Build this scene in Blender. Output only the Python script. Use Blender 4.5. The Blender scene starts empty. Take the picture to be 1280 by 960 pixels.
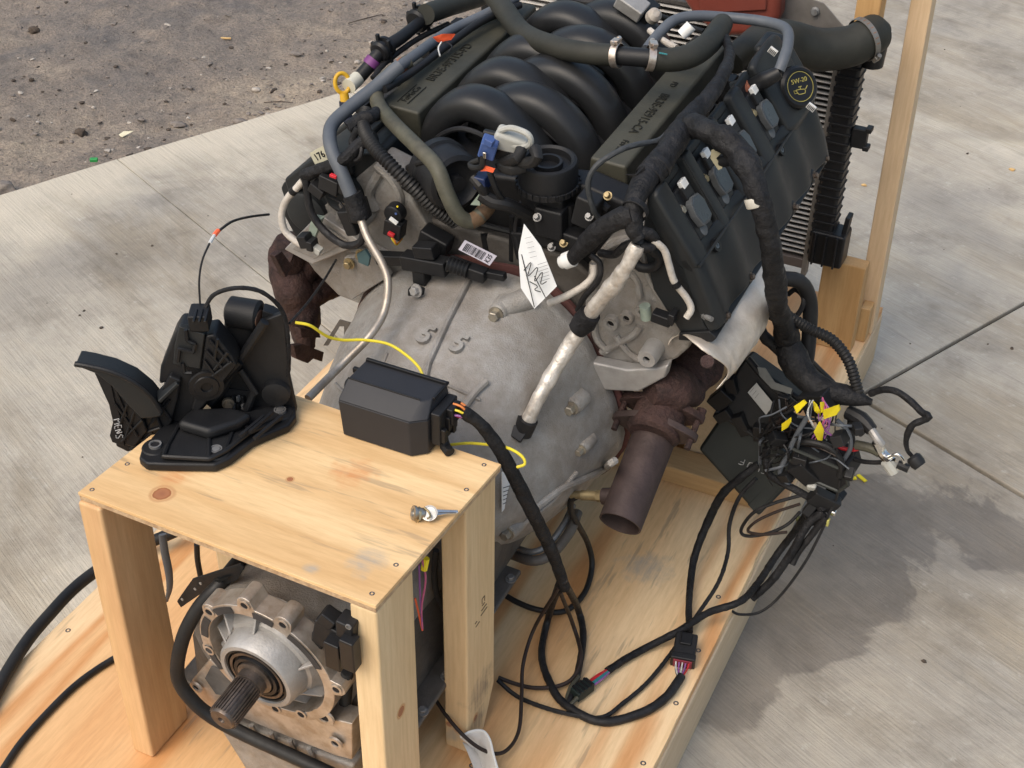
import bpy, bmesh, math, random
from mathutils import Vector, Matrix, Euler, noise
random.seed(7)
V = Vector
sc = bpy.context.scene
COL = sc.collection

# ------------------------------------------------------------------ camera, world, sun, exposure
cam_data = bpy.data.cameras.new('camera')
cam = bpy.data.objects.new('camera', cam_data); COL.objects.link(cam)
cam.location = (1.0926, -0.9915, 1.6895)
cam.rotation_euler = (0.9408, -0.0135, 0.4515)
cam_data.sensor_width = 36; cam_data.lens = 48.79
cam_data.clip_start = 0.02; cam_data.clip_end = 1000
sc.camera = cam
world = bpy.data.worlds.new('World'); sc.world = world; world.use_nodes = True
wn = world.node_tree.nodes; wl = world.node_tree.links
sky = wn.new('ShaderNodeTexSky'); sky.sky_type = 'NISHITA'; sky.sun_disc = False
sky.sun_elevation = math.radians(52); sky.sun_rotation = math.radians(200)
sky.air_density = 1.6; sky.dust_density = 5.0; sky.ozone_density = 1.2
wn['Background'].inputs[1].default_value = 0.15
wl.new(sky.outputs[0], wn['Background'].inputs[0])
sun_d = bpy.data.lights.new('sun', 'SUN'); sun = bpy.data.objects.new('sun', sun_d); COL.objects.link(sun)
sun_d.energy = 0.85; sun_d.angle = math.radians(45); sun_d.color = (1.0, 0.97, 0.93)
# light from the upper right behind the camera
sdir = V((math.sin(math.radians(200)) * math.cos(math.radians(52)), math.cos(math.radians(200)) * math.cos(math.radians(52)), math.sin(math.radians(52))))
sun.rotation_euler = (-sdir).to_track_quat('-Z', 'Y').to_euler()
sc.view_settings.view_transform = 'Standard'; sc.view_settings.look = 'None'
sc.view_settings.exposure = 0.40; sc.view_settings.gamma = 1.0

# ------------------------------------------------------------------ measuring helper: a picture point at a real depth -> place in the world
FPX = 1734.8; CR = cam.rotation_euler.to_matrix(); CC = V(cam.location)
def at(u, v, x=None, y=None, z=None):
    r = CR @ V(((u - 640) / FPX, -(v - 480) / FPX, -1.0))
    if x is not None: t = (x - CC.x) / r.x
    elif y is not None: t = (y - CC.y) / r.y
    else: t = (z - CC.z) / r.z
    return CC + r * t
def pth(pts, ax='y', default=None):
    out = []
    for p in pts:
        out.append(at(p[0], p[1], **{ax: (p[2] if len(p) > 2 else default)}))
    return out

# ------------------------------------------------------------------ materials
def _noise(nt, co, scale, detail=4, rough=0.6, dist=0.0):
    n = nt.nodes.new('ShaderNodeTexNoise'); n.inputs['Scale'].default_value = scale
    n.inputs['Detail'].default_value = detail; n.inputs['Roughness'].default_value = rough
    n.inputs['Distortion'].default_value = dist
    nt.links.new(co, n.inputs['Vector']); return n
def _ramp(nt, fac, stops):
    r = nt.nodes.new('ShaderNodeValToRGB'); nt.links.new(fac, r.inputs[0])
    el = r.color_ramp.elements
    while len(el) < len(stops): el.new(0.5)
    for e, (p, c) in zip(el, stops): e.position = p; e.color = (c[0], c[1], c[2], 1)
    return r
def _map(nt, sc_=(1, 1, 1), rot=(0, 0, 0), loc=(0, 0, 0), src='Object'):
    t = nt.nodes.new('ShaderNodeTexCoord'); m = nt.nodes.new('ShaderNodeMapping')
    m.inputs['Scale'].default_value = sc_; m.inputs['Rotation'].default_value = rot; m.inputs['Location'].default_value = loc
    nt.links.new(t.outputs[src], m.inputs[0]); return m.outputs[0]
def _mixc(nt, fac, a, b, mode='MIX'):
    m = nt.nodes.new('ShaderNodeMix'); m.data_type = 'RGBA'; m.blend_type = mode
    for inp, val in ((m.inputs[0], fac), (m.inputs[6], a), (m.inputs[7], b)):
        if hasattr(val, 'is_linked') or hasattr(val, 'links'): nt.links.new(val, inp)
        elif isinstance(val, (int, float)): inp.default_value = val
        else: inp.default_value = (val[0], val[1], val[2], 1)
    return m.outputs[2]
def _math(nt, op, a, b=0.0, clamp=False):
    m = nt.nodes.new('ShaderNodeMath'); m.operation = op; m.use_clamp = clamp
    for inp, val in ((m.inputs[0], a), (m.inputs[1], b)):
        if isinstance(val, (int, float)): inp.default_value = val
        else: nt.links.new(val, inp)
    return m.outputs[0]
def _bump(nt, h, strength, dist, bs):
    b = nt.nodes.new('ShaderNodeBump'); b.inputs['Strength'].default_value = strength; b.inputs['Distance'].default_value = dist
    nt.links.new(h, b.inputs['Height']); nt.links.new(b.outputs[0], bs.inputs['Normal'])
MATS = {}
def mat(name, c1, c2=None, rough=0.5, metal=0.0, scale=20, bump=0.1, bscale=120, rough2=None, dust=0.0, dustc=(0.25, 0.21, 0.17), thr=(0.4, 0.65), spec=0.42, bd=0.002):
    if name in MATS: return MATS[name]
    m = bpy.data.materials.new(name); m.use_nodes = True; nt = m.node_tree; bs = nt.nodes['Principled BSDF']
    c2 = c2 or tuple(x * 0.7 for x in c1)
    co = _map(nt)
    n = _noise(nt, co, scale, 6, 0.65)
    col = _ramp(nt, n.outputs[0], [(thr[0], c1), (thr[1], c2)]).outputs[0]
    if dust > 0:
        nd = _noise(nt, co, scale * 0.35, 8, 0.7, 0.5)
        f = _math(nt, 'MULTIPLY', _ramp(nt, nd.outputs[0], [(0.42, (0, 0, 0)), (0.72, (1, 1, 1))]).outputs[0], dust)
        col = _mixc(nt, f, col, dustc)
    nt.links.new(col, bs.inputs['Base Color'])
    bs.inputs['Metallic'].default_value = metal
    bs.inputs['Specular IOR Level'].default_value = spec * (0.68 if max(c1) < 0.03 and not metal else 1.0)
    r2 = rough2 if rough2 is not None else min(1, rough + 0.18)
    nr = _noise(nt, co, scale * 2.3, 5, 0.6)
    rr = _ramp(nt, nr.outputs[0], [(0.3, (rough,) * 3), (0.7, (r2,) * 3)])
    nt.links.new(rr.outputs[0], bs.inputs['Roughness'])
    if bump > 0:
        nb = _noise(nt, co, bscale, 4, 0.6)
        _bump(nt, nb.outputs[0], bump, bd, bs)
    MATS[name] = m; return m

def wood(name, axis='z', base=(0.66, 0.44, 0.235), dark=(0.44, 0.235, 0.10), pale=(0.78, 0.60, 0.38), figure=1.0, knots=(), stains=(), ring=30, seed=0.0, fine=1.0, contrast=0.45, dashes=0.0):
    m = bpy.data.materials.new(name); m.use_nodes = True; nt = m.node_tree; bs = nt.nodes['Principled BSDF']
    s = {'x': (0.10, 1, 1), 'y': (1, 0.10, 1), 'z': (1, 1, 0.07)}[axis]
    co = _map(nt, s, (0.02, 0.03, 0.02), (seed, seed * 1.7, seed * 0.6))
    # broad cathedral figure: bands of a stretched noise field
    nf = _noise(nt, co, 6.0 * figure, 2, 0.5, 0.4)
    w = nt.nodes.new('ShaderNodeMath'); w.operation = 'MULTIPLY'; w.inputs[1].default_value = ring; nt.links.new(nf.outputs[0], w.inputs[0])
    sn = _math(nt, 'SINE', w.outputs[0]); sn = _math(nt, 'MULTIPLY_ADD', sn, 0.5); nt.nodes[-1].inputs[2].default_value = 0.5
    sn = _math(nt, 'POWER', sn, 1.7)
    nb = _noise(nt, co, 3.0, 3, 0.6, 0.2)
    c = _ramp(nt, nb.outputs[0], [(0.34, pale), (0.52, base), (0.72, tuple(0.5 * (a + b) for a, b in zip(base, dark)))]).outputs[0]
    c = _mixc(nt, _math(nt, 'MULTIPLY', sn, contrast), c, dark)
    ng = _noise(nt, co, 160 * fine, 4, 0.7)
    g = _ramp(nt, ng.outputs[0], [(0.35, (0.80, 0.76, 0.70)), (0.62, (1, 1, 1))]).outputs[0]
    c = _mixc(nt, 0.6, c, _mixc(nt, 1.0, c, g, 'MULTIPLY'))
    if dashes:
        d1 = _noise(nt, co, 75, 3, 0.6); d2 = _noise(nt, co, 5, 3, 0.5)
        fd_ = _math(nt, 'MULTIPLY', _ramp(nt, d1.outputs[0], [(0.58, (0, 0, 0)), (0.66, (1, 1, 1))]).outputs[0], _ramp(nt, d2.outputs[0], [(0.5, (0, 0, 0)), (0.6, (1, 1, 1))]).outputs[0])
        c = _mixc(nt, _math(nt, 'MULTIPLY', fd_, dashes), c, (0.22, 0.17, 0.12))
    t = nt.nodes.new('ShaderNodeTexCoord')
    nk = _noise(nt, t.outputs['Object'], 45, 3, 0.6)
    for (kx, ky, kz, kr, kind) in list(knots) + list(stains):
        sub = nt.nodes.new('ShaderNodeVectorMath'); sub.operation = 'SUBTRACT'; nt.links.new(t.outputs['Object'], sub.inputs[0]); sub.inputs[1].default_value = (kx, ky, kz)
        ln = nt.nodes.new('ShaderNodeVectorMath'); ln.operation = 'LENGTH'; nt.links.new(sub.outputs[0], ln.inputs[0])
        d = _math(nt, 'ADD', ln.outputs['Value'], _math(nt, 'MULTIPLY', _math(nt, 'SUBTRACT', nk.outputs[0], 0.5), kr * (0.5 if kind == 'k' else 1.6)))
        d = _math(nt, 'DIVIDE', d, kr)
        if kind == 'k':
            f = _ramp(nt, d, [(0.0, (0.30, 0.12, 0.06)), (0.5, (0.36, 0.15, 0.07)), (0.66, (0.28, 0.10, 0.04)), (0.74, (0.60, 0.36, 0.17)), (1.0, (0.42, 0.20, 0.08))])
            k = _ramp(nt, _math(nt, 'DIVIDE', d, 1.5), [(0.55, (1, 1, 1)), (0.75, (0, 0, 0))])
            c = _mixc(nt, k.outputs[0], c, f.outputs[0])
        else:
            k = _ramp(nt, d, [(0.3, (0.8, 0.8, 0.8)), (1.0, (0, 0, 0))])
            sc3 = {'d': (0.13, 0.11, 0.095), 'o': (0.62, 0.27, 0.10), 'g': (0.38, 0.34, 0.28)}[kind]
            kk = _math(nt, 'MULTIPLY', k.outputs[0], _ramp(nt, ng.outputs[0], [(0.35, (1, 1, 1)), (0.65, (0.35, 0.35, 0.35))]).outputs[0])
            c = _mixc(nt, kk, c, sc3)
    nt.links.new(c, bs.inputs['Base Color'])
    bs.inputs['Roughness'].default_value = 0.62; bs.inputs['Specular IOR Level'].default_value = 0.3
    hb = _math(nt, 'ADD', _math(nt, 'MULTIPLY', sn, 0.6), ng.outputs[0])
    _bump(nt, hb, 0.25, 0.0012, bs)
    return m

BLK = mat('black_plastic', (0.008, 0.0085, 0.010), (0.014, 0.0145, 0.016), 0.40, 0, 8, 0.15, 500, 0.55, 0.18, (0.045, 0.041, 0.037))
BLKG = mat('glossy_black_plastic', (0.007, 0.0075, 0.009), (0.012, 0.0125, 0.014), 0.33, 0, 8, 0.05, 300, 0.45, 0.12, (0.05, 0.045, 0.04))
COVER = mat('satin_cover_plastic', (0.0135, 0.0155, 0.017), (0.019, 0.021, 0.0225), 0.42, 0, 6, 0.12, 700, 0.55, 0.3, (0.045, 0.041, 0.035))
RUN = mat('satin_runner_plastic', (0.012, 0.013, 0.0145), (0.018, 0.019, 0.021), 0.30, 0, 7, 0.10, 600, 0.44, 0.35, (0.04, 0.037, 0.032))
RUBBER = mat('black_rubber', (0.010, 0.010, 0.011), (0.018, 0.0175, 0.017), 0.42, 0, 14, 0.12, 300, 0.62, 0.22, (0.06, 0.055, 0.048))
OLIVE = mat('dusty_olive_rubber', (0.018, 0.019, 0.016), (0.030, 0.030, 0.025), 0.5, 0, 9, 0.12, 260, 0.7, 0.35, (0.060, 0.056, 0.045))
RAILM = mat('dusty_olive_plastic', (0.030, 0.030, 0.022), (0.046, 0.045, 0.033), 0.5, 0, 11, 0.15, 300, 0.7, 0.5, (0.095, 0.088, 0.064))
TAN = mat('weathered_tan_hose', (0.066, 0.065, 0.045), (0.040, 0.038, 0.027), 0.5, 0, 25, 0.15, 260, 0.7, 0.4, (0.2, 0.18, 0.13))
GREYH = mat('grey_blue_hose', (0.075, 0.085, 0.10), (0.10, 0.11, 0.125), 0.45, 0, 18, 0.1, 300, 0.6)
TAPE = mat('black_cloth_tape', (0.007, 0.007, 0.008), (0.016, 0.016, 0.018), 0.45, 0, 40, 1.0, 75, 0.8, 0.12, (0.05, 0.048, 0.045), spec=0.35, bd=0.005)
WIRE = mat('black_wire_sheath', (0.009, 0.009, 0.010), (0.02, 0.019, 0.02), 0.4, 0, 60, 0.3, 180, 0.65)
WIREB = mat('brown_black_sheath', (0.022, 0.014, 0.011), (0.03, 0.02, 0.017), 0.45, 0, 60, 0.25, 180, 0.65)
CAST = mat('dusty_cast_aluminium', (0.33, 0.318, 0.30), (0.255, 0.238, 0.217), 0.48, 0.35, 30, 0.7, 420, 0.75, 0.75, (0.185, 0.152, 0.122))
CASTD = mat('dark_cast_aluminium', (0.13, 0.12, 0.11), (0.075, 0.066, 0.058), 0.5, 0.35, 14, 0.5, 220, 0.75, 0.7, (0.10, 0.085, 0.07))
CASTL = mat('bright_cast_aluminium', (0.42, 0.41, 0.40), (0.29, 0.28, 0.265), 0.46, 0.4, 14, 0.3, 300, 0.55, 0.35, (0.24, 0.21, 0.18))
MACH = mat('machined_aluminium', (0.52, 0.47, 0.42), (0.36, 0.30, 0.24), 0.3, 0.7, 40, 0.15, 300, 0.5)
STEEL = mat('plain_steel', (0.24, 0.24, 0.24), (0.15, 0.145, 0.14), 0.5, 0.5, 60, 0.1, 300, 0.5)
DSTEEL = mat('dark_oiled_steel', (0.16, 0.13, 0.11), (0.075, 0.06, 0.05), 0.32, 0.75, 40, 0.2, 300, 0.5)
CHROME = mat('polished_metal', (0.72, 0.70, 0.66), (0.55, 0.53, 0.49), 0.16, 1.0, 60, 0.05, 300, 0.28)
BRASS = mat('yellow_zinc', (0.34, 0.27, 0.15), (0.22, 0.17, 0.09), 0.45, 0.6, 60, 0.1, 300, 0.5)
RUST = mat('brown_rusty_iron', (0.052, 0.029, 0.027), (0.018, 0.012, 0.012), 0.6, 0.2, 38, 1.0, 130, 0.9, 0.6, (0.10, 0.058, 0.045), spec=0.3, bd=0.004)
PIPE = mat('purple_brown_steel', (0.058, 0.040, 0.038), (0.032, 0.022, 0.021), 0.5, 0.4, 16, 0.3, 220, 0.7, 0.5, (0.12, 0.085, 0.075))
SHIELD = mat('pale_heat_shield', (0.66, 0.61, 0.54), (0.50, 0.44, 0.37), 0.40, 0.4, 14, 0.8, 50, 0.62, 0.5, (0.33, 0.25, 0.19))
FOIL = mat('silver_foil_tape', (0.62, 0.58, 0.53), (0.42, 0.38, 0.33), 0.34, 0.55, 60, 0.9, 110, 0.6, 0.2, (0.30, 0.25, 0.2))
PALEH = mat('pale_cloth_sleeve', (0.55, 0.51, 0.46), (0.40, 0.36, 0.31), 0.55, 0.1, 50, 0.4, 200, 0.75)
TUBEM = mat('brushed_tube_metal', (0.42, 0.375, 0.32), (0.28, 0.235, 0.19), 0.4, 0.6, 30, 0.1, 300, 0.45)
WHITE = mat('white_plastic', (0.72, 0.72, 0.70), (0.62, 0.61, 0.58), 0.4, 0, 20, 0.05)
PAPER = mat('white_paper', (0.74, 0.75, 0.75), (0.68, 0.69, 0.69), 0.8, 0, 20, 0.05)
LAB = mat('grey_label_paper', (0.42, 0.42, 0.40), (0.36, 0.36, 0.34), 0.6, 0, 20, 0.02)
BEIGE = mat('beige_label_paper', (0.52, 0.50, 0.38), (0.46, 0.44, 0.33), 0.6, 0, 20, 0.02)
INK = mat('black_ink', (0.012, 0.012, 0.014), None, 0.7, 0, 20, 0)
CHALK = mat('silver_marker', (0.42, 0.42, 0.42), (0.2, 0.2, 0.2), 0.6, 0, 260, 0)
YEL = mat('yellow_plastic', (0.78, 0.62, 0.02), (0.70, 0.54, 0.02), 0.4, 0, 20, 0.03)
YTAPE = mat('yellow_tape', (0.85, 0.70, 0.02), (0.78, 0.62, 0.02), 0.45, 0, 20, 0.03)
YWIRE = mat('yellow_wire_sheath', (0.70, 0.58, 0.03), (0.60, 0.48, 0.03), 0.4, 0, 20, 0.03)
DIP = mat('amber_yellow_plastic', (0.62, 0.36, 0.02), (0.50, 0.28, 0.02), 0.35, 0, 40, 0.05)
BLUE = mat('blue_plastic', (0.055, 0.10, 0.27), (0.04, 0.075, 0.21), 0.38, 0, 20, 0.03)
DBLUE = mat('dark_blue_plastic', (0.012, 0.025, 0.085), None, 0.38, 0, 20, 0.03)
ORNG = mat('orange_tape', (0.85, 0.14, 0.05), (0.75, 0.11, 0.04), 0.5, 0, 20, 0.03)
RED = mat('red_plastic', (0.55, 0.02, 0.03), None, 0.35, 0, 20, 0.03)
REDBR = mat('brick_red_plastic', (0.19, 0.042, 0.028), (0.15, 0.033, 0.022), 0.42, 0, 6, 0.1, 200, 0.55, 0.3, (0.14, 0.06, 0.045))
PURP = mat('purple_plastic', (0.16, 0.04, 0.17), None, 0.45, 0, 20, 0.03)
PURW = mat('purple_wire', (0.28, 0.10, 0.32), None, 0.45, 0, 20, 0.03)
PINKW = mat('pink_wire', (0.55, 0.12, 0.25), None, 0.45, 0, 20, 0.03)
ORW = mat('orange_wire', (0.75, 0.22, 0.04), None, 0.45, 0, 20, 0.03)
WHW = mat('white_wire', (0.6, 0.6, 0.58), None, 0.45, 0, 20, 0.03)
TEALW = mat('teal_wire', (0.04, 0.22, 0.24), None, 0.45, 0, 20, 0.03)
GREENP = mat('green_plastic', (0.03, 0.30, 0.07), None, 0.4, 0, 20, 0.03)
GREENG = mat('pale_green_plastic', (0.30, 0.36, 0.30), None, 0.45, 0, 20, 0.05)
GREYP = mat('light_grey_plastic', (0.40, 0.40, 0.37), (0.33, 0.33, 0.30), 0.4, 0, 30, 0.05)
GLASSY = mat('blue_grey_cap_plastic', (0.042, 0.055, 0.070), (0.032, 0.042, 0.054), 0.25, 0, 20, 0.03, 300, 0.35)
FINM = mat('radiator_fin_dark', (0.075, 0.07, 0.066), (0.045, 0.042, 0.04), 0.6, 0.3, 60, 0.6, 400)
RTUBE = mat('radiator_tube_metal', (0.78, 0.76, 0.73), (0.66, 0.64, 0.61), 0.4, 0.4, 30, 0.1)
ALUP = mat('grey_sheet_metal', (0.24, 0.225, 0.21), (0.18, 0.165, 0.15), 0.4, 0.5, 14, 0.1)
STONE = mat('grey_brown_stone', (0.22, 0.19, 0.165), (0.12, 0.10, 0.085), 0.85, 0, 60, 0.5, 200, 0.95)
PALES = mat('pale_stone', (0.42, 0.38, 0.33), (0.30, 0.26, 0.22), 0.85, 0, 60, 0.4, 200, 0.95)
CLOD = mat('dark_earth_clod', (0.085, 0.065, 0.05), (0.045, 0.035, 0.028), 0.95, 0, 60, 0.9, 120, 1.0)
CHIP = mat('pale_wood_chip', (0.62, 0.42, 0.19), (0.48, 0.30, 0.12), 0.8, 0, 60, 0.3)
CREAM = mat('cream_card', (0.66, 0.62, 0.45), (0.52, 0.47, 0.33), 0.8, 0, 60, 0.2)
TRANSL = mat('milky_plastic', (0.62, 0.60, 0.57), (0.52, 0.49, 0.45), 0.35, 0, 20, 0.1)

# ------------------------------------------------------------------ object helpers
def link(o): COL.objects.link(o); return o
def thing(name, label, cat, loc=(0, 0, 0), rz=0.0, group=None):
    o = bpy.data.objects.new(name, None); link(o); o.location = loc; o.rotation_euler = (0, 0, rz)
    o.empty_display_size = 0.05
    o['label'] = label; o['category'] = cat
    if group: o['group'] = group
    return o
def wm(o):
    m = Matrix.Translation(o.location) @ o.rotation_euler.to_matrix().to_4x4()
    return wm(o.parent) @ m if o.parent else m
def obj(name, bm, m, parent=None, bev=0.0, smooth=True, ang=35, label=None, seg=2, org=None):
    """links a bmesh given in world coordinates as one mesh object (child of parent)."""
    bmesh.ops.recalc_face_normals(bm, faces=bm.faces)
    me = bpy.data.meshes.new(name)
    o = bpy.data.objects.new(name, me)
    if parent is not None:
        bm.transform(wm(parent).inverted()); o.parent = parent
    elif org is not None:
        bm.transform(Matrix.Translation(-V(org))); o.location = org
    bm.to_mesh(me); bm.free(); me.materials.append(m); link(o)
    if smooth:
        for p in me.polygons: p.use_smooth = True
        me.set_sharp_from_angle(angle=math.radians(ang))
    if bev > 0:
        b = o.modifiers.new('bevel', 'BEVEL'); b.width = bev; b.segments = seg; b.limit_method = 'ANGLE'; b.angle_limit = math.radians(38)
        b.harden_normals = True
    if label: o['label'] = label
    return o
def solo(name, bm, m, label, cat, group=None, org=None, **k):
    if org is None:
        vs = [v.co for v in bm.verts]; org = (sum(v.x for v in vs) / len(vs), sum(v.y for v in vs) / len(vs), min(v.z for v in vs))
    o = obj(name, bm, m, None, org=org, **k); o['label'] = label; o['category'] = cat
    if group: o['group'] = group
    return o
def copy_part(o, parent, loc=None, rot=None):
    c = o.copy(); link(c); c.parent = parent
    if loc is not None: c.location = loc
    if rot is not None: c.rotation_euler = rot
    return c
def B(): return bmesh.new()
def box(bm, c, s, R=None):
    r = bmesh.ops.create_cube(bm, size=1.0)
    M = Matrix.Translation(V(c)) @ ((R.to_4x4() if R else Matrix())) @ Matrix.Diagonal((s[0], s[1], s[2], 1))
    bmesh.ops.transform(bm, matrix=M, verts=r['verts']); return bm
def boxm(c, s, R=None): return box(B(), c, s, R)
def prism(bm, pts, vec):
    """polygon extruded along vec"""
    a = [bm.verts.new(V(p)) for p in pts]; b = [bm.verts.new(V(p) + V(vec)) for p in pts]; n = len(pts)
    bm.faces.new(a); bm.faces.new(list(reversed(b)))
    for i in range(n): bm.faces.new((a[i], b[i], b[(i + 1) % n], a[(i + 1) % n]))
    return bm
def frame(axis, ref=(0, 0, 1)):
    w = V(axis).normalized(); r = V(ref)
    if abs(w.dot(r)) > 0.95: r = V((1, 0, 0))
    u = r.cross(w).normalized(); v = w.cross(u)
    return u, v, w
def lathe(bm, o, axis, prof, seg=32, ref=(0, 0, 1), a0=0, a1=360, cap=True):
    """prof: (distance along the axis, radius) pairs"""
    u, v, w = frame(axis, ref); o = V(o); rings = []
    full = abs(a1 - a0) >= 360; n = seg if full else seg + 1
    for d, r in prof:
        rings.append([bm.verts.new(o + w * d + (u * math.cos(math.radians(a0 + (a1 - a0) * i / seg)) + v * math.sin(math.radians(a0 + (a1 - a0) * i / seg))) * max(r, 1e-5)) for i in range(n)])
    for a, b in zip(rings, rings[1:]):
        for i in range(n if full else n - 1):
            j = (i + 1) % n; bm.faces.new((a[i], a[j], b[j], b[i]))
    if cap and full:
        bm.faces.new(list(reversed(rings[0]))); bm.faces.new(rings[-1])
    return bm
def catmull(P, n=10, closed=False):
    out = []; m = len(P)
    if m == 2: return [P[0].lerp(P[1], i / n) for i in range(n + 1)]
    for i in range(m - 1):
        p0 = P[max(i - 1, 0)]; p1 = P[i]; p2 = P[i + 1]; p3 = P[min(i + 2, m - 1)]
        if i == 0: p0 = p1 + (p1 - p2)
        if i == m - 2: p3 = p2 + (p2 - p1)
        for k in range(n):
            t = k / n
            out.append(0.5 * ((2 * p1) + (-p0 + p2) * t + (2 * p0 - 5 * p1 + 4 * p2 - p3) * t * t + (-p0 + 3 * p1 - 3 * p2 + p3) * t ** 3))
    out.append(P[-1].copy()); return out
def resample(pts, ds):
    L = [0.0]
    for a, b in zip(pts, pts[1:]): L.append(L[-1] + (b - a).length)
    n = max(2, int(L[-1] / ds)); out = []; j = 0
    for i in range(n + 1):
        s = L[-1] * i / n
        while j < len(L) - 2 and L[j + 1] < s: j += 1
        t = (s - L[j]) / max(L[j + 1] - L[j], 1e-9); out.append((pts[j].lerp(pts[j + 1], t), s, s / L[-1]))
    return out
def tube(bm, pts, r, seg=10, ds=None, smooth=True, rough=0.0, ripple=None, flat=1.0, cap=True, seed=0):
    """round tube through world points; r number or list per point; ripple=(pitch, depth)"""
    P = [V(p) for p in pts]
    rmax = max(r) if isinstance(r, (list, tuple)) else r
    path = catmull(P, 12) if smooth else P
    if ds is None: ds = max(rmax * 0.9, 0.003)
    if ripple: ds = ripple[0] / 5
    S = resample(path, ds); n = len(S)
    rr = []
    for p, s, t in S:
        if isinstance(r, (list, tuple)):
            k = t * (len(r) - 1); i = min(int(k), len(r) - 2); q = r[i] + (r[i + 1] - r[i]) * (k - i)
        else: q = r
        if rough: q *= 1 + rough * (noise.noise(V((s / rmax * 0.55 + seed * 3.1, seed, 0))) * 1.3 + 0.5 * noise.noise(V((s / rmax * 1.7, seed, 5))))
        if ripple: q += ripple[1] * (0.5 + 0.5 * math.sin(s / ripple[0] * 2 * math.pi)) - ripple[1]
        rr.append(q)
    T = [(S[min(i + 1, n - 1)][0] - S[max(i - 1, 0)][0]).normalized() for i in range(n)]
    u = T[0].orthogonal().normalized(); rings = []
    for i in range(n):
        u = (u - T[i] * u.dot(T[i])).normalized(); v = T[i].cross(u)
        ring = []
        for k in range(seg):
            a = 2 * math.pi * k / seg; q = rr[i]
            if rough: q *= 1 + rough * 0.6 * noise.noise(V((S[i][1] / rmax, math.cos(a) * 1.5 + seed, math.sin(a) * 1.5)))
            ring.append(bm.verts.new(S[i][0] + u * math.cos(a) * q + v * math.sin(a) * q * flat))
        rings.append(ring)
    for a, b in zip(rings, rings[1:]):
        for k in range(seg): bm.faces.new((a[k], a[(k + 1) % seg], b[(k + 1) % seg], b[k]))
    if cap: bm.faces.new(list(reversed(rings[0]))); bm.faces.new(rings[-1])
    return bm
def tb(pts, r, **k): return tube(B(), pts, r, **k)
def blob(bm, c, r, sub=2, amp=0.25, sq=(1, 1, 1), seed=0.0, fr=1.2):
    g = bmesh.ops.create_icosphere(bm, subdivisions=sub, radius=1.0)
    for v in g['verts']:
        n = v.co.normalized(); k = 1 + amp * noise.noise(n * fr + V((seed, seed * 2, 0))) + amp * 0.5 * noise.noise(n * fr * 3 + V((seed, 0, seed)))
        v.co = V((n.x * sq[0] * r * k, n.y * sq[1] * r * k, n.z * sq[2] * r * k)) + V(c)
    return bm
def hexbolt(bm, p, axis, r, h, washer=True):
    u, v, w = frame(axis)
    if washer: lathe(bm, p, axis, [(0, r * 1.45), (h * 0.22, r * 1.45)], 14)
    lathe(bm, V(p) + w * h * 0.22, axis, [(0, r), (h * 0.7, r), (h * 0.8, r * 0.85)], 6)
    return bm
def frm(u, v):
    """rotation matrix whose columns are u, v, u x v"""
    u = V(u).normalized(); v = V(v); v = (v - u * v.dot(u)).normalized(); w = u.cross(v)
    return Matrix((u, v, w)).transposed()
def text(s, size, o, u, v, m, parent, name='lettering', ext=0.0004, center=True, bold=0.0):
    cu = bpy.data.curves.new('t', 'FONT'); cu.body = s; cu.size = size; cu.extrude = ext; cu.offset = bold
    cu.resolution_u = 3
    if center: cu.align_x = 'CENTER'; cu.align_y = 'CENTER'
    t = bpy.data.objects.new('t', cu); link(t)
    dg = bpy.context.evaluated_depsgraph_get(); dg.update()
    me = bpy.data.meshes.new_from_object(t.evaluated_get(dg)); bpy.data.objects.remove(t); bpy.data.curves.remove(cu)
    bm = B(); bm.from_mesh(me); bpy.data.meshes.remove(me)
    bm.transform(Matrix.Translation(V(o)) @ frm(u, v).to_4x4())
    return obj(name, bm, m, parent, smooth=False)
def strokes(lines, o, u, v, r, m, parent, name='handwriting', sx=1.0, sy=1.0):
    """pen strokes lying on a plane, each line a list of (x, y)"""
    bm = B(); u = V(u).normalized(); v = V(v).normalized()
    for l in lines: tube(bm, [V(o) + u * (x * sx) + v * (y * sy) for x, y in l], r, seg=5, ds=0.004, smooth=False, flat=1.0)
    return obj(name, bm, m, parent)

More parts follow.
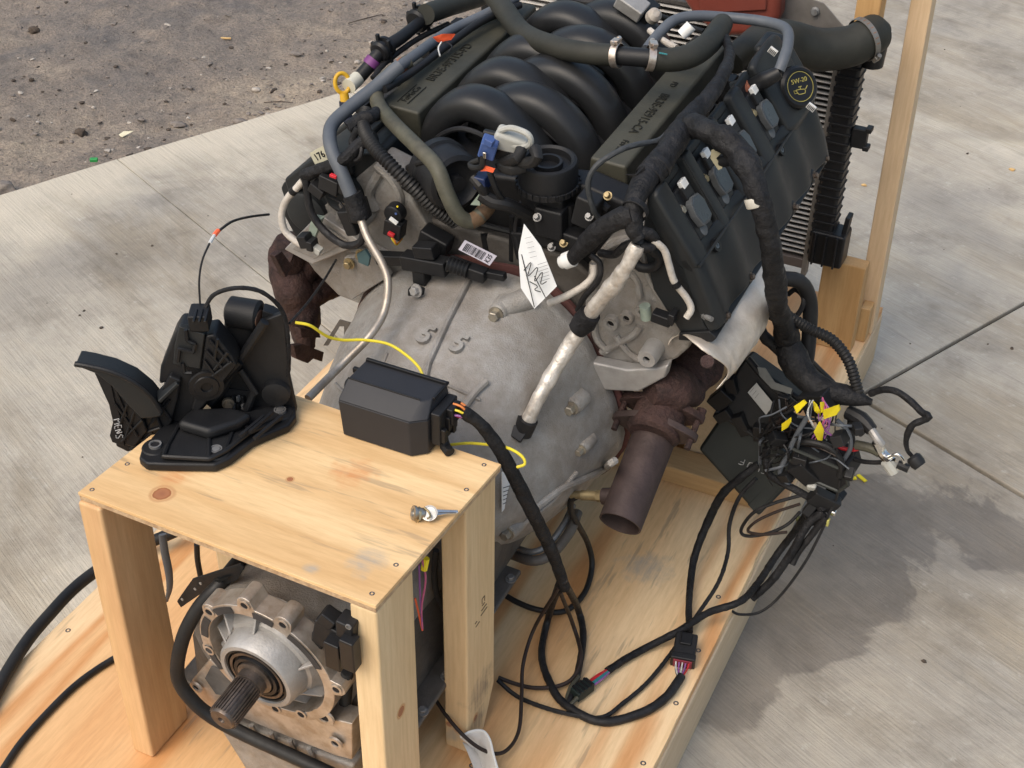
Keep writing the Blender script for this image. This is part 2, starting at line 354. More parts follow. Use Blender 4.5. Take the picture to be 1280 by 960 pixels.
# ------------------------------------------------------------------ ground
GZ = -0.14
SU = V((0.904, -0.427, 0)).normalized(); SV = V((0.427, 0.904, 0)).normalized()
def st(s, t, z=GZ): return SU * s + SV * t + V((0, 0, z))
def concrete():
    m = bpy.data.materials.new('broomed_concrete'); m.use_nodes = True; nt = m.node_tree; bs = nt.nodes['Principled BSDF']
    tc = nt.nodes.new('ShaderNodeTexCoord'); mp = nt.nodes.new('ShaderNodeMapping'); mp.inputs['Rotation'].default_value = (0, 0, math.radians(25.3))
    nt.links.new(tc.outputs['Object'], mp.inputs[0]); R = mp.outputs[0]
    m2 = nt.nodes.new('ShaderNodeMapping'); m2.inputs['Scale'].default_value = (3.2, 95, 1); nt.links.new(R, m2.inputs[0])
    m3 = nt.nodes.new('ShaderNodeMapping'); m3.inputs['Scale'].default_value = (7, 260, 1); nt.links.new(R, m3.inputs[0])
    broad = _noise(nt, R, 1.3, 6, 0.62, 0.3); mid = _noise(nt, R, 5.5, 8, 0.7, 0.2); fine = _noise(nt, R, 120, 4, 0.7)
    st1 = _noise(nt, m2.outputs[0], 1.0, 5, 0.75, 0.15); st2 = _noise(nt, m3.outputs[0], 1.0, 3, 0.6)
    c = _ramp(nt, broad.outputs[0], [(0.35, (0.34, 0.315, 0.275)), (0.5, (0.43, 0.39, 0.325)), (0.64, (0.51, 0.465, 0.385))]).outputs[0]
    c = _mixc(nt, 0.75, c, _mixc(nt, 1.0, c, _ramp(nt, mid.outputs[0], [(0.33, (0.60, 0.59, 0.585)), (0.50, (0.94, 0.94, 0.94)), (0.7, (1.12, 1.1, 1.06))]).outputs[0], 'MULTIPLY'))
    m4 = nt.nodes.new('ShaderNodeMapping'); m4.inputs['Scale'].default_value = (1.1, 4.2, 1); nt.links.new(R, m4.inputs[0])
    sm = _noise(nt, m4.outputs[0], 1.0, 9, 0.68, 0.5)
    c = _mixc(nt, _ramp(nt, sm.outputs[0], [(0.48, (0, 0, 0)), (0.62, (0.8,) * 3)]).outputs[0], c, _mixc(nt, 1.0, c, (0.74, 0.70, 0.64), 'MULTIPLY'))
    pt = _noise(nt, R, 28, 5, 0.7)
    c = _mixc(nt, _ramp(nt, pt.outputs[0], [(0.60, (0, 0, 0)), (0.70, (0.35,) * 3)]).outputs[0], c, (0.55, 0.52, 0.46))
    # wet / stained areas with their own outline
    nw = _noise(nt, R, 4.2, 7, 0.62, 0.6)
    wet = None
    for (x, y, r) in WET:
        sub = nt.nodes.new('ShaderNodeVectorMath'); sub.operation = 'SUBTRACT'; nt.links.new(tc.outputs['Object'], sub.inputs[0]); sub.inputs[1].default_value = (x, y, GZ)
        ln = nt.nodes.new('ShaderNodeVectorMath'); ln.operation = 'LENGTH'; nt.links.new(sub.outputs[0], ln.inputs[0])
        d = _math(nt, 'SUBTRACT', ln.outputs['Value'], r)
        wet = d if wet is None else _math(nt, 'MINIMUM', wet, d)
    wd = _math(nt, 'ADD', wet, _math(nt, 'MULTIPLY', _math(nt, 'SUBTRACT', nw.outputs[0], 0.5), 0.42))
    wetf = _ramp(nt, _math(nt, 'ADD', _math(nt, 'MULTIPLY', wd, 3.0), 0.5), [(0.47, (1, 1, 1)), (0.53, (0, 0, 0))]).outputs[0]
    soft = _ramp(nt, _math(nt, 'ADD', _math(nt, 'MULTIPLY', wd, 1.2), 0.5), [(0.35, (1, 1, 1)), (0.8, (0, 0, 0))]).outputs[0]
    c = _mixc(nt, _math(nt, 'MULTIPLY', wetf, 0.7), c, _mixc(nt, 1.0, c, (0.50, 0.485, 0.49), 'MULTIPLY'))
    c = _mixc(nt, _math(nt, 'MULTIPLY', soft, 0.55), c, _mixc(nt, 1.0, c, (0.66, 0.63, 0.60), 'MULTIPLY'))
    # clean pale strip along the open edge (by distance across the slab)
    sx = nt.nodes.new('ShaderNodeSeparateXYZ'); nt.links.new(R, sx.inputs[0])
    e = _math(nt, 'ADD', sx.outputs[0], _math(nt, 'MULTIPLY', _math(nt, 'SUBTRACT', nw.outputs[0], 0.5), 0.5))
    ef = _ramp(nt, _math(nt, 'MULTIPLY', _math(nt, 'ADD', e, 2.15), 2.0), [(0.35, (1, 1, 1)), (0.75, (0, 0, 0))]).outputs[0]
    ld = _ramp(nt, _math(nt, 'MULTIPLY', _math(nt, 'ADD', e, 2.15), 0.8), [(0.25, (0, 0, 0)), (0.42, (1, 1, 1)), (0.9, (0.3, 0.3, 0.3))]).outputs[0]
    lm = _math(nt, 'LESS_THAN', sx.outputs[0], -0.6)
    c = _mixc(nt, _math(nt, 'MULTIPLY', _math(nt, 'MULTIPLY', ld, lm), 0.75), c, _mixc(nt, 1.0, c, (0.74, 0.735, 0.74), 'MULTIPLY'))
    c = _mixc(nt, _math(nt, 'MULTIPLY', ef, 0.75), c, (0.56, 0.50, 0.40))
    # tyre marks: two arcs
    for (x, y, r, w, a) in ((1.15, 2.15, 1.0, 0.05, 0.35), (2.0, 3.9, 1.25, 0.06, 0.5), (2.15, 4.4, 2.35, 0.08, 0.4)):
        sub = nt.nodes.new('ShaderNodeVectorMath'); sub.operation = 'SUBTRACT'; nt.links.new(tc.outputs['Object'], sub.inputs[0]); sub.inputs[1].default_value = (x, y, GZ)
        ln = nt.nodes.new('ShaderNodeVectorMath'); ln.operation = 'LENGTH'; nt.links.new(sub.outputs[0], ln.inputs[0])
        d = _math(nt, 'ABSOLUTE', _math(nt, 'SUBTRACT', ln.outputs['Value'], r))
        f = _ramp(nt, _math(nt, 'DIVIDE', d, w), [(0.2, (1, 1, 1)), (1.0, (0, 0, 0))]).outputs[0]
        f = _math(nt, 'MULTIPLY', f, _ramp(nt, mid.outputs[0], [(0.38, (0, 0, 0)), (0.6, (1, 1, 1))]).outputs[0])
        c = _mixc(nt, _math(nt, 'MULTIPLY', f, a), c, (0.16, 0.145, 0.13))
    c = _mixc(nt, _ramp(nt, st1.outputs[0], [(0.33, (0.30,) * 3), (0.43, (0, 0, 0))]).outputs[0], c, (0.18, 0.16, 0.135))
    c = _mixc(nt, 0.4, c, _mixc(nt, 1.0, c, _ramp(nt, st2.outputs[0], [(0.35, (0.74, 0.74, 0.74)), (0.6, (1.08, 1.08, 1.08))]).outputs[0], 'MULTIPLY'))
    c = _mixc(nt, _ramp(nt, fine.outputs[0], [(0.66, (0, 0, 0)), (0.74, (0.6,) * 3)]).outputs[0], c, (0.20, 0.18, 0.155))
    nt.links.new(c, bs.inputs['Base Color'])
    rg = _mixc(nt, wetf, (0.82, 0.82, 0.82), (0.5, 0.5, 0.5)); nt.links.new(rg, bs.inputs['Roughness'])
    bs.inputs['Specular IOR Level'].default_value = 0.35
    h = _math(nt, 'ADD', _math(nt, 'MULTIPLY', st1.outputs[0], 0.8), _math(nt, 'ADD', _math(nt, 'MULTIPLY', st2.outputs[0], 0.7), _math(nt, 'MULTIPLY', fine.outputs[0], 0.6)))
    _bump(nt, h, 0.55, 0.004, bs)
    return m
_w = lambda u, v: at(u, v, z=GZ)
WET = [(*_w(930, 690).xy, 0.20), (*_w(1050, 560).xy, 0.06), (*_w(1020, 700).xy, 0.17), (*_w(960, 770).xy, 0.15), (*_w(1085, 640).xy, 0.16), (*_w(1180, 640).xy, 0.10), (*_w(1250, 680).xy, 0.09), (*_w(900, 850).xy, 0.10)]
CONC = concrete()
pave = bpy.data.objects.new('concrete_pavement', None); link(pave); pave['kind'] = 'structure'
DARKJ = mat('joint_filler', (0.045, 0.04, 0.035), (0.03, 0.026, 0.022), 0.95, 0, 40, 0.4)
def slab(s0, s1, t0, t1, g=0.0032):
    bm = B(); s0 += g; s1 -= g; t0 += g; t1 -= g
    def side(a, b):
        n = max(1, int((b - a).length / 0.03)); n = min(n, 160); return [a.lerp(b, i / n) for i in range(n)]
    c = [st(s0, t0), st(s1, t0), st(s1, t1), st(s0, t1)]; P = []
    for i in range(4): P += side(c[i], c[(i + 1) % 4])
    ctr = (c[0] + c[2]) / 2
    P2 = []
    for p in P:
        k = 0.0012 * noise.noise(p * 9) + 0.001 * noise.noise(p * 31)
        edge = -0.012 * abs(noise.noise(p * 2.3)) - 0.008 * max(0, noise.noise(p * 7)) if abs((p.dot(SU)) + 2.07) < 0.02 else k
        P2.append(p + (ctr - p).normalized() * (min(0.002, g) + abs(k) * min(1, g * 350)) + (SU * -edge if abs((p.dot(SU)) + 2.07) < 0.02 else V()))
    prism(bm, P2, (0, 0, -0.10))
    return obj('slab', bm, CONC, pave, bev=0.004 if g > 0.002 else 0.0018, smooth=False, seg=2)
for a in ((-2.07, -0.02, -8, 0.957, 0.0006), (-2.07, -0.02, 0.957, 1.742, 0.0008), (-2.07, -0.02, 1.742, 4.6), (-2.07, -0.02, 4.6, 30), (-0.02, 3.2, -8, 1.742), (-0.02, 3.2, 1.742, 6.4), (-0.02, 3.2, 6.4, 30), (3.2, 30, -8, 30)): slab(*a)
bm = B(); prism(bm, [st(-2.05, -7.9, GZ - 0.012), st(29, -7.9, GZ - 0.012), st(29, 29, GZ - 0.012), st(-2.05, 29, GZ - 0.012)], (0, 0, -0.05)); obj('joint_filler', bm, DARKJ, pave, smooth=False)

def dirtmat():
    m = bpy.data.materials.new('damp_packed_dirt'); m.use_nodes = True; nt = m.node_tree; bs = nt.nodes['Principled BSDF']
    co = _map(nt); a = _noise(nt, co, 1.4, 6, 0.65, 0.4); b = _noise(nt, co, 16, 8, 0.75, 0.3); f = _noise(nt, co, 110, 5, 0.75)
    c = _ramp(nt, a.outputs[0], [(0.36, (0.20, 0.175, 0.158)), (0.5, (0.315, 0.262, 0.215)), (0.62, (0.44, 0.365, 0.285))]).outputs[0]
    c = _mixc(nt, 0.8, c, _mixc(nt, 1.0, c, _ramp(nt, b.outputs[0], [(0.3, (0.55, 0.54, 0.54)), (0.5, (0.95, 0.94, 0.92)), (0.7, (1.3, 1.25, 1.18))]).outputs[0], 'MULTIPLY'))
    c = _mixc(nt, 0.8, c, _mixc(nt, 1.0, c, _ramp(nt, f.outputs[0], [(0.32, (0.45, 0.44, 0.44)), (0.48, (0.95, 0.95, 0.95)), (0.68, (1.45, 1.4, 1.35))]).outputs[0], 'MULTIPLY'))
    nt.links.new(c, bs.inputs['Base Color']); nt.links.new(_ramp(nt, a.outputs[0], [(0.35, (0.6,) * 3), (0.6, (0.9,) * 3)]).outputs[0], bs.inputs['Roughness'])
    _bump(nt, _math(nt, 'ADD', b.outputs[0], f.outputs[0]), 1.0, 0.014, bs)
    return m
DIRT = dirtmat()
def dh(p, s):
    h = 0.018 * noise.noise(p * 1.6) + 0.016 * noise.fractal(p * 5.5, 0.9, 2.1, 5) + 0.007 * noise.noise(p * 38) + 0.004 * noise.noise(p * 75)
    k = min(1, max(0, (-2.08 - s) / 0.12)); return GZ - 0.020 + h * (0.3 + 0.7 * k) - 0.004 * (1 - k)
bm = B(); ns, ntt = 250, 500; rows = []
for i in range(ns + 1):
    s = -2.055 - 4.2 * (i / ns) ** 1.15; row = []
    for j in range(ntt + 1):
        t = -1.0 + 8.0 * j / ntt; p = st(s, t, 0); row.append(bm.verts.new(V((p.x, p.y, dh(p, s)))))
    rows.append(row)
for a, b in zip(rows, rows[1:]):
    for j in range(ntt): bm.faces.new((a[j], a[j + 1], b[j + 1], b[j]))
o = obj('dirt_ground', bm, DIRT, None, ang=80); o['kind'] = 'structure'
bm = B(); prism(bm, [(-250, -250, GZ - 0.12), (250, -250, GZ - 0.12), (250, 250, GZ - 0.12), (-250, 250, GZ - 0.12)], (0, 0, -0.5))
o = obj('ground', bm, DIRT, None, smooth=False); o['kind'] = 'structure'
# gravel and crumbs nobody could count
rnd = random.Random(3)
for k, (nm, mt, cnt, rr) in enumerate((('gravel', STONE, 2200, (0.0025, 0.010)), ('pale_gravel', PALES, 420, (0.003, 0.011)), ('dirt_crumbs', CLOD, 800, (0.003, 0.011)))):
    bm = B()
    for i in range(cnt):
        s = -2.06 - abs(rnd.gauss(0, 1.0)) * (0.35 if rnd.random() < 0.4 else 1.5); t = rnd.uniform(0.2, 5.5)
        r = rr[0] + (rr[1] - rr[0]) * rnd.random() ** 3.2; p = st(s, t, 0); z = dh(p, s)
        blob(bm, (p.x, p.y, z + r * 0.12), r, 1, 0.5, (rnd.uniform(0.7, 1.5), rnd.uniform(0.7, 1.4), rnd.uniform(0.35, 0.7)), rnd.random() * 50)
    o = obj(nm, bm, mt, None, ang=50); o['kind'] = 'stuff'
bm = B()
for i in range(150):
    r = 0.0015 + 0.004 * rnd.random() ** 3; p = st(rnd.uniform(-2.05, 1.6), rnd.uniform(0.0, 4.5)); blob(bm, (p.x, p.y, GZ + r * 0.4), r, 1, 0.5, (1, 1.2, 0.6), rnd.random() * 50)
o = obj('grit', bm, CLOD, None); o['kind'] = 'stuff'
def dirt_at(u, v):
    p = at(u, v, z=GZ - 0.015); s = p.dot(SU); return V((p.x, p.y, dh(V((p.x, p.y, 0)), s)))
def pebble(u, v, r, m, label, name='stone', cat='stone', sq=(1.2, 1, 0.7), sd=0.0, group=None, amp=0.45, sub=3):
    p = dirt_at(u, v); bm = B(); blob(bm, p + V((0, 0, r * sq[2] * 0.45)), r, sub, amp, sq, sd, 1.5); return solo(name, bm, m, label, cat, group, org=p, ang=60)
pebble(100, 162, 0.017, CLOD, 'dark rough lump of earth lying alone on the dirt left of the cream scrap', 'dirt_clod', 'clod', (1, 1, 0.9), 3)
pebble(320, 111, 0.012, PALES, 'smooth pale rounded stone on the dirt below the wood chip', 'stone', 'stone', (1.3, 1, 0.6), 5, amp=0.15)
pebble(42, 36, 0.016, CLOD, 'dark clod in the far upper left corner of the dirt', 'dirt_clod', 'clod', (1.3, 0.9, 0.8), 8)
pebble(4, 236, 0.030, STONE, 'largest grey stone at the dirt edge beside the slab on the far left', 'stone', 'stone', (1.3, 0.9, 0.7), 11)
pebble(370, 70, 0.014, STONE, 'flat grey stone right of the wood chip', 'stone', 'stone', (1.4, 1, 0.4), 15)
pebble(222, 150, 0.017, STONE, 'flat flaky stone between the cream scrap and the slab edge', 'stone', 'stone', (1.5, 1, 0.35), 19)
pebble(300, 150, 0.018, STONE, 'broken stone resting against the slab edge, nearest the dipstick handle', 'stone', 'stone', (1.3, 0.8, 0.5), 22)
p = dirt_at(282, 46); bm = boxm(p + V((0, 0, 0.005)), (0.036, 0.008, 0.005), Matrix.Rotation(0.4, 3, 'Z')); solo('wood_chip', bm, CHIP, 'yellowish splinter of wood lying on the far dirt', 'wood chip', bev=0.001)
p = dirt_at(157, 170); R_ = Matrix.Rotation(0.35, 3, 'Z'); bm = prism(B(), [p + R_ @ V(q) for q in ((-0.018, -0.006, 0.006), (-0.004, -0.016, 0.004), (0.022, 0.012, 0.012), (-0.006, 0.006, 0.012))], (0, 0, 0.0015)); solo('card_scrap', bm, CREAM, 'torn cream coloured scrap of card on the dirt', 'scrap')
p = at(118, 203, z=GZ - 0.012); bm = boxm(p + V((0, 0, 0.008)), (0.022, 0.014, 0.010), Matrix.Rotation(0.5, 3, 'Z')); g = solo('green_cap', bm, GREENP, 'small bright green plastic piece beside the slab edge', 'plastic piece', bev=0.002)
for (a, b, lab) in (((435, 30), (478, 19), 'dark bent twig at the top of the dirt'), ((330, 128), (366, 126), 'thin dark twig near the slab edge')):
    pa, pb = dirt_at(*a), dirt_at(*b); up = V((0, 0, 0.006)); bm = tb([pa + up, pa.lerp(pb, 0.45) + up * 1.8 + V((0.01, 0, 0)), pb + up], [0.0016, 0.0024, 0.001], seg=6, rough=0.2); solo('twig', bm, CLOD, lab, 'twig')
for (u, v, r, lab) in ((1265, 213, 0.007, 'pale crumb of wood on the pavement behind the tall post, far right'), (1080, 232, 0.006, 'small pale crumb on the pavement between radiator and tall post')):
    p = at(u, v, z=GZ); solo('wood_crumb', blob(B(), p + V((0, 0, r * 0.4)), r, 2, 0.4, (1.3, 1, 0.6), u), CHIP, lab, 'wood crumb', org=p)
p = at(1155, 827, z=GZ); solo('stone', blob(B(), p + V((0, 0, 0.001)), 0.004, 2, 0.4, (1.2, 1, 0.6), 2), CLOD, 'tiny dark pebble on the pale concrete at the lower right', 'stone', org=p)

# ------------------------------------------------------------------ timber: pallet, table, posts
DECKW = wood('sanded_plywood_deck', 'y', base=(0.75, 0.49, 0.25), dark=(0.57, 0.26, 0.09), pale=(0.84, 0.66, 0.42), figure=1.25, ring=24, contrast=0.8, dashes=0.45, stains=((0.40, -0.55, 0.14, 0.05, 'g'), (0.33, 0.12, 0.14, 0.05, 'g'), (-0.07, -0.46, 0.14, 0.03, 'g')), seed=1.3)
def tbl(*a): return tuple((x - 0.235, y - 0.155, z, r, k) for x, y, z, r, k in a)
TOPW = wood('pale_plywood_top', 'x', base=(0.80, 0.57, 0.31), dark=(0.58, 0.34, 0.14), pale=(0.88, 0.71, 0.46), figure=1.5, ring=20, contrast=0.55, dashes=0.4, seed=4.1,
            knots=tbl((0.101, 0.051, 0.508, 0.0165, 'k'), (0.232, 0.150, 0.508, 0.006, 'k')), stains=tbl((0.09, 0.09, 0.508, 0.03, 'o'), (0.30, 0.20, 0.508, 0.035, 'o'), (0.40, 0.06, 0.508, 0.03, 'g'), (0.35, 0.02, 0.508, 0.012, 'g')))
LEGW = wood('fir_stud_orange', 'z', base=(0.62, 0.385, 0.185), dark=(0.44, 0.21, 0.085), pale=(0.70, 0.48, 0.27), figure=2.2, ring=14, contrast=0.3, seed=2.2)
LEGP = wood('pine_stud_pale', 'z', base=(0.68, 0.50, 0.285), dark=(0.50, 0.32, 0.155), pale=(0.76, 0.59, 0.37), figure=1.6, ring=12, contrast=0.25, seed=7.7,
            knots=tbl((0.452, 0.045, 0.275, 0.011, 'k'), (0.452, 0.245, 0.055, 0.010, 'k'), (0.440, 0.220, 0.045, 0.008, 'k'), (0.425, 0.220, 0.05, 0.006, 'k')), stains=tbl((0.457, 0.262, 0.10, 0.04, 'd'), (0.457, 0.25, 0.04, 0.03, 'd'), (0.43, 0.222, 0.03, 0.022, 'g')))
RAILW = wood('pale_side_board', 'y', base=(0.58, 0.44, 0.29), dark=(0.42, 0.28, 0.16), pale=(0.64, 0.52, 0.37), figure=1.5, ring=10, contrast=0.25, seed=3.4)
BLKW = wood('knotty_block', 'z', base=(0.52, 0.32, 0.14), dark=(0.36, 0.19, 0.07), pale=(0.60, 0.40, 0.20), figure=2.5, ring=16, contrast=0.4, seed=9.0)
POSTW = wood('smooth_post', 'z', base=(0.60, 0.43, 0.265), dark=(0.46, 0.29, 0.16), pale=(0.66, 0.50, 0.33), figure=1.5, ring=9, contrast=0.22, seed=5.5)
XW = wood('cross_timber', 'x', base=(0.58, 0.39, 0.20), dark=(0.42, 0.24, 0.10), pale=(0.66, 0.48, 0.29), figure=1.8, ring=12, contrast=0.35, seed=6.5)
PLYE = mat('plywood_edge', (0.50, 0.36, 0.22), (0.33, 0.21, 0.12), 0.8, 0, 90, 0.5, 200)

PX0, PX1, PY0, PY1 = -0.275, 0.719, -0.46, 1.745
pallet = thing('wooden_pallet', 'large plywood topped skid with pale side boards, carrying the whole engine', 'pallet', (0.22, 0.6, GZ))
def edge_ply(x0, x1, y0, y1, z0, z1, step=0.02, amp=0.0015):
    c = [V((x0, y0, z1)), V((x1, y0, z1)), V((x1, y1, z1)), V((x0, y1, z1))]; P = []
    for i in range(4):
        a, b = c[i], c[(i + 1) % 4]; n = int((b - a).length / step); d = (b - a).normalized(); nrm = V((d.y, -d.x, 0))
        for k in range(n):
            p = a.lerp(b, k / n); q = p + nrm * (-amp + amp * noise.noise(p * 22) * 0.8 - (0.002 if noise.noise(p * 13 + V((3, 1, 0))) > 0.42 else 0)) if k else p
            P.append(q)
    return prism(B(), P, (0, 0, z0 - z1))
obj('deck_board', edge_ply(PX0, PX1, PY0, PY1, -0.018, 0), DECKW, pallet, smooth=False)
for x in (PX0 + 0.020, 0.22, PX1 - 0.0165):
    obj('side_board' if x != 0.22 else 'centre_board', boxm((x, (PY0 + PY1) / 2, (GZ - 0.0185) / 2), (0.038, PY1 - PY0 + 0.002, -GZ - 0.0185)), RAILW, pallet, bev=0.003)
for y in (PY0 + 0.02, 0.6, PY1 - 0.02): 
    for xa, xb in ((PX0 + 0.041, 0.200), (0.240, PX1 - 0.037)): obj('end_board', boxm(((xa + xb) / 2, y, (GZ - 0.0185) / 2), (xb - xa, 0.038, -GZ - 0.0185)), XW, pallet, bev=0.003)
def screw(p, parent, r=0.0045):
    bm = lathe(B(), V(p) - V((0, 0, 0.001)), (0, 0, 1), [(0, r), (0.0012, r), (0.0018, r * 0.82), (0.0006, r * 0.35)], 14)
    return obj('screw', bm, mat('dark_screw', (0.10, 0.105, 0.12), (0.05, 0.05, 0.06), 0.45, 0.6), parent)
s0 = None
for q in ((898, 746), (873, 813), (845, 879), (804, 954), (85, 788), (1036, 476), (590, 957), (700, 520)):
    p = at(*q, z=0)
    if s0 is None: s0 = screw(p, pallet); l0 = s0.location.copy(); p0 = p
    else: copy_part(s0, pallet, l0 + (p - p0))

H = 0.508
TA, TB_, TC = at(96.7, 615, z=H), at(469.8, 757.6, z=H), at(626.9, 579.8, z=H); TD = V((0.022, 0.313, H))
table = thing('plywood_table', 'small plywood topped stand on timber legs over the transmission tail', 'table', (0.235, 0.155, 0))
obj('table_top', prism(B(), [TA, TB_, TC, TD], (0, 0, -0.006)), TOPW, table, bev=0.0012, seg=1)
obj('table_top_lower_ply', prism(B(), [p + (V((0.235, 0.155, H)) - p).normalized() * 0.0012 + V((0, 0, -0.0062)) for p in (TA, TB_, TC, TD)], (0, 0, -0.0068)), PLYE, table, bev=0.0006, seg=1)
lt = H - 0.0132
leg1 = obj('leg', boxm((0.0185 + 0.001, 0.0445, lt / 2), (0.038, 0.089, lt)), LEGW, table, bev=0.0045, label='orange toned front left leg beside the hose')
obj('leg', boxm((0.4315, 0.0450, lt / 2), (0.038, 0.089, lt)), LEGP, table, bev=0.0035, label='pale front right leg with one knot')
bm = B(); x0, x1, y0, y1 = 0.4175, 0.4565, 0.2195, 0.3085
prism(bm, [(x0, y0, lt), (x0, y0, 0), (x1, y0, 0), (x1, y0 + 0.058, 0), (x1, y1, 0.075), (x1, y1, lt)], (0.0001, 0, 0)); bm.free()
bm = prism(B(), [(x0, y0, lt), (x0, y0, 0), (x0, y0 + 0.055, 0), (x0, y1, 0.07), (x0, y1, lt)], (x1 - x0, 0, 0))
obj('leg', bm, LEGP, table, bev=0.0035, label='pale rear right leg with a chipped dark stained foot')
obj('leg', boxm((0.046, 0.262, lt / 2), (0.038, 0.089, lt)), LEGP, table, bev=0.0035, label='rear left leg mostly hidden under the table')
s0 = None
for q in ((115, 612), (159, 580), (465, 742), (495, 706), (605, 581), (583, 612)):
    p = at(*q, z=H)
    if s0 is None: s0 = screw(p, table, 0.0034); l0 = s0.location.copy(); p0 = p
    else: copy_part(s0, table, l0 + (p - p0))
for (tx, ty, tz, s) in ((0.4568, 0.262, 0.255, '2×4'),):
    bmx = strokes([[(0, 0), (0.02, 0)], [(0.002, 0.008), (0.018, 0.008)], [(0.004, 0.016), (0.012, 0.016)], [(0.004, 0.02), (0.004, 0.03), (0.012, 0.03), (0.012, 0.02)], [(-0.016, -0.008), (-0.004, -0.008)], [(-0.018, 0), (-0.012, 0)]], (tx, ty, tz), (0, 1, 0), (0, 0, 1), 0.0007, mat('faded_stamp_ink', (0.16, 0.11, 0.06), None, 0.8, 0, 20, 0), table, name='stamp')

# front timbers that hold the radiator
blk = thing('timber_block', 'upright chunky timber block under the radiator corner', 'block', (0.655, 1.55, 0))
obj('block_body', boxm((0.655, 1.551, 0.1055), (0.089, 0.038, 0.211), Matrix.Rotation(-0.03, 3, 'Z')), BLKW, blk, bev=0.003)
spb = solo('timber_offcut', boxm((0.706, 1.605, 0.042), (0.022, 0.038, 0.084)), BLKW, 'short stub of timber between the big block and the tall post', 'block', org=(0.706, 1.605, 0), bev=0.003)
post = thing('timber_post', 'tall smooth timber post with crossbar rising from the pallet corner', 'post', (0.705, 1.65, 0))
def sk(p0, p1, sx, sy):
    bm = B(); a = [V(p0) + V((i * sx / 2, j * sy / 2, 0)) for i, j in ((-1, -1), (1, -1), (1, 1), (-1, 1))]; return prism(bm, a, V(p1) - V(p0))
obj('post_body', sk((0.703, 1.650, 0), (0.688, 1.650, 1.05), 0.040, 0.050), POSTW, post, bev=0.003)
obj('crossbar', boxm((0.64, 1.605, 1.03), (0.17, 0.038, 0.06)), XW, post, bev=0.003)
obj('hanging_stub', boxm((0.613, 1.56, 0.87), (0.046, 0.05, 0.345)), BLKW, post, bev=0.004)

# timbers lying under the engine
sup = thing('engine_support', 'timber support frame with flat cross beam standing under the right side of the engine', 'support', (0.53, 0.98, 0))
obj('cross_beam', boxm((0.50, 0.985, 0.0195), (0.33, 0.065, 0.038)), XW, sup, bev=0.003)
obj('upright_board', boxm((0.565, 1.045, 0.13), (0.10, 0.038, 0.26), Matrix.Rotation(0.15, 3, 'Z')), RAILW, sup, bev=0.003)
obj('upright_board', boxm((0.455, 1.06, 0.115), (0.089, 0.038, 0.23)), BLKW, sup, bev=0.003)
sup2 = thing('engine_support', 'timber support frame hidden under the left side of the engine', 'support', (-0.02, 1.0, 0))
obj('cross_beam', boxm((0.04, 0.985, 0.0195), (0.33, 0.065, 0.038)), XW, sup2, bev=0.003)
obj('upright_board', boxm((0.0, 1.06, 0.11), (0.089, 0.038, 0.22)), BLKW, sup2, bev=0.003)

# ------------------------------------------------------------------ engine frame (engine sits with its front end slightly up)
RE = Euler((math.radians(4.7), 0, math.radians(-1.0))).to_matrix(); EO = V((0.24, 0.68, 0.32))
EXV, EYV, EZV = RE @ V((1, 0, 0)), RE @ V((0, 1, 0)), RE @ V((0, 0, 1))
def E(x, y, z): return EO + RE @ V((x, y, z))
def eat(u, v, x=None, y=None, z=None):
    n, val = (EXV, x) if x is not None else (EYV, y) if y is not None else (EZV, z)
    r = CR @ V(((u - 640) / FPX, -(v - 480) / FPX, -1.0)); p0 = EO + n * val
    return CC + r * ((p0 - CC).dot(n) / r.dot(n))
def epth(pts, ax='y', default=None): return [eat(p[0], p[1], **{ax: (p[2] if len(p) > 2 else default)}) for p in pts]
def eprism(sec, y0, y1): return prism(B(), [E(x, y0, z) for x, z in sec], EYV * (y1 - y0))
def ebox(bm, c, s, R=None):
    return box(bm, E(*c), s, RE @ R if R else RE)
def loft(sections, cap=True):
    bm = B(); rings = [[bm.verts.new(V(p)) for p in s] for s in sections]; n = len(rings[0])
    for a, b in zip(rings, rings[1:]):
        for i in range(n): bm.faces.new((a[i], a[(i + 1) % n], b[(i + 1) % n], b[i]))
    if cap: bm.faces.new(list(reversed(rings[0]))); bm.faces.new(rings[-1])
    return bm
def lump(bm, amp, fr):
    for v in bm.verts: v.co += V((noise.noise(v.co * fr), noise.noise(v.co * fr + V((7, 0, 0))), noise.noise(v.co * fr + V((0, 9, 0))))) * amp
    return bm

# ------------------------------------------------------------------ transmission
tr = thing('transmission', 'dusty grey cast aluminium gearbox with ribbed bell housing and splined output shaft', 'transmission', (0.26, 0.3, 0))
N = 48
def ringpts(pts, y):
    """closed outline through polar control points resampled to N"""
    P = catmull([V((x, y, z)) for x, z in pts] + [V((pts[0][0], y, pts[0][1]))], 10); return P
def circ(cx, cz, r, y, flat=1.0): return [V((cx + r * math.cos(2 * math.pi * i / N), y, cz + r * flat * math.sin(2 * math.pi * i / N))) for i in range(N)]
def polar(pts, y, cx=0.0, cz=0.0):
    A = sorted([(math.atan2(z - cz, x - cx) % (2 * math.pi), math.hypot(x - cx, z - cz)) for x, z in pts]); out = []
    A = [(A[-1][0] - 2 * math.pi, A[-1][1])] + A + [(A[0][0] + 2 * math.pi, A[0][1])]
    for i in range(N):
        a = 2 * math.pi * i / N
        for (a0, r0), (a1, r1) in zip(A, A[1:]):
            if a0 <= a <= a1:
                k = (a - a0) / (a1 - a0); k = k * k * (3 - 2 * k); r = r0 + (r1 - r0) * k; break
        out.append(V((cx + r * math.cos(a), y, cz + r * math.sin(a))))
    return out
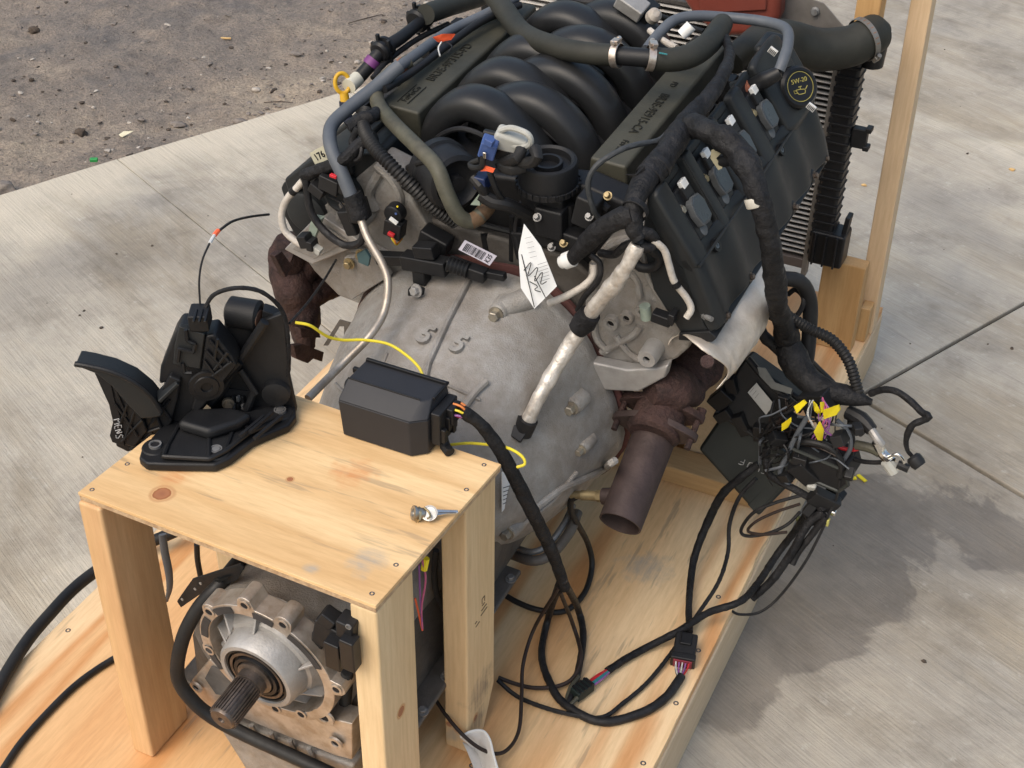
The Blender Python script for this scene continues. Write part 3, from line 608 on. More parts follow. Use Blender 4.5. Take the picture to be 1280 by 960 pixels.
bell = [(-0.272, -0.038), (-0.243, 0.012), (-0.228, 0.06), (-0.212, 0.105), (-0.10, 0.215), (0.009, 0.247), (0.12, 0.245), (0.19, 0.19), (0.225, 0.12), (0.255, 0.05), (0.268, -0.01), (0.246, -0.075), (0.205, -0.135), (0.11, -0.20), (-0.12, -0.225), (-0.27, -0.14)]
def mixr(a, b, t): return [p.lerp(q, t) for p, q in zip(a, b)]
b0 = polar(bell, 0); b1 = circ(0.02, 0.0, 0.13, 0)
secs = []
for y, t in ((-0.005, 0), (-0.022, 0.0), (-0.03, 0.035), (-0.09, 0.12), (-0.16, 0.28), (-0.22, 0.52), (-0.27, 0.74), (-0.31, 0.86), (-0.36, 0.95), (-0.48, 1.02), (-0.60, 1.06), (-0.645, 1.06)):
    secs.append([E(p.x, y, p.z) for p in mixr(b0, b1, t)])
bm = loft(secs); bmesh.ops.subdivide_edges(bm, edges=bm.edges[:], cuts=1); lump(bm, 0.0022, 14)
body = obj('bell_housing', bm, CAST, tr, ang=50, bev=0)
def bellpt(u, v, off=0.002):
    """where the picture ray meets the bell surface, found on the mesh"""
    return None
from mathutils.bvhtree import BVHTree
_bm = B(); _bm.from_mesh(body.data); BELL = BVHTree.FromBMesh(_bm); _bm.free(); BO = wm(tr)
def onbell(u, v):
    d = (CR @ V(((u - 640) / FPX, -(v - 480) / FPX, -1.0))).normalized(); h = BELL.ray_cast(BO.inverted() @ CC, d)
    if h[0] is None: return at(u, v, y=0.55), V((0, -1, 0.3)).normalized()
    n = h[1].normalized(); n = n if n.dot(d) < 0 else -n
    return BO @ h[0], n
# ribs cast on the housing
bm = B()
for pts, w in (([(585, 352), (560, 400), (535, 455), (530, 478)], 0.0062), ([(608, 476), (592, 492), (578, 512)], 0.006), ([(484, 442), (477, 462)], 0.003), ([(500, 470), (560, 482), (600, 500)], 0.0025), ([(660, 640), (700, 610), (745, 590), (770, 575)], 0.006), ([(640, 665), (690, 625), (720, 590)], 0.004), ([(420, 480), (480, 545)], 0.003)):
    P = [V((a_, b_, 0)) for a_, b_ in pts]; P = [onbell(q_.x, q_.y) for q_, _s, _t in resample(P, 8)]; P = [h_ + n_ * w * 0.35 for h_, n_ in P]; obj('casting_rib', tb(P, w, seg=8, ds=0.006), CAST, tr)
# raised cast digits
for ch, (u, v) in (('5', (533, 421)), ('5', (574, 432))):
    p, n = onbell(u, v); uu = (RE @ V((1, 0.0, 0))); uu = (uu - n * uu.dot(n)).normalized(); vv = n.cross(uu)
    a = math.radians(-8); u2 = uu * math.cos(a) + vv * math.sin(a); v2 = n.cross(u2)
    text(ch, 0.045, p - n * 0.0016, u2, v2, CAST, tr, name='cast_numeral', ext=0.0065, bold=0.0012)
# bolts round the rim with bosses
for (u, v, r) in ((622, 391, 0.0085), (716, 508, 0.008), (636, 664, 0.008), (728, 560, 0.006)):
    p, n = onbell(u, v); ax = RE @ V((0, -1, 0.12)); lathe_b = lathe(B(), p - ax * 0.03, ax, [(0, r * 2.1), (0.030, r * 1.8), (0.034, r * 1.5)], 20)
    if v < 400: tube(lathe_b, [p - ax * 0.01, p + RE @ V((0.03, 0.05, 0.005))], [r * 1.9, r * 2.2], seg=14)
    b = obj('bolt_boss', lathe_b, CAST, tr, bev=0.001); obj('bolt', hexbolt(B(), p + ax * 0.003, ax, r, 0.014), mat('dull_zinc', (0.36, 0.33, 0.27), (0.25, 0.22, 0.18), 0.4, 0.7, 60, 0.1), b)
# reddish spacer plate edge behind the bell
secs = [[E(p.x * 1.03, y, p.z * 1.03 + 0.002) for p in b0] for y in (0.0, 0.006)]
obj('spacer_plate', loft(secs), mat('reddish_plate', (0.14, 0.06, 0.055), (0.09, 0.04, 0.035), 0.6, 0.3, 30, 0.3), tr)
# pan and lower case
bm = B(); 
obj('lower_case', eprism([(-0.13, -0.02), (0.15, -0.02), (0.16, -0.15), (-0.145, -0.15)], -0.63, -0.22), CASTD, tr, bev=0.012)
obj('oil_pan', eprism([(-0.16, -0.15), (0.175, -0.15), (0.165, -0.215), (-0.15, -0.215)], -0.62, -0.24), mat('dark_pan', (0.045, 0.042, 0.04), (0.03, 0.028, 0.026), 0.5, 0.3, 20, 0.3), tr, bev=0.012)
obj('pan_flange', eprism([(-0.175, -0.143), (0.19, -0.143), (0.19, -0.153), (-0.175, -0.153)], -0.635, -0.225), CASTD, tr, bev=0.003)
for k in range(6):
    p = E(0.184, -0.60 + k * 0.07, -0.143); obj('bolt', hexbolt(B(), p, EZV, 0.006, 0.008), STEEL, tr)
# tail: ring flange with lugs, lower wings, dished face, boss, seal, splined shaft
T0 = -0.645; cx, cz = 0.047, 0.058
lug_px = [(304, 746), (263, 763), (263, 811), (360, 768), (422, 860), (378, 891), (346, 884)]
lugs = []
for (u, v) in lug_px:
    p = eat(u, v, y=-0.675); q = RE.transposed() @ (p - EO); dd_ = V((q.x - cx, 0, q.z - cz)); dd_ = dd_.normalized() * min(dd_.length, 0.111); lugs.append((cx + dd_.x, cz + dd_.z))
def eay(x, z): return math.atan2(z - cz, x - cx)
RR = 0.105
bm = B()
# outer rim
out = []
for i in range(144):
    a = 2 * math.pi * i / 144; r = RR
    for (lx, lz) in lugs:
        d = (a - eay(lx, lz) + math.pi) % (2 * math.pi) - math.pi; rl = math.hypot(lx - cx, lz - cz)
        if abs(d * rl) < 0.0125 and rl < 0.13: r = max(r, min(rl, 0.111) + math.sqrt(0.0125 ** 2 - (d * rl) ** 2))
    out.append((a, r))
def ringstrip(bm, outer, inner, y0, y1):
    n = len(outer); A = [[bm.verts.new(E(cx + r * math.cos(a), y, cz + r * math.sin(a))) for a, r in L_] for L_, y in ((outer, y1), (outer, y0), (inner, y0), (inner, y1))]
    for s, t in zip(A, A[1:] + A[:1]):
        for i in range(n): bm.faces.new((s[i], s[(i + 1) % n], t[(i + 1) % n], t[i]))
inn = [(a, 0.089) for a, r in out]
ringstrip(bm, out, inn, T0 - 0.032, T0)
obj('tail_flange', bm, MACH, tr, bev=0.0012, seg=1)
bm = B()
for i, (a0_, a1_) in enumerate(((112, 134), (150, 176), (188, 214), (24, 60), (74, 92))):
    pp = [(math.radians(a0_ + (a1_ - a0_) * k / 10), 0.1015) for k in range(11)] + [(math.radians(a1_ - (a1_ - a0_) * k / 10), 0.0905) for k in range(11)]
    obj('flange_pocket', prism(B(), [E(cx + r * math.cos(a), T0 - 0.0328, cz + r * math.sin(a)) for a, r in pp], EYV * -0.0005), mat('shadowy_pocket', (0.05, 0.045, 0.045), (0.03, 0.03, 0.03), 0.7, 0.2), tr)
hole = None
for (lx, lz) in lugs:
    bm = lathe(B(), E(lx, T0 - 0.0325, lz), -EYV, [(0, 0.0085), (0.0012, 0.0085), (0.0014, 0.0055), (-0.006, 0.0052)], 18, cap=False); obj('bolt_eye', bm, MACH, tr)
    bm = lathe(B(), E(lx, T0 - 0.0322, lz), -EYV, [(0, 0.0055), (0.0008, 0.0055)], 16); obj('bolt_hole', bm, INK, tr)
bm = lathe(B(), E(cx, T0, cz), -EYV, [(-0.01, 0.090), (0.000, 0.087), (0.004, 0.082), (0.016, 0.070), (0.024, 0.066), (0.026, 0.061), (0.052, 0.057), (0.056, 0.054), (0.056, 0.048), (0.050, 0.046)], 72, cap=False)
obj('tail_housing', bm, CASTL, tr, ang=30)
# cast webs in the dish
bm = B()
for a in (140, 165, 190, 215, 95, 330, 300, 275, 20):
    c_, s_ = math.cos(math.radians(a)), math.sin(math.radians(a))
    obj('casting_web', prism(B(), [E(cx + r * c_, y, cz + r * s_) for r, y in ((0.085, T0 - 0.020), (0.085, T0 + 0.002), (0.066, T0 - 0.018), (0.060, T0 - 0.036))], (EXV * -s_ + EZV * c_) * 0.004), CASTL, tr, bev=0.001, seg=1)
obj('oil_seal', lathe(B(), E(cx, T0 - 0.044, cz), -EYV, [(0, 0.0480), (0.009, 0.049), (0.010, 0.044), (0.005, 0.042), (0.005, 0.034), (0.012, 0.033), (0.012, 0.028), (0.004, 0.024)], 56, cap=False), BLKG, tr, ang=30)
obj('seal_ring', lathe(B(), E(cx, T0 - 0.050, cz), -EYV, [(0, 0.041), (0.004, 0.041), (0.004, 0.037), (0, 0.037)], 56, cap=False), DSTEEL, tr)
sh = obj('output_shaft', lathe(B(), E(cx, T0 - 0.040, cz), -EYV, [(0, 0.026), (0.018, 0.026), (0.020, 0.0205), (0.032, 0.0205), (0.033, 0.0180), (0.086, 0.0180), (0.090, 0.016), (0.090, 0.005), (0.086, 0.004), (0.080, 0.001)], 40), DSTEEL, tr, ang=30)
spl = None
for k in range(28):
    a = 2 * math.pi * k / 28; rr = (EXV * math.cos(a) + EZV * math.sin(a))
    c0 = E(cx, T0 - 0.040 - 0.0605, cz) + rr * 0.0188; R3 = Matrix((rr, -EYV, rr.cross(-EYV))).transposed()
    bm = boxm(c0, (0.0028, 0.052, 0.0021), R3); obj('spline', bm, DSTEEL, sh, bev=0.0004, seg=1)
# lower left wing and lower ribs of the tail case
wing = [eat(u, v, y=-0.67) for u, v in ((262, 824), (240, 850), (238, 862), (252, 880), (300, 896), (345, 915), (420, 945), (440, 950), (440, 905), (400, 895), (345, 880), (300, 862))]
bm = prism(B(), wing, EYV * 0.03); obj('pan_mount_face', bm, MACH, tr, bev=0.002)
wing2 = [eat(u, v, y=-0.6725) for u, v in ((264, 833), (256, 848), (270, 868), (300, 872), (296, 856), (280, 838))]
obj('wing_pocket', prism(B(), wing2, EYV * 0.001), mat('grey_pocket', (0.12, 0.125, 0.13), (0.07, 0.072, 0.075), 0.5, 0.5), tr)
for (u, v, r) in ((246, 858, 0.0055), (405, 895, 0.009), (420, 928, 0.006)):
    p = eat(u, v, y=-0.674); obj('bolt_eye', lathe(B(), p, -EYV, [(0, r * 1.9), (0.003, r * 1.8), (0.0031, r), (-0.002, r * 0.9)], 18, cap=False), MACH, tr); obj('bolt_hole', lathe(B(), p - EYV * 0.0004, -EYV, [(0, r), (0.0006, r)], 14), INK, tr)
low = [eat(u, v, y=-0.66) for u, v in ((262, 884), (300, 905), (350, 925), (442, 958), (442, 1010), (330, 1000), (270, 905))]
obj('lower_tail_case', prism(B(), low, EYV * 0.06), CAST, tr, bev=0.006)
bm = B()
for k in range(5):
    a = eat(290 + k * 24, 897 + k * 9.5, y=-0.664); b_ = eat(300 + k * 24, 925 + k * 9, y=-0.664); obj('casting_rib', tb([a, b_], 0.004, seg=6), CAST, tr)
# top flat of the case with bolts, dark vent

obj('case_top_rib', ebox(B(), (0.06, -0.40, 0.140), (0.10, 0.03, 0.03)), CASTD, tr, bev=0.004)
obj('cooler_line', tb(pth([(640, 693, 0.52), (667, 701, 0.50), (690, 692, 0.52), (712, 665, 0.56), (722, 640, 0.60)], 'y'), 0.0085, seg=12), CASTD, tr)
obj('cooler_line', tb(pth([(640, 683, 0.53), (665, 690, 0.51), (686, 680, 0.53), (705, 655, 0.57), (716, 632, 0.62)], 'y'), 0.0055, seg=12), STEEL, tr)
# round sticker on the side of the case (code square left out)
stp = at(632, 612, x=0.4175); bm = B(); pts = [at(u, v, x=0.4175) for u, v in ((627, 590), (636, 588), (641, 594), (642, 606), (636, 628), (627, 640))]
lb = obj('sticker', prism(B(), pts, (0.0008, 0, 0)), PAPER, tr)
bm = B()
for k in range(5): 
    a = at(629, 610 + k * 5, x=0.4187); b_ = at(638 - k * 0.8, 607 + k * 5, x=0.4187); tube(bm, [a, b_], 0.0005, seg=4, smooth=False)
obj('printed_line', bm, INK, lb)
obj('case_side', eprism([(0.10, 0.09), (0.165, 0.05), (0.172, -0.05), (0.165, -0.15), (0.10, -0.15)], -0.40, -0.12), CASTD, tr, bev=0.01)
# black bracket on the tail, and the range sensor with corrugated lead
pts = [eat(u, v, y=-0.62) for u, v in ((221, 752), (226, 760), (252, 742), (296, 726), (305, 711), (300, 706), (262, 718), (240, 725))]
bk = obj('tail_bracket', prism(B(), pts, (0.0, 0.0035, 0.0015)), BLK, tr, bev=0.001, label='black angled metal bracket with holes')
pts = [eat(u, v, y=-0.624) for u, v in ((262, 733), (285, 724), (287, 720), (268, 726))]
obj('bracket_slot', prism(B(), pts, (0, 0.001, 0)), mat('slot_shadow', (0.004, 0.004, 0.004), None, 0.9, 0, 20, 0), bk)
for u, v in ((228, 749), (244, 736), (251, 729)):
    obj('bracket_hole', lathe(B(), eat(u, v, y=-0.6245), -EYV, [(0, 0.0022), (0.0012, 0.0022)], 12), CASTL, bk)
bm = B()
for (u, v, y, s, rz) in ((420, 790, -0.655, (0.050, 0.03, 0.048), 0.25), (412, 772, -0.66, (0.022, 0.02, 0.022), 0.5), (436, 782, -0.665, (0.024, 0.024, 0.030), 0.1), (400, 800, -0.655, (0.016, 0.02, 0.045), 0.2)): box(bm, eat(u, v, y=y), s, RE @ Matrix.Rotation(rz, 3, 'Y'))
sn = obj('shift_sensor', bm, BLK, tr, bev=0.0025, label='black plastic sensor plug beside the pale leg')
bm = B()
for (u, v, y, s, rz) in ((420, 815, -0.675, (0.022, 0.02, 0.050), 0.05), (438, 815, -0.68, (0.020, 0.018, 0.056), 0.05)): box(bm, eat(u, v, y=y), s, RE @ Matrix.Rotation(rz, 3, 'Y'))
obj('sensor_plug', bm, BLKG, tr, bev=0.002)
obj('plug_pin', lathe(B(), eat(436, 783, y=-0.68), -EYV, [(0, 0.004), (0.002, 0.004), (0.002, 0.0025), (0, 0.0025)], 14), STEEL, tr)
obj('corrugated_lead', tb(epth([(434, 838, -0.66), (433, 860, -0.65), (430, 893, -0.63)]), 0.0085, seg=12, ripple=(0.004, 0.0014)), RUBBER, tr)

# ------------------------------------------------------------------ engine
en = thing('engine', 'large black and grey V8 engine with arched intake runners mounted on the pallet', 'engine', (0.24, 0.95, 0))
obj('engine_block', eprism([(-0.20, -0.10), (-0.10, -0.16), (0.10, -0.16), (0.20, -0.10), (0.20, 0.12), (0.27, 0.22), (0.16, 0.30), (-0.16, 0.30), (-0.27, 0.22), (-0.20, 0.12)], 0.012, 0.52), CASTD, en, bev=0.008)
obj('oil_sump', eprism([(-0.15, -0.16), (0.15, -0.16), (0.12, -0.29), (-0.12, -0.29)], 0.02, 0.46), BLK, en, bev=0.012)
obj('front_cover', eprism([(-0.26, 0.30), (-0.12, 0.36), (0.12, 0.36), (0.26, 0.30), (0.20, -0.12), (-0.20, -0.12)], 0.50, 0.56), CASTD, en, bev=0.012)
obj('crank_pulley', lathe(B(), E(0, 0.60, 0), EYV, [(0, 0.05), (0.02, 0.085), (0.045, 0.085), (0.05, 0.04)], 40), DSTEEL, en)
# heads
hR = [(0.197, 0.305), (0.228, 0.357), (0.277, 0.385), (0.305, 0.30), (0.372, 0.238), (0.362, 0.200), (0.344, 0.173), (0.300, 0.135), (0.206, 0.125), (0.19, 0.20)]
def head(side):
    sec = [(x * side, z) if side > 0 else (-x + 0.035, z - 0.035) for x, z in hR]; return obj('cylinder_head', lump_(eprism(sec, 0.0, 0.56)), CAST, en, bev=0.006)
def lump_(bm): return bm
headR = head(1); headL = head(-1)
# bosses and bolts on the right head rear face
def boss(u, v, r, h, m=CAST, y=0.0, hole=0.5, parent=None):
    p = eat(u, v, y=y); bm = lathe(B(), p + EYV * 0.02, -EYV, [(0, r * 1.05), (0.02 + h * 0.8, r), (0.02 + h, r * 0.9), (0.02 + h, r * hole), (0.02 + h - 0.006, r * hole * 0.9)], 24, cap=False); bb = obj('boss', bm, m, parent or headR)
    obj('boss_hole', lathe(B(), p + EYV * 0.012 - EYV * h * 0.5, -EYV, [(0, r * hole * 1.05), (0.012, r * hole * 0.98)], 18), mat('hole_dark', (0.012, 0.01, 0.01), None, 0.8, 0, 20, 0), bb if False else (parent or headR))
boss(766, 401, 0.0125, 0.010); boss(785, 395, 0.011, 0.008); boss(819, 433, 0.0155, 0.035, hole=0.38, m=CASTL); boss(806, 384, 0.011, 0.014, hole=0.4)
bm = B(); tube(bm, epth([(806, 382, -0.02), (808, 398, -0.02)]), 0.0085, seg=14); obj('temperature_sensor', bm, GREENG, headR, label='pale green sensor')
bm = B(); box(bm, eat(828, 397, y=-0.03), (0.030, 0.018, 0.016), RE @ Matrix.Rotation(0.1, 3, 'Y')); box(bm, eat(841, 396, y=-0.03), (0.010, 0.021, 0.019), RE @ Matrix.Rotation(0.1, 3, 'Y')); obj('sensor_plug', bm, BLK, headR, bev=0.002)
# wavy ridges on the rear face
bm = B()
for pts in ([(745, 340), (752, 320), (770, 305), (798, 300)], [(745, 345), (742, 380), (745, 420), (760, 440)], [(752, 440), (790, 420), (800, 408)], [(800, 300), (812, 350), (840, 390), (848, 405)], [(770, 420), (785, 440), (800, 450)], [(776, 330), (795, 350), (800, 372)]):
    obj('casting_rib', tb(epth(pts, 'y', -0.003), 0.0055, seg=8), CAST, headR)
# projecting lifting lip under the head
lip = [eat(u, v, y=0.0) for u, v in ((724, 448), (732, 440), (790, 452), (828, 450), (842, 446), (838, 462), (805, 480), (760, 478), (728, 462))]
obj('head_lip', prism(B(), lip, EYV * -0.022), CASTL, headR, bev=0.004)
obj('knock_bracket', prism(B(), [eat(u, v, y=0.0) for u, v in ((745, 472), (772, 478), (768, 510), (748, 500))], EYV * 0.02), CASTD, headR, bev=0.003)
obj('lip_post', prism(B(), [eat(u, v, y=0.02) for u, v in ((742, 465), (778, 478), (775, 520), (752, 512))], EYV * 0.04), CASTD, headR, bev=0.004)
obj('cover_stud', lathe(B(), eat(880, 394, y=-0.01), RE @ V((0.8, -0.5, 0.2)), [(0, 0.006), (0.004, 0.006), (0.004, 0.0042), (0.018, 0.004)], 12), STEEL, headR)
# left head face
bm = B()
for pts in ([(470, 205), (490, 225), (500, 250), (490, 280)], [(430, 250), (425, 285), (440, 310), (470, 315)], [(455, 300), (490, 320), (520, 330)], [(475, 215), (462, 240), (470, 262)]):
    obj('casting_rib', tb(epth(pts, 'y', -0.004), 0.008, seg=8), CAST, headL)
fillL = [eat(u, v, y=-0.002) for u, v in ((398, 262), (440, 225), (470, 200), (500, 215), (520, 260), (545, 300), (548, 345), (500, 355), (440, 345), (415, 320), (400, 295))]
obj('head_end_casting', prism(B(), fillL, EYV * 0.05), CAST, headL, bev=0.006)
boss(463, 266, 0.0125, 0.03, parent=headL, hole=0.5); boss(415, 283, 0.016, 0.006, parent=headL, hole=0.45); boss(432, 301, 0.010, 0.006, parent=headL, hole=0.4); boss(437, 329, 0.0095, 0.012, parent=headL, hole=0.4)
shelf = [eat(u, v, y=-0.02) for u, v in ((355, 312), (388, 278), (405, 272), (447, 300), (452, 306), (390, 331))]
obj('head_shelf', prism(B(), shelf, EYV * 0.045), CASTL, headL, bev=0.0025, label='pale grey cast shelf at the lower left of the head')
obj('shelf_web', prism(B(), [eat(u, v, y=-0.021) for u, v in ((366, 311), (392, 284), (404, 280), (436, 301), (393, 323))], EYV * -0.0015), CAST, headL, bev=0.001)
obj('lift_bracket', prism(B(), [eat(u, v, y=-0.03) for u, v in ((430, 322), (470, 318), (480, 330), (488, 345), (440, 375), (425, 350))], EYV * 0.01), CAST, headL, bev=0.002)
for (u, v) in ((437, 329), (452, 318)):
    obj('bolt', hexbolt(B(), eat(u, v, y=-0.035), -EYV, 0.007, 0.010), BRASS, headL)

# valve covers (right one carries the filler)
secB = [(0.284, 0.385), (0.291, 0.445), (0.296, 0.450), (0.356, 0.352), (0.388, 0.262), (0.398, 0.250), (0.394, 0.238), (0.355, 0.232), (0.306, 0.300)]
secL = [(0.150, 0.33), (0.158, 0.398), (0.168, 0.403), (0.262, 0.372), (0.275, 0.366), (0.346, 0.302), (0.352, 0.292), (0.346, 0.262), (0.318, 0.195), (0.300, 0.190), (0.20, 0.28)]
def vcover(side):
    bm = eprism([(x * side, z) for x, z in (secB if side > 0 else secL)], -0.012 if side > 0 else 0.0, 0.50)
    c = obj('valve_cover', bm, COVER, en, bev=0.004)
    return c
cR = vcover(1)
top = [(0.288, 0.43), (0.290, 0.458), (0.300, 0.461), (0.366, 0.358), (0.362, 0.345), (0.34, 0.36)]
def pad(c, side, y0, y1, sec=top, bev=0.005):
    if bev < 0.004: return obj('cover_pad', eprism([(x * side, z) for x, z in sec], y0, y1), COVER, c, bev=bev)
    # rounded, slightly domed pad: the section swells from both ends
    mx = sum(x for x, z in sec) / len(sec); mz = sum(z for x, z in sec) / len(sec); n = 10; secs_ = []
    for i in range(n + 1):
        t = i / n; k = 1 - 0.10 * abs(2 * t - 1) ** 6; d = 0.004 * (1 - abs(2 * t - 1) ** 4)
        secs_.append([E(side * (mx + (x - mx) * k + d * 0.8), y0 + (y1 - y0) * t, mz + (z - mz) * k + d * 0.6) for x, z in sec])
    return obj('cover_pad', loft(secs_), COVER, c, bev=0.0075, seg=4, ang=50)
outer = [(0.350, 0.372), (0.366, 0.358), (0.402, 0.268), (0.396, 0.258), (0.370, 0.30)]
coily = [0.056, 0.146, 0.250, 0.355]
EDG = mat('pale_plastic_rim', (0.075, 0.08, 0.085), (0.05, 0.053, 0.056), 0.4, 0, 60, 0.1)
for side, c in ((1, cR),):
    prev = -0.014
    for i, cy in enumerate(coily):
        # pad behind each coil well is split round the well: inner, outer strip
        a, b_ = prev, cy - 0.027
        pad(c, side, a, b_, [(0.286, 0.43), (0.288, 0.460), (0.300, 0.463), (0.372, 0.358), (0.366, 0.340), (0.34, 0.35)])
        pad(c, side, b_, cy + 0.030, [(0.286, 0.43), (0.288, 0.456), (0.295, 0.458), (0.301, 0.447), (0.298, 0.435)], 0.003)
        prev = cy + 0.035
    pad(c, side, prev, 0.515, [(0.286, 0.43), (0.288, 0.466), (0.300, 0.469), (0.376, 0.364), (0.370, 0.340), (0.34, 0.35)])
    so = [(0.345, 0.368), (0.358, 0.374), (0.3725, 0.3565), (0.398, 0.300), (0.410, 0.262), (0.400, 0.252), (0.370, 0.30)]; secs_ = []
    for i in range(55):
        y_ = -0.014 + 0.534 * i / 54; d = 0.0045 * max(-1, math.cos((y_ - 0.103) / 0.10 * 2 * math.pi)) - (0.006 if i in (0, 54) else 0)
        secs_.append([E(x + d * 0.85, y_, z + d * 0.45) for x, z in so])
    obj('cover_flank', loft(secs_), COVER, c, bev=0.004, seg=3, ang=50)
    obj('cover_ridge', tb([E(0.3735, y_, 0.3615) for y_ in (-0.012, 0.15, 0.3, 0.51)], 0.0022, seg=8), COVER, c)
    for y_ in (0.02, 0.125, 0.23, 0.335, 0.44, 0.50):
        q_ = E(0.402, y_, 0.262); n_ = (RE @ V((0.9, 0, 0.35))).normalized()
        bb_ = obj('cover_boss', lathe(B(), q_ - n_ * 0.006, n_, [(0, 0.013), (0.012, 0.011), (0.014, 0.009)], 20), COVER, c); obj('bolt', hexbolt(B(), q_ + n_ * 0.007, n_, 0.005, 0.007), DSTEEL, bb_)
    bm = B()
    obj('cover_lip', eprism([(0.352 * side, 0.226), (0.404 * side, 0.240), (0.410 * side, 0.250), (0.398 * side, 0.258), (0.352 * side, 0.240)], -0.018, 0.525), BLK, c, bev=0.002)
    # ignition coils in their wells
    nrm = (RE @ V((0.82, 0, 0.57))).normalized(); dn = (RE @ V((0.57, 0, -0.82))).normalized()
    R3 = Matrix((dn, EYV, dn.cross(EYV))).transposed()
    for i, cy in enumerate(coily):
        ctr = E(0.331, cy, 0.404); 
        w = obj('coil', boxm(ctr + nrm * 0.000, (0.082, 0.050, 0.012), R3), BLK, c, bev=0.003)
        body_ = [(-0.018, -0.016), (-0.024, -0.006), (-0.020, 0.014), (-0.006, 0.020), (0.020, 0.017), (0.024, 0.004), (0.020, -0.016), (0.0, -0.020)]
        P = [ctr + dn * (x + 0.004) + EYV * y + nrm * 0.006 for x, y in body_]
        obj('coil_rim', prism(B(), P, nrm * 0.011), EDG, w, bev=0.0012, seg=1)
        P = [ctr + dn * (x * 0.86 + 0.004) + EYV * y * 0.86 + nrm * 0.012 for x, y in body_]
        obj('coil_cap', prism(B(), P, nrm * 0.0062), GLASSY, w, bev=0.001, seg=1)
        obj('coil_clip', boxm(ctr - dn * 0.040 + EYV * 0.002 + nrm * 0.010, (0.013, 0.017, 0.008), R3), WHITE, w, bev=0.0015)
        obj('coil_neck', boxm(ctr - dn * 0.028 + nrm * 0.008, (0.020, 0.022, 0.010), R3), BLK, w, bev=0.002)
        obj('coil_bolt', hexbolt(B(), ctr + dn * -0.014 - EYV * 0.028 + nrm * 0.005, nrm, 0.0058, 0.006), (BRASS if i % 2 else mat('dull_zinc', (0.4, 0.38, 0.3))), w)
        obj('coil_tongue', lathe(B(), ctr + dn * 0.032 - EYV * 0.004 + nrm * 0.003, nrm, [(0, 0.011), (0.003, 0.010), (0.004, 0.007)], 20), mat('grey_boot', (0.11, 0.12, 0.13), (0.08, 0.085, 0.09), 0.4), w)
    for u, v in ((893, 310), (972, 190)):
        p = E(0.371, 0.058 if u < 900 else 0.350, 0.352); 
        obj('cover_grommet', lathe(B(), p, nrm, [(0, 0.010), (0.005, 0.010), (0.005, 0.006), (0.002, 0.005)], 24), BLKG, c); obj('bolt', lathe(B(), p, nrm, [(0.002, 0.005), (0.0045, 0.005), (0.0045, 0.0025), (0.003, 0.002)], 16), mat('blue_grey_bolt', (0.14, 0.16, 0.18), None, 0.4, 0.5), c)
# front dome and oil filler cap
dome = [E(x, y, z) for x, y, z in ((0.27, 0.47, 0.455), (0.31, 0.47, 0.455), (0.375, 0.47, 0.365), (0.37, 0.47, 0.34), (0.28, 0.47, 0.42))]
obj('cover_front_dome', prism(B(), dome, EYV * 0.07 + EZV * 0.002), COVER, cR, bev=0.012, seg=3)
capax = (RE @ V((0.66, -0.50, 0.56))).normalized()
cp = eat(1001, 108, y=0.445)
cap = obj('oil_filler_cap', lathe(B(), cp - capax * 0.055, capax, [(0, 0.026), (0.015, 0.026), (0.018, 0.034), (0.050, 0.034), (0.055, 0.030), (0.055, 0.026), (0.0535, 0.025), (0.0535, 0.001)], 48), BLKG, cR, ang=30, label='round black oil filler cap with yellow lettering and oil can symbol')
u1, v1, w1 = frame(capax, EZV)
for k in range(20):
    a = 2 * math.pi * k / 20; rr = u1 * math.cos(a) + v1 * math.sin(a)
    obj('cap_grip', boxm(cp - capax * 0.024 + rr * 0.0342, (0.0022, 0.004, 0.024), Matrix((rr, capax.cross(rr), capax)).transposed()), BLKG, cap, bev=0.0005, seg=1)
YINK = mat('yellow_print', (0.42, 0.36, 0.10), None, 0.6, 0, 20, 0)
cc = cp - capax * 0.0010
bm = B()
tube(bm, [cc + (u1 * math.cos(a * math.pi / 18) + v1 * math.sin(a * math.pi / 18)) * 0.0238 for a in range(37)], 0.0006, seg=5, smooth=False)
obj('cap_ring', bm, YINK, cap)
strokes([[(-0.010, 0.002), (-0.006, -0.006), (0.006, -0.006), (0.008, 0.000), (-0.004, 0.002), (-0.010, 0.002)], [(0.008, 0.000), (0.013, 0.005)], [(-0.010, 0.001), (-0.014, 0.003), (-0.013, -0.003), (-0.008, -0.003)], [(-0.001, 0.002), (-0.001, 0.006)], [(-0.004, 0.006), (0.002, 0.006)]], cc - v1 * 0.006, u1, v1, 0.0008, YINK, cap, 'oil_can_symbol')
text('5W-20', 0.0105, cc + v1 * 0.0095, u1, v1, YINK, cap, ext=0.0005)
obj('filler_neck', tb([cp - capax * 0.050, cp - capax * 0.085 - EXV * 0.01], 0.028, seg=20), BLK, cR)
for (u, v) in ((1014, 134), (966, 64)):
    p = eat(u, v, y=0.43); t_ = obj('barcode_tag', boxm(p, (0.014, 0.004, 0.010), RE @ Matrix.Rotation(0.5, 3, 'Y')), WHITE, cR)
    bm = B()
    for k in range(5): box(bm, p - EYV * 0.0025 + EXV * (-0.0045 + k * 0.0022) + EZV * (0.0022 - k * 0.0012), (0.0010, 0.001, 0.007), RE @ Matrix.Rotation(0.5, 3, 'Y'))
    obj('barcode', bm, INK, t_, smooth=False)
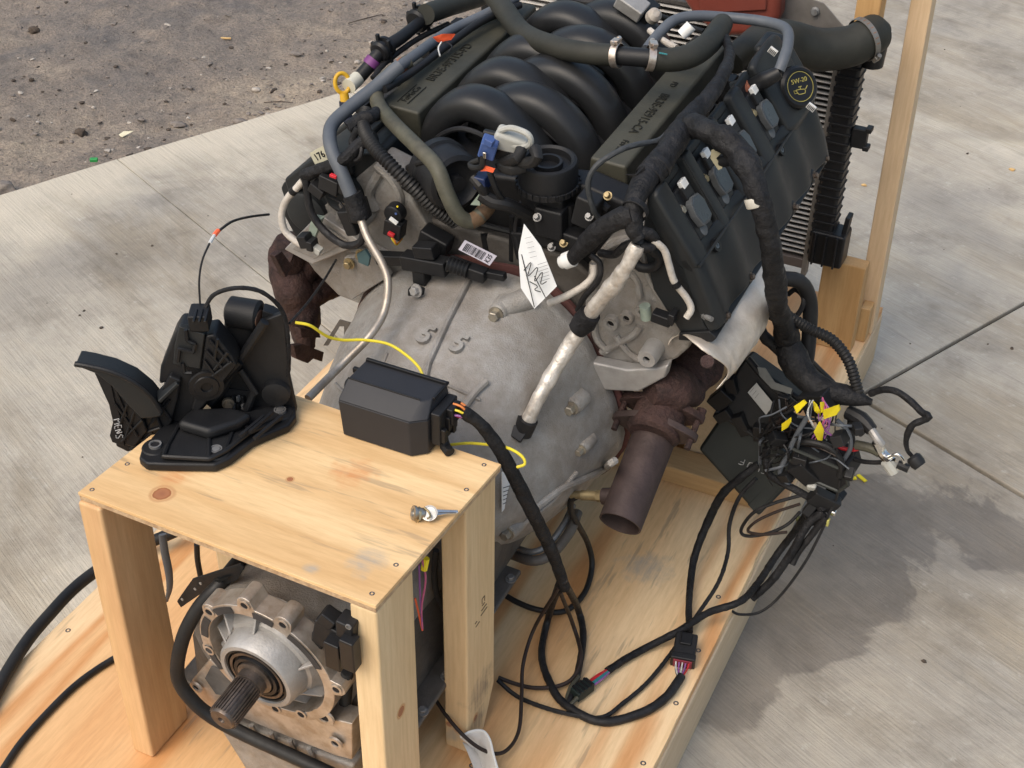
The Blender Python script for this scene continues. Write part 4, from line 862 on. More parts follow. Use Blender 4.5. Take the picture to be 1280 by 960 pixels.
# crankcase valve elbow on the right cover
p = eat(936, 110, y=0.375); ax = (RE @ V((0.55, 0.25, 0.5))).normalized()
obj('valve_seat', lathe(B(), p - ax * 0.02, ax, [(0, 0.024), (0.010, 0.022), (0.016, 0.017)], 28), COVER, cR)
obj('valve_ring', lathe(B(), p - ax * 0.004, ax, [(0, 0.0165), (0.010, 0.0155)], 24), mat('rusty_orange_ring', (0.30, 0.10, 0.055), (0.18, 0.06, 0.035), 0.5, 0.2, 50), cR)
q = eat(960, 98, y=0.378)
obj('breather_valve', tb([p + ax * 0.004, q, eat(975, 90, y=0.385)], [0.012, 0.0135, 0.0105], seg=18, ds=0.004), BLKG, cR)

# left cover, shown by its rear end
cL = vcover(-1)
obj('cover_step', eprism([(-0.200, 0.36), (-0.205, 0.400), (-0.262, 0.382), (-0.335, 0.318), (-0.330, 0.29), (-0.25, 0.34)], -0.010, 0.10), COVER, cL, bev=0.005)
for y0_, y1_ in ((0.125, 0.22), (0.24, 0.33), (0.35, 0.48)): obj('cover_pad', eprism([(-0.200, 0.36), (-0.205, 0.408), (-0.262, 0.390), (-0.340, 0.322), (-0.335, 0.29), (-0.25, 0.34)], y0_, y1_), COVER, cL, bev=0.005)
obj('cover_lip', eprism([(-0.300, 0.186), (-0.322, 0.190), (-0.352, 0.258), (-0.340, 0.262), (-0.30, 0.20)], -0.008, 0.51), BLK, cL, bev=0.002)
obj('cover_lobe', lathe(B(), E(-0.300, 0.0, 0.262), -EYV, [(-0.01, 0.040), (0.010, 0.038), (0.014, 0.032)], 36), COVER, cL)
obj('cover_lobe', lathe(B(), E(-0.225, 0.0, 0.320), -EYV, [(-0.01, 0.040), (0.010, 0.038), (0.014, 0.030), (0.010, 0.024)], 36), COVER, cL)

def mp(*pts):
    """points given as picture place + a known engine-frame (x y z) or world (X Y Z) coordinate"""
    out = []
    for u, v, a, val in pts: out.append(at(u, v, **{a.lower(): val}) if a.isupper() else eat(u, v, **{a: val}))
    return out
def wire(name, pts, r, m, label, cat='wire', group=None, **k):
    return solo(name, tb(mp(*pts), r, **k), m, label, cat, group)

# ------------------------------------------------------------------ intake manifold
im = obj('intake_manifold', eprism([(-0.15, 0.24), (-0.16, 0.34), (-0.10, 0.375), (0.10, 0.375), (0.16, 0.34), (0.15, 0.24)], 0.06, 0.53), BLK, en, bev=0.01)
def runner(path, y, a=0.026, b=0.034, sl=0.0):
    P = catmull([V((x, 0, z)) for x, z in path], 8); rings = []; n = len(P)
    for i, p in enumerate(P):
        t = (P[min(i + 1, n - 1)] - P[max(i - 1, 0)]).normalized(); nn = V((-t.z, 0, t.x)); yy = y + sl * i / n
        ring = []
        for k in range(20):
            c, s = math.cos(2 * math.pi * k / 20), math.sin(2 * math.pi * k / 20)
            c = math.copysign(abs(c) ** 0.82, c); s = math.copysign(abs(s) ** 0.82, s)
            q = p + nn * (a * c); ring.append(E(q.x, yy + b * s, q.z))
        rings.append(ring)
    return loft(rings)
PA = [(-0.128, 0.31), (-0.124, 0.36), (-0.108, 0.412), (-0.065, 0.449), (-0.012, 0.443), (0.036, 0.408), (0.062, 0.36), (0.07, 0.31)]
PB = [(-0.07, 0.36), (-0.045, 0.42), (0.006, 0.449), (0.060, 0.440), (0.100, 0.405), (0.120, 0.355), (0.126, 0.29)]
for y in (0.122, 0.222, 0.318, 0.445):
    obj('runner', runner(PA, y, sl=0.012), RUN, im, ang=60)
for y in (0.172, 0.275, 0.385, 0.492):
    obj('runner', runner(PB, y, 0.026, 0.032, sl=-0.004), RUN, im, ang=60)
# thin web lips between the runners
for y in (0.085, 0.196, 0.30):
    lip = tube(B(), [E(x, y, z) for x, z in [(-0.115, 0.36), (-0.10, 0.40), (-0.055, 0.428), (0.0, 0.42), (0.05, 0.40), (0.092, 0.355), (0.105, 0.31)]], 0.0045, seg=8); obj('runner_lip', lip, BLK, im)
for y in (0.145, 0.25):
    lip = tube(B(), [E(x, y, z) for x, z in [(0.05, 0.425), (0.095, 0.395), (0.125, 0.35), (0.135, 0.31)]], 0.004, seg=8); obj('runner_lip', lip, BLK, im)
UPV = RE @ V((0, 0, 1))
for side in (1, -1):
    y0 = 0.088 if side > 0 else 0.10
    cxr = 0.188 if side > 0 else -0.176; hw = 0.029 if side > 0 else 0.036
    b = obj('rail_cover', eprism([(cxr - hw, 0.43), (cxr + hw, 0.428), (cxr + hw + 0.004, 0.375), (cxr - hw - 0.004, 0.375)], y0, 0.52), RAILM, im, bev=0.005, seg=3)
    obj('rail_base', eprism([(cxr - hw - 0.012, 0.376), (cxr + hw + 0.012, 0.376), (cxr + hw + 0.02, 0.33), (cxr - hw - 0.02, 0.33)], y0 + 0.01, 0.52), BLK, im, bev=0.004)
    EMB = mat('embossed_mark', (0.018, 0.018, 0.014), None, 0.7, 0, 20, 0)
    if side < 0:
        text('BR3E-9P315-PD', 0.021, E(cxr + 0.002, 0.265, 0.4302), EYV, -EXV, EMB, b, name='moulded_lettering')
        text('FoMoCo', 0.014, E(cxr - 0.002, 0.145, 0.4302), EYV, -EXV, EMB, b, name='moulded_lettering')
        text('L', 0.030, E(cxr + 0.004, 0.445, 0.4302), EYV, -EXV, EMB, b, name='moulded_lettering')
        for dx, dy, wx, wy in ((-0.010, 0.145, 0.0012, 0.060), (0.008, 0.145, 0.0012, 0.060)): obj('moulded_frame', boxm(E(cxr + dx, dy, 0.4303), (wx, wy, 0.0008), RE), EMB, b)
    else:
        text('BR3E-9E915-CA', 0.020, E(cxr, 0.245, 0.4302), -EYV, EXV, EMB, b, name='moulded_lettering')
        text('FoMoCo', 0.014, E(cxr, 0.130, 0.4302), -EYV, EXV, EMB, b, name='moulded_lettering')
        text('PD', 0.014, E(cxr, 0.345, 0.4302), -EYV, EXV, EMB, b, name='moulded_lettering')
        text('R', 0.026, E(cxr, 0.42, 0.4302), -EYV, EXV, EMB, b, name='moulded_lettering')
# injectors and small plugs between rails and covers
for i, y in enumerate((0.13, 0.235, 0.34, 0.445)):
    for side in (1, -1):
        bm = B(); lathe(bm, E(0.236 * side, y, 0.36), RE @ V((0.45 * side, 0, 1)), [(0, 0.012), (0.03, 0.012), (0.035, 0.009), (0.055, 0.009)], 16)
        box(bm, E(0.252 * side, y - 0.012, 0.405), (0.020, 0.026, 0.018), RE); obj('injector', bm, BLK, im, bev=0.0015)
# black rear wall of the manifold with ribs
back = [eat(u, v, y=0.03) for u, v in ((505, 222), (560, 212), (640, 222), (730, 232), (790, 258), (795, 300), (740, 345), (700, 372), (640, 352), (560, 345), (500, 335), (488, 270))]
rb = obj('rear_plate', prism(B(), back, EYV * 0.05), BLK, im, bev=0.008)
for (u0, v0, u1, v1, r) in ((668, 250, 672, 320, 0.006), (698, 250, 700, 300, 0.006), (650, 255, 690, 262, 0.005), (712, 255, 712, 320, 0.007), (605, 292, 612, 330, 0.006), (640, 270, 640, 325, 0.005), (560, 270, 640, 290, 0.005), (500, 235, 540, 250, 0.006), (730, 240, 760, 262, 0.007)):
    obj('stiffening_rib', tb(mp((u0, v0, 'y', 0.015), (u1, v1, 'y', 0.015)), r, seg=8), BLK, rb)
for k, (u, v, y, s, rz) in enumerate(((520, 225, 0.0, (0.03, 0.03, 0.04), 0.4), (545, 300, -0.01, (0.05, 0.03, 0.03), 0.3), (690, 275, 0.0, (0.045, 0.03, 0.05), 0.0), (735, 262, 0.0, (0.035, 0.03, 0.05), 0.2), (655, 305, 0.0, (0.03, 0.02, 0.05), -0.2), (560, 255, 0.0, (0.035, 0.03, 0.03), 0.6), (715, 300, 0.005, (0.05, 0.03, 0.035), 0.1))):
    obj('vacuum_box', boxm(eat(u, v, y=y), s, RE @ Matrix.Rotation(rz, 3, 'Y')), BLK, rb, bev=0.004)
for (u, v, y, m) in ((672, 272, -0.02, STEEL), (690, 309, -0.01, STEEL), (705, 304, -0.01, BRASS), (737, 271, -0.015, STEEL), (500, 218, -0.01, STEEL), (507, 221, -0.01, STEEL), (760, 245, 0.0, BRASS)):
    obj('bolt', hexbolt(B(), eat(u, v, y=y), RE @ V((0, -0.7, 0.7)), 0.0046, 0.009), m, rb)
bm = B(); tube(bm, mp((650, 258, 'y', 0.0), (644, 285, 'y', -0.005), (648, 312, 'y', -0.01)), 0.0035, seg=8); obj('wire_loom', bm, WIRE, rb)

# round housings behind the runners
c = eat(685, 198, z=0.455) 
cap2 = obj('vacuum_can', lathe(B(), c - UPV * 0.050, UPV, [(0, 0.040), (0.004, 0.0465), (0.012, 0.0465), (0.013, 0.044), (0.044, 0.044), (0.048, 0.042), (0.050, 0.038), (0.047, 0.034), (0.038, 0.033), (0.038, 0.022), (0.046, 0.021), (0.046, 0.017), (0.036, 0.016)], 56), BLK, im, ang=32, label='round black vacuum can with ringed top')
for k in range(26):
    a = 2 * math.pi * k / 26; rr = EXV * math.cos(a) + EYV * math.sin(a)
    obj('can_tab', boxm(c - UPV * 0.040 + rr * 0.047, (0.003, 0.007, 0.010), Matrix((rr, UPV.cross(rr), UPV)).transposed()), BLK, cap2, bev=0.0008, seg=1)
obj('can_bracket', boxm(c - UPV * 0.095 + EYV * 0.0, (0.07, 0.05, 0.09), RE), BLK, im, bev=0.006)
ax = (RE @ V((0.80, -0.52, 0.12))).normalized()
c = eat(562, 222, y=-0.01)
can = obj('vacuum_can', lathe(B(), c - ax * 0.045, ax, [(0, 0.046), (0.006, 0.050), (0.020, 0.050), (0.022, 0.046), (0.060, 0.046), (0.068, 0.043), (0.072, 0.036), (0.066, 0.032), (0.060, 0.020), (0.060, 0.012), (0.075, 0.011)], 52), BLK, im, ang=32, label='black drum shaped actuator facing right')
# grey solenoid with blue plug and orange lock
g = obj('purge_solenoid', boxm(eat(640, 176, y=-0.02), (0.050, 0.03, 0.028), RE @ Matrix.Rotation(0.25, 3, 'Y') @ Matrix.Rotation(0.2, 3, 'Z')), GREYP, im, bev=0.006, seg=3)
obj('solenoid_rim', tb(mp((625, 163, 'y', -0.03), (640, 160, 'y', -0.03), (660, 168, 'y', -0.03), (663, 180, 'y', -0.03), (650, 184, 'y', -0.03), (630, 176, 'y', -0.03), (624, 166, 'y', -0.03)), 0.0045, seg=8), GREYP, g)
obj('solenoid_port', lathe(B(), eat(620, 169, y=-0.02), -EXV, [(0, 0.0055), (0.018, 0.0055)], 14), BLK, g)
obj('solenoid_base', boxm(eat(634, 188, y=-0.02), (0.034, 0.03, 0.022), RE @ Matrix.Rotation(0.2, 3, 'Y')), BLK, g, bev=0.003)
bp = obj('plug', boxm(eat(611, 184, y=-0.045), (0.024, 0.026, 0.026), RE @ Matrix.Rotation(0.3, 3, 'Y') @ Matrix.Rotation(0.3, 3, 'Z')), BLUE, im, bev=0.0025, label='blue plastic plug on the solenoid')
obj('plug_latch', boxm(eat(612, 177, y=-0.06), (0.013, 0.012, 0.010), RE @ Matrix.Rotation(0.3, 3, 'Y')), BLUE, bp, bev=0.0015)
obj('plug_pin', boxm(eat(606, 194, y=-0.062), (0.005, 0.004, 0.010), RE), CHROME, bp, bev=0.001)
obj('plug', boxm(eat(603, 226, y=-0.045), (0.020, 0.024, 0.022), RE), DBLUE, im, bev=0.003, label='dark blue plug low on the actuator')
obj('lock_tab', prism(B(), mp((600, 214, 'y', -0.06), (606, 208, 'y', -0.06), (618, 212, 'y', -0.06), (616, 216, 'y', -0.06), (608, 214, 'y', -0.06)), EYV * 0.003), ORNG, im, label='orange lock tab')
obj('vent_tip', prism(B(), mp((588, 256, 'y', -0.05), (599, 242, 'y', -0.05), (600, 257, 'y', -0.05)), EYV * 0.005), GREENG, im)
for k, (pts, r) in enumerate(((((604, 196, 'y', -0.06), (602, 208, 'y', -0.06), (592, 210, 'y', -0.05), (588, 205, 'y', -0.04), (600, 200, 'y', -0.04)), 0.0045), (((652, 186, 'y', -0.04), (648, 196, 'y', -0.05), (640, 200, 'y', -0.05), (625, 205, 'y', -0.03)), 0.0085), (((668, 186, 'y', -0.04), (672, 195, 'y', -0.05), (664, 203, 'y', -0.05), (645, 202, 'y', -0.04)), 0.0085), (((628, 208, 'y', -0.04), (640, 212, 'y', -0.05), (655, 208, 'y', -0.04)), 0.009), (((612, 215, 'y', -0.055), (622, 240, 'y', -0.05), (640, 262, 'y', -0.03), (650, 270, 'y', -0.02)), 0.0045), (((602, 243, 'y', -0.05), (615, 252, 'y', -0.05), (635, 256, 'y', -0.04), (660, 268, 'y', -0.01)), 0.010), (((592, 222, 'y', -0.05), (600, 232, 'y', -0.055), (606, 240, 'y', -0.05)), 0.008), (((510, 210, 'y', -0.02), (530, 202, 'y', -0.03), (548, 205, 'y', -0.03)), 0.005), (((536, 215, 'y', -0.02), (530, 235, 'y', -0.03), (540, 262, 'y', -0.03)), 0.008))):
    obj('vacuum_line', tb(mp(*pts), r, seg=10), RUBBER, im)

# ------------------------------------------------------------------ exhaust, left and right
ex = obj('exhaust_manifold', tb(mp((880, 430, 'x', 0.335), (862, 465, 'x', 0.335), (842, 492, 'x', 0.33), (828, 512, 'x', 0.325)), [0.036, 0.041, 0.042, 0.034], seg=28, rough=0.22, ds=0.006), RUST, en, label='purple brown rusty manifold outlet')
sh_pts = [(0.02, 1.0)]
hs = B(); P = mp((956, 318, 'x', 0.39), (938, 350, 'x', 0.39), (918, 386, 'x', 0.39), (894, 422, 'x', 0.385), (874, 448, 'x', 0.38), (864, 460, 'x', 0.38))
HP = resample(catmull(P, 12), 0.006); HR = [0.026, 0.044, 0.052, 0.056, 0.053, 0.050]; rows_h = []; nH = len(HP)
for i in range(nH):
    p_, s_, t_ = HP[i]; T_ = (HP[min(i + 1, nH - 1)][0] - HP[max(i - 1, 0)][0]).normalized(); f_ = (CC - p_); f_ = (f_ - T_ * f_.dot(T_)).normalized(); g_ = T_.cross(f_)
    k_ = t_ * 5; j_ = min(int(k_), 4); r_ = HR[j_] + (HR[j_ + 1] - HR[j_]) * (k_ - j_); row = []
    for q_ in range(33):
        a_ = math.radians(-105 + 210 * q_ / 32); w_ = 1 + 0.10 * noise.noise(V((s_ * 14, a_ * 1.3, 3))) + 0.035 * noise.noise(V((s_ * 60, a_ * 4, 8)))
        ext_ = T_ * (0.020 * math.sin((a_ + 0.6) * 2.2) * max(0, t_ - 0.85) / 0.15)
        row.append(hs.verts.new(p_ + ext_ + f_ * (math.cos(a_) * r_ * w_ * 0.85 + 0.006) + g_ * (math.sin(a_) * r_ * w_)))
    rows_h.append(row)
for a, b_ in zip(rows_h, rows_h[1:]):
    for q_ in range(32): hs.faces.new((a[q_], a[q_ + 1], b_[q_ + 1], b_[q_]))
hso = obj('heat_shield', hs, SHIELD, en, label='pale dented heat shield over the exhaust', ang=60); sm0 = hso.modifiers.new('thick', 'SOLIDIFY'); sm0.thickness = 0.0015
obj('shield_hole', lathe(B(), eat(884, 452, x=0.428), (CC - eat(884, 465, x=0.405)).normalized(), [(-0.010, 0.010), (0.003, 0.009)], 20), RUST, en)
obj('outlet_cone', tb(mp((812, 490, 'x', 0.31), (840, 486, 'x', 0.335), (868, 492, 'x', 0.36)), [0.022, 0.036, 0.026], seg=22, rough=0.2, ds=0.006), RUST, en)
fx = (mp((826, 515, 'x', 0.325))[0]); fd = (eat(775, 655, y=-0.17) - eat(822, 535, x=0.325)).normalized()
for k, (d, m, hw) in enumerate(((-0.012, RUST, 0.060), (0.022, PIPE, 0.062))):
    c0 = fx + fd * d; uu = EXV - fd * EXV.dot(fd); uu.normalize(); vv = fd.cross(uu)
    pl = []
    for i in range(40):
        a = 2 * math.pi * i / 40; r = 0.040 + 0.030 * abs(math.cos(a)) ** 5; pl.append(c0 + uu * r * math.cos(a) + vv * min(r, 0.044) * math.sin(a))
    obj('exhaust_flange', prism(B(), pl, fd * 0.012), m, en, bev=0.002)
obj('pipe_collar', lathe(B(), fx - fd * 0.01, fd, [(0, 0.040), (0.05, 0.043), (0.055, 0.036)], 28), RUST, en)
for s in (-1, 1): obj('flange_bolt', lathe(B(), fx + uu * 0.060 * s - fd * 0.022, fd, [(0, 0.008), (0.02, 0.008), (0.02, 0.005), (0.072, 0.005)], 10), RUST, en)
dp = thing('downpipe', 'cut off purple brown exhaust downpipe with sensor, hanging at the right side', 'exhaust pipe', at(775, 665, y=0.68))
p0, p1 = eat(822, 535, x=0.325), eat(775, 655, y=-0.17)
dd = (p1 - p0).normalized(); 
obj('pipe_tube', lathe(B(), p0, dd, [(0, 0.0345), ((p1 - p0).length, 0.0335), ((p1 - p0).length, 0.0308), (0.01, 0.0308)], 44, cap=False), PIPE, dp)
pc = p0.lerp(p1, 0.73); yc = (RE.transposed() @ (pc - EO)).y; sd = (eat(700, 618, y=yc - 0.01) - eat(785, 622, y=yc)).normalized(); SB = pc + sd * 0.046
bm = lathe(B(), pc + sd * 0.020, sd, [(0, 0.015), (0.026, 0.013), (0.027, 0.010)], 20); obj('sensor_bung', bm, PIPE, dp)
bm = lathe(B(), SB, sd, [(0.0, 0.0095), (0.010, 0.0095)], 6); lathe(bm, SB + sd * 0.010, sd, [(0, 0.008), (0.026, 0.008), (0.028, 0.0065), (0.044, 0.0065)], 18); 
obj('oxygen_sensor', bm, BRASS, dp); obj('sensor_boot', lathe(B(), SB + sd * 0.054, sd, [(0, 0.006), (0.012, 0.006), (0.016, 0.004)], 14), CHROME, dp)
# left manifold
P = [(362, 298, 'x', -0.37), (362, 330, 'x', -0.375), (366, 362, 'x', -0.36), (378, 395, 'x', -0.35)]
bm = tb(mp(*P), [0.022, 0.034, 0.038, 0.032], seg=32, rough=0.2, ds=0.006)
lm = obj('exhaust_manifold', bm, RUST, en, label='rusty manifold showing at the left of the bell housing')
for pts, r in ((((350, 320, 'x', -0.37), (385, 330, 'x', -0.36), (420, 345, 'x', -0.33)), 0.026), (((368, 370, 'x', -0.36), (398, 362, 'x', -0.34), (430, 350, 'x', -0.32)), 0.028), (((378, 385, 'x', -0.35), (380, 412, 'x', -0.345), (382, 434, 'x', -0.34)), [0.030, 0.024, 0.019])):
    obj('manifold_branch', tb(mp(*pts), r, seg=28, rough=0.2, ds=0.006), RUST, lm)
for y_ in (0.06, 0.20): obj('manifold_branch', tb([E(-0.24, y_, 0.17), E(-0.32, y_, 0.15), E(-0.36, y_ * 0.4 + 0.0, 0.10)], 0.026, seg=20, rough=0.15, ds=0.008), RUST, lm)
for pts in (((360, 430), (372, 428), (398, 438), (396, 450), (385, 446), (378, 452), (364, 446)), ((336, 318), (345, 312), (358, 330), (350, 345)), ((368, 408), (392, 412), (394, 420), (370, 420))):
    obj('manifold_bracket', prism(B(), [eat(u, v, x=-0.33) for u, v in pts], EXV * 0.012), RUST, lm, bev=0.001)
br = thing('small_bracket', 'thin bent grey steel bracket standing left of the bell housing', 'bracket', at(425, 430, y=0.60))
obj('bracket_plate', prism(B(), mp((404, 432, 'Y', 0.62), (424, 400, 'Y', 0.62), (438, 404, 'Y', 0.62), (441, 410, 'Y', 0.62), (436, 426, 'Y', 0.62), (430, 424, 'Y', 0.62), (430, 408, 'Y', 0.62), (424, 408, 'Y', 0.62), (410, 432, 'Y', 0.62)), (0, 0.003, 0)), CASTD, br)

# ------------------------------------------------------------------ rear left clutter: sensors, plugs, label
cp_ = thing('camshaft_sensor', 'small black sensor with a red clip and yellow dot hanging behind the left head', 'sensor', eat(495, 290, y=-0.04))
bm = B(); lathe(bm, eat(498, 262, y=-0.02), -EYV, [(0, 0.016), (0.018, 0.016), (0.02, 0.012)], 24); box(bm, eat(494, 284, y=-0.035), (0.030, 0.022, 0.030), RE @ Matrix.Rotation(0.2, 3, 'Y')); obj('sensor_body', bm, BLK, cp_, bev=0.002)
obj('red_clip', boxm(eat(489, 293, y=-0.05), (0.011, 0.006, 0.006), RE @ Matrix.Rotation(0.3, 3, 'Y')), RED, cp_, bev=0.001)
obj('yellow_dot', lathe(B(), eat(497, 258, y=-0.042), -EYV, [(0, 0.0016), (0.001, 0.0016)], 14), YEL, cp_)
obj('blue_dot', lathe(B(), eat(495, 267, y=-0.042), -EYV, [(0, 0.002), (0.001, 0.002)], 14), BLUE, cp_)
obj('white_clip', boxm(eat(492, 276, y=-0.05), (0.014, 0.005, 0.004), RE @ Matrix.Rotation(0.5, 3, 'Y')), WHITE, cp_)
for s in (0, 1): obj('sensor_wire', tb(mp((489 + 2 * s, 297, 'y', -0.05), (492 + 2 * s, 302, 'y', -0.05), (496, 306 - s, 'y', -0.045), (503, 298, 'y', -0.03)), 0.0012, seg=5), ORW if s else YWIRE, cp_)
pb = thing('harness_connector_bar', 'long black plug and clamp bar lying across the top of the bell housing', 'connector', eat(530, 330, y=-0.04))
bm = B()
for (u0, v0, u1, v1, r, y) in ((472, 322, 510, 324, 0.010, -0.05), (505, 324, 560, 334, 0.014, -0.05), (560, 328, 608, 345, 0.011, -0.045), (520, 312, 545, 314, 0.012, -0.05), (600, 340, 632, 346, 0.007, -0.04)):
    a, b_ = eat(u0, v0, y=y), eat(u1, v1, y=y); d = (b_ - a); box(bm, (a + b_) / 2, (d.length, r * 1.8, r * 1.8), frm(d, UPV))
obj('connector_body', bm, BLK, pb, bev=0.0025)
obj('corrugated_end', tb(mp((560, 330, 'y', -0.055), (585, 338, 'y', -0.05)), 0.0125, seg=14, ripple=(0.006, 0.002)), BLKG, pb)
bm = boxm(eat(527, 343, y=-0.05), (0.022, 0.022, 0.026), RE); box(bm, eat(524, 366, y=-0.07), (0.032, 0.018, 0.014), RE @ Matrix.Rotation(0.1, 3, 'Y')); obj('clamp', bm, BLK, pb, bev=0.002)
obj('clamp_bolt', hexbolt(B(), eat(521, 363, y=-0.085), RE @ V((-0.2, -1, 0.3)), 0.0075, 0.010), CASTL, pb)
obj('teal_clip', prism(B(), mp((446, 318, 'y', -0.06), (456, 312, 'y', -0.06), (462, 322, 'y', -0.06), (460, 333, 'y', -0.06), (448, 328, 'y', -0.06)), EYV * 0.005), mat('grey_teal_clip', (0.05, 0.10, 0.11), None, 0.5), pb)
# bar code label K35 stuck on the loom
a, b_, c_, d_ = (eat(573, 312, y=-0.055), eat(581, 300, y=-0.055), eat(621, 320, y=-0.055), eat(612, 332, y=-0.055))
lab = solo('barcode_label', prism(B(), [a, b_, c_, d_], (RE @ V((0, 1, -0.5))) * 0.001), mat('lavender_label', (0.55, 0.53, 0.62), (0.5, 0.48, 0.56), 0.6, 0, 20, 0.02), 'lavender white bar code label marked K35 stuck on the black loom', 'label')
lu = (d_ - a).normalized(); lv = (b_ - a).normalized(); ln = lu.cross(lv).normalized(); 
if ln.dot(CC - a) < 0: ln = -ln
L_ = (d_ - a).length; bm = B()
rr_ = random.Random(5); x = 0.10
while x < 0.72:
    w = rr_.choice((0.008, 0.014, 0.022)); prism(bm, [a + lu * L_ * x + lv * 0.003 + ln * 0.0006, a + lu * L_ * (x + w) + lv * 0.003 + ln * 0.0006, a + lu * L_ * (x + w) + lv * ((b_ - a).length - 0.003) + ln * 0.0006, a + lu * L_ * x + lv * ((b_ - a).length - 0.003) + ln * 0.0006], ln * 0.0001); x += w + rr_.choice((0.012, 0.018, 0.026))
obj('barcode', bm, INK, lab, smooth=False)
text('K35', 0.011, a.lerp(c_, 0.5) + lu * L_ * 0.36 + ln * 0.0006, -lv if False else lv, -lu, INK, lab, ext=0.0002)

# paper tag tied in the valley, hand signed
TG = [eat(655, 280, y=-0.07), eat(676, 308, y=-0.075), eat(696, 358, y=-0.08), eat(668, 386, y=-0.10), eat(651, 360, y=-0.10), eat(648, 315, y=-0.085)]
tg = solo('paper_tag', prism(B(), TG, (RE @ V((0.1, 1, 0))) * 0.0006), PAPER, 'bent white paper tag with handwriting hanging at the back of the engine', 'tag')
tn = (CC - TG[2]).normalized() * 0.0012
def tp(u, v): return eat(u, v, y=-0.083 - 0.02 * (v - 315) / 70) + tn
bm = B()
for l in ([(655, 338), (664, 328), (660, 345), (672, 334), (668, 352), (678, 340), (676, 355), (683, 352)], [(662, 352), (672, 358), (668, 362), (676, 365)], [(668, 345), (682, 372)], [(652, 318), (668, 384)]): tube(bm, [tp(*q) for q in l], 0.0007, seg=5, ds=0.003)
obj('signature', bm, INK, tg)
bm = B()
for k in range(6): tube(bm, [tp(672 + k * 0.5, 331 + k * 4.2), tp(684 + k * 0.6, 327 + k * 4.2)], 0.0003, seg=4, smooth=False)
for k in range(5): tube(bm, [tp(656 + k * 1.6, 298 + k * 6), tp(664 + k * 1.8, 296 + k * 6)], 0.00025, seg=4, smooth=False)
obj('printed_line', bm, mat('grey_ink', (0.12, 0.12, 0.14), None, 0.8, 0, 20, 0), tg)

# label 176 on the left cover end, red lock plug beside it
q4 = [eat(u, v, y=-0.022) for u, v in ((387, 191), (404, 182), (413, 198), (396, 209))]
l176 = obj('number_label', prism(B(), q4, -EYV * 0.0008), BEIGE, cL, label='beige paper label printed 176')
uu = (q4[1] - q4[0]).normalized(); vv = (q4[0] - q4[3]).normalized()
text('176', 0.0155, (q4[0] + q4[2]) / 2 - EYV * 0.0013, uu, vv, INK, l176, ext=0.0002, bold=0.0003)

# ------------------------------------------------------------------ radiator
ra = thing('radiator', 'upright aluminium radiator with black ribbed end tank at the front of the pallet', 'radiator', (0.25, 1.53, 0))
RZ0, RZ1, RY = 0.215, 0.695, 1.52; RXR = 0.574; RXL = -0.12
def lean(bm): 
    for v in bm.verts: v.co.x += 0.0 * (v.co.z - RZ0)
    return bm
obj('core_backing', boxm(((RXL + RXR) / 2, RY + 0.012, (RZ0 + RZ1) / 2), (RXR - RXL, 0.020, RZ1 - RZ0)), FINM, ra)
t0 = None
nT = 42
for k in range(nT):
    z = RZ0 + 0.008 + (RZ1 - RZ0 - 0.012) * k / (nT - 1)
    if t0 is None: t0 = obj('cooling_tube', boxm(((RXL + RXR) / 2, RY - 0.002, z), (RXR - RXL, 0.012, 0.0020)), RTUBE, ra, smooth=False); l0 = t0.location.copy(); z0 = z
    else: copy_part(t0, ra, l0 + V((0, 0, z - z0)))
# zigzag fins between the tubes, far too fine to separate
bm = B(); 
for k in range(nT - 1):
    z = RZ0 + 0.008 + (RZ1 - RZ0 - 0.012) * k / (nT - 1) + 0.001; dz = (RZ1 - RZ0 - 0.012) / (nT - 1) - 0.002; x = 0.20
    while x < RXR:
        a = bm.verts.new((x, RY - 0.004, z)); b_ = bm.verts.new((x + 0.003, RY - 0.004, z + dz)); c_ = bm.verts.new((x + 0.003, RY + 0.004, z + dz)); d_ = bm.verts.new((x, RY + 0.004, z)); bm.faces.new((a, b_, c_, d_)); x += 0.0034
o = obj('fin', bm, mat('fin_metal', (0.13, 0.12, 0.115), (0.08, 0.075, 0.07), 0.5, 0.5, 30, 0.1), ra, smooth=False); o['kind'] = 'stuff'
obj('side_rail', boxm((RXR + 0.004, RY - 0.004, (RZ0 + RZ1) / 2 - 0.015), (0.011, 0.022, RZ1 - RZ0 + 0.05)), ALUP, ra, bev=0.002)
obj('bottom_rail', boxm(((RXL + RXR) / 2, RY, RZ0 - 0.014), (RXR - RXL, 0.024, 0.022)), mat('brown_grey_metal', (0.17, 0.14, 0.13), (0.13, 0.11, 0.10), 0.5, 0.4), ra, bev=0.002)
obj('top_rail', boxm(((RXL + RXR) / 2, RY + 0.004, RZ1 + 0.006), (RXR - RXL, 0.020, 0.010)), FINM, ra, bev=0.002)
tk = obj('end_tank', boxm((RXR + 0.031, RY + 0.002, 0.468), (0.042, 0.052, 0.50)), BLKG, ra, bev=0.008, seg=3)
obj('end_tank', boxm((RXL - 0.031, RY + 0.002, 0.468), (0.042, 0.052, 0.50)), BLKG, ra, bev=0.008, seg=3)
r0 = None
for k in range(24):
    z = 0.235 + k * 0.0195
    if r0 is None: r0 = obj('tank_rib', boxm((RXR + 0.032, RY + 0.001, z), (0.0435, 0.0545, 0.0045)), BLK, tk, bev=0.001, seg=1); l0 = r0.location.copy(); z0 = z
    else: copy_part(r0, tk, l0 + V((0, 0, z - z0)))
for k in range(22):
    z = 0.24 + k * 0.021
    obj('crimp_tab', boxm((RXR + 0.012, RY - 0.022, z), (0.010, 0.004, 0.011)), ALUP if k % 3 == 9 else BLK, tk, bev=0.001, seg=1)
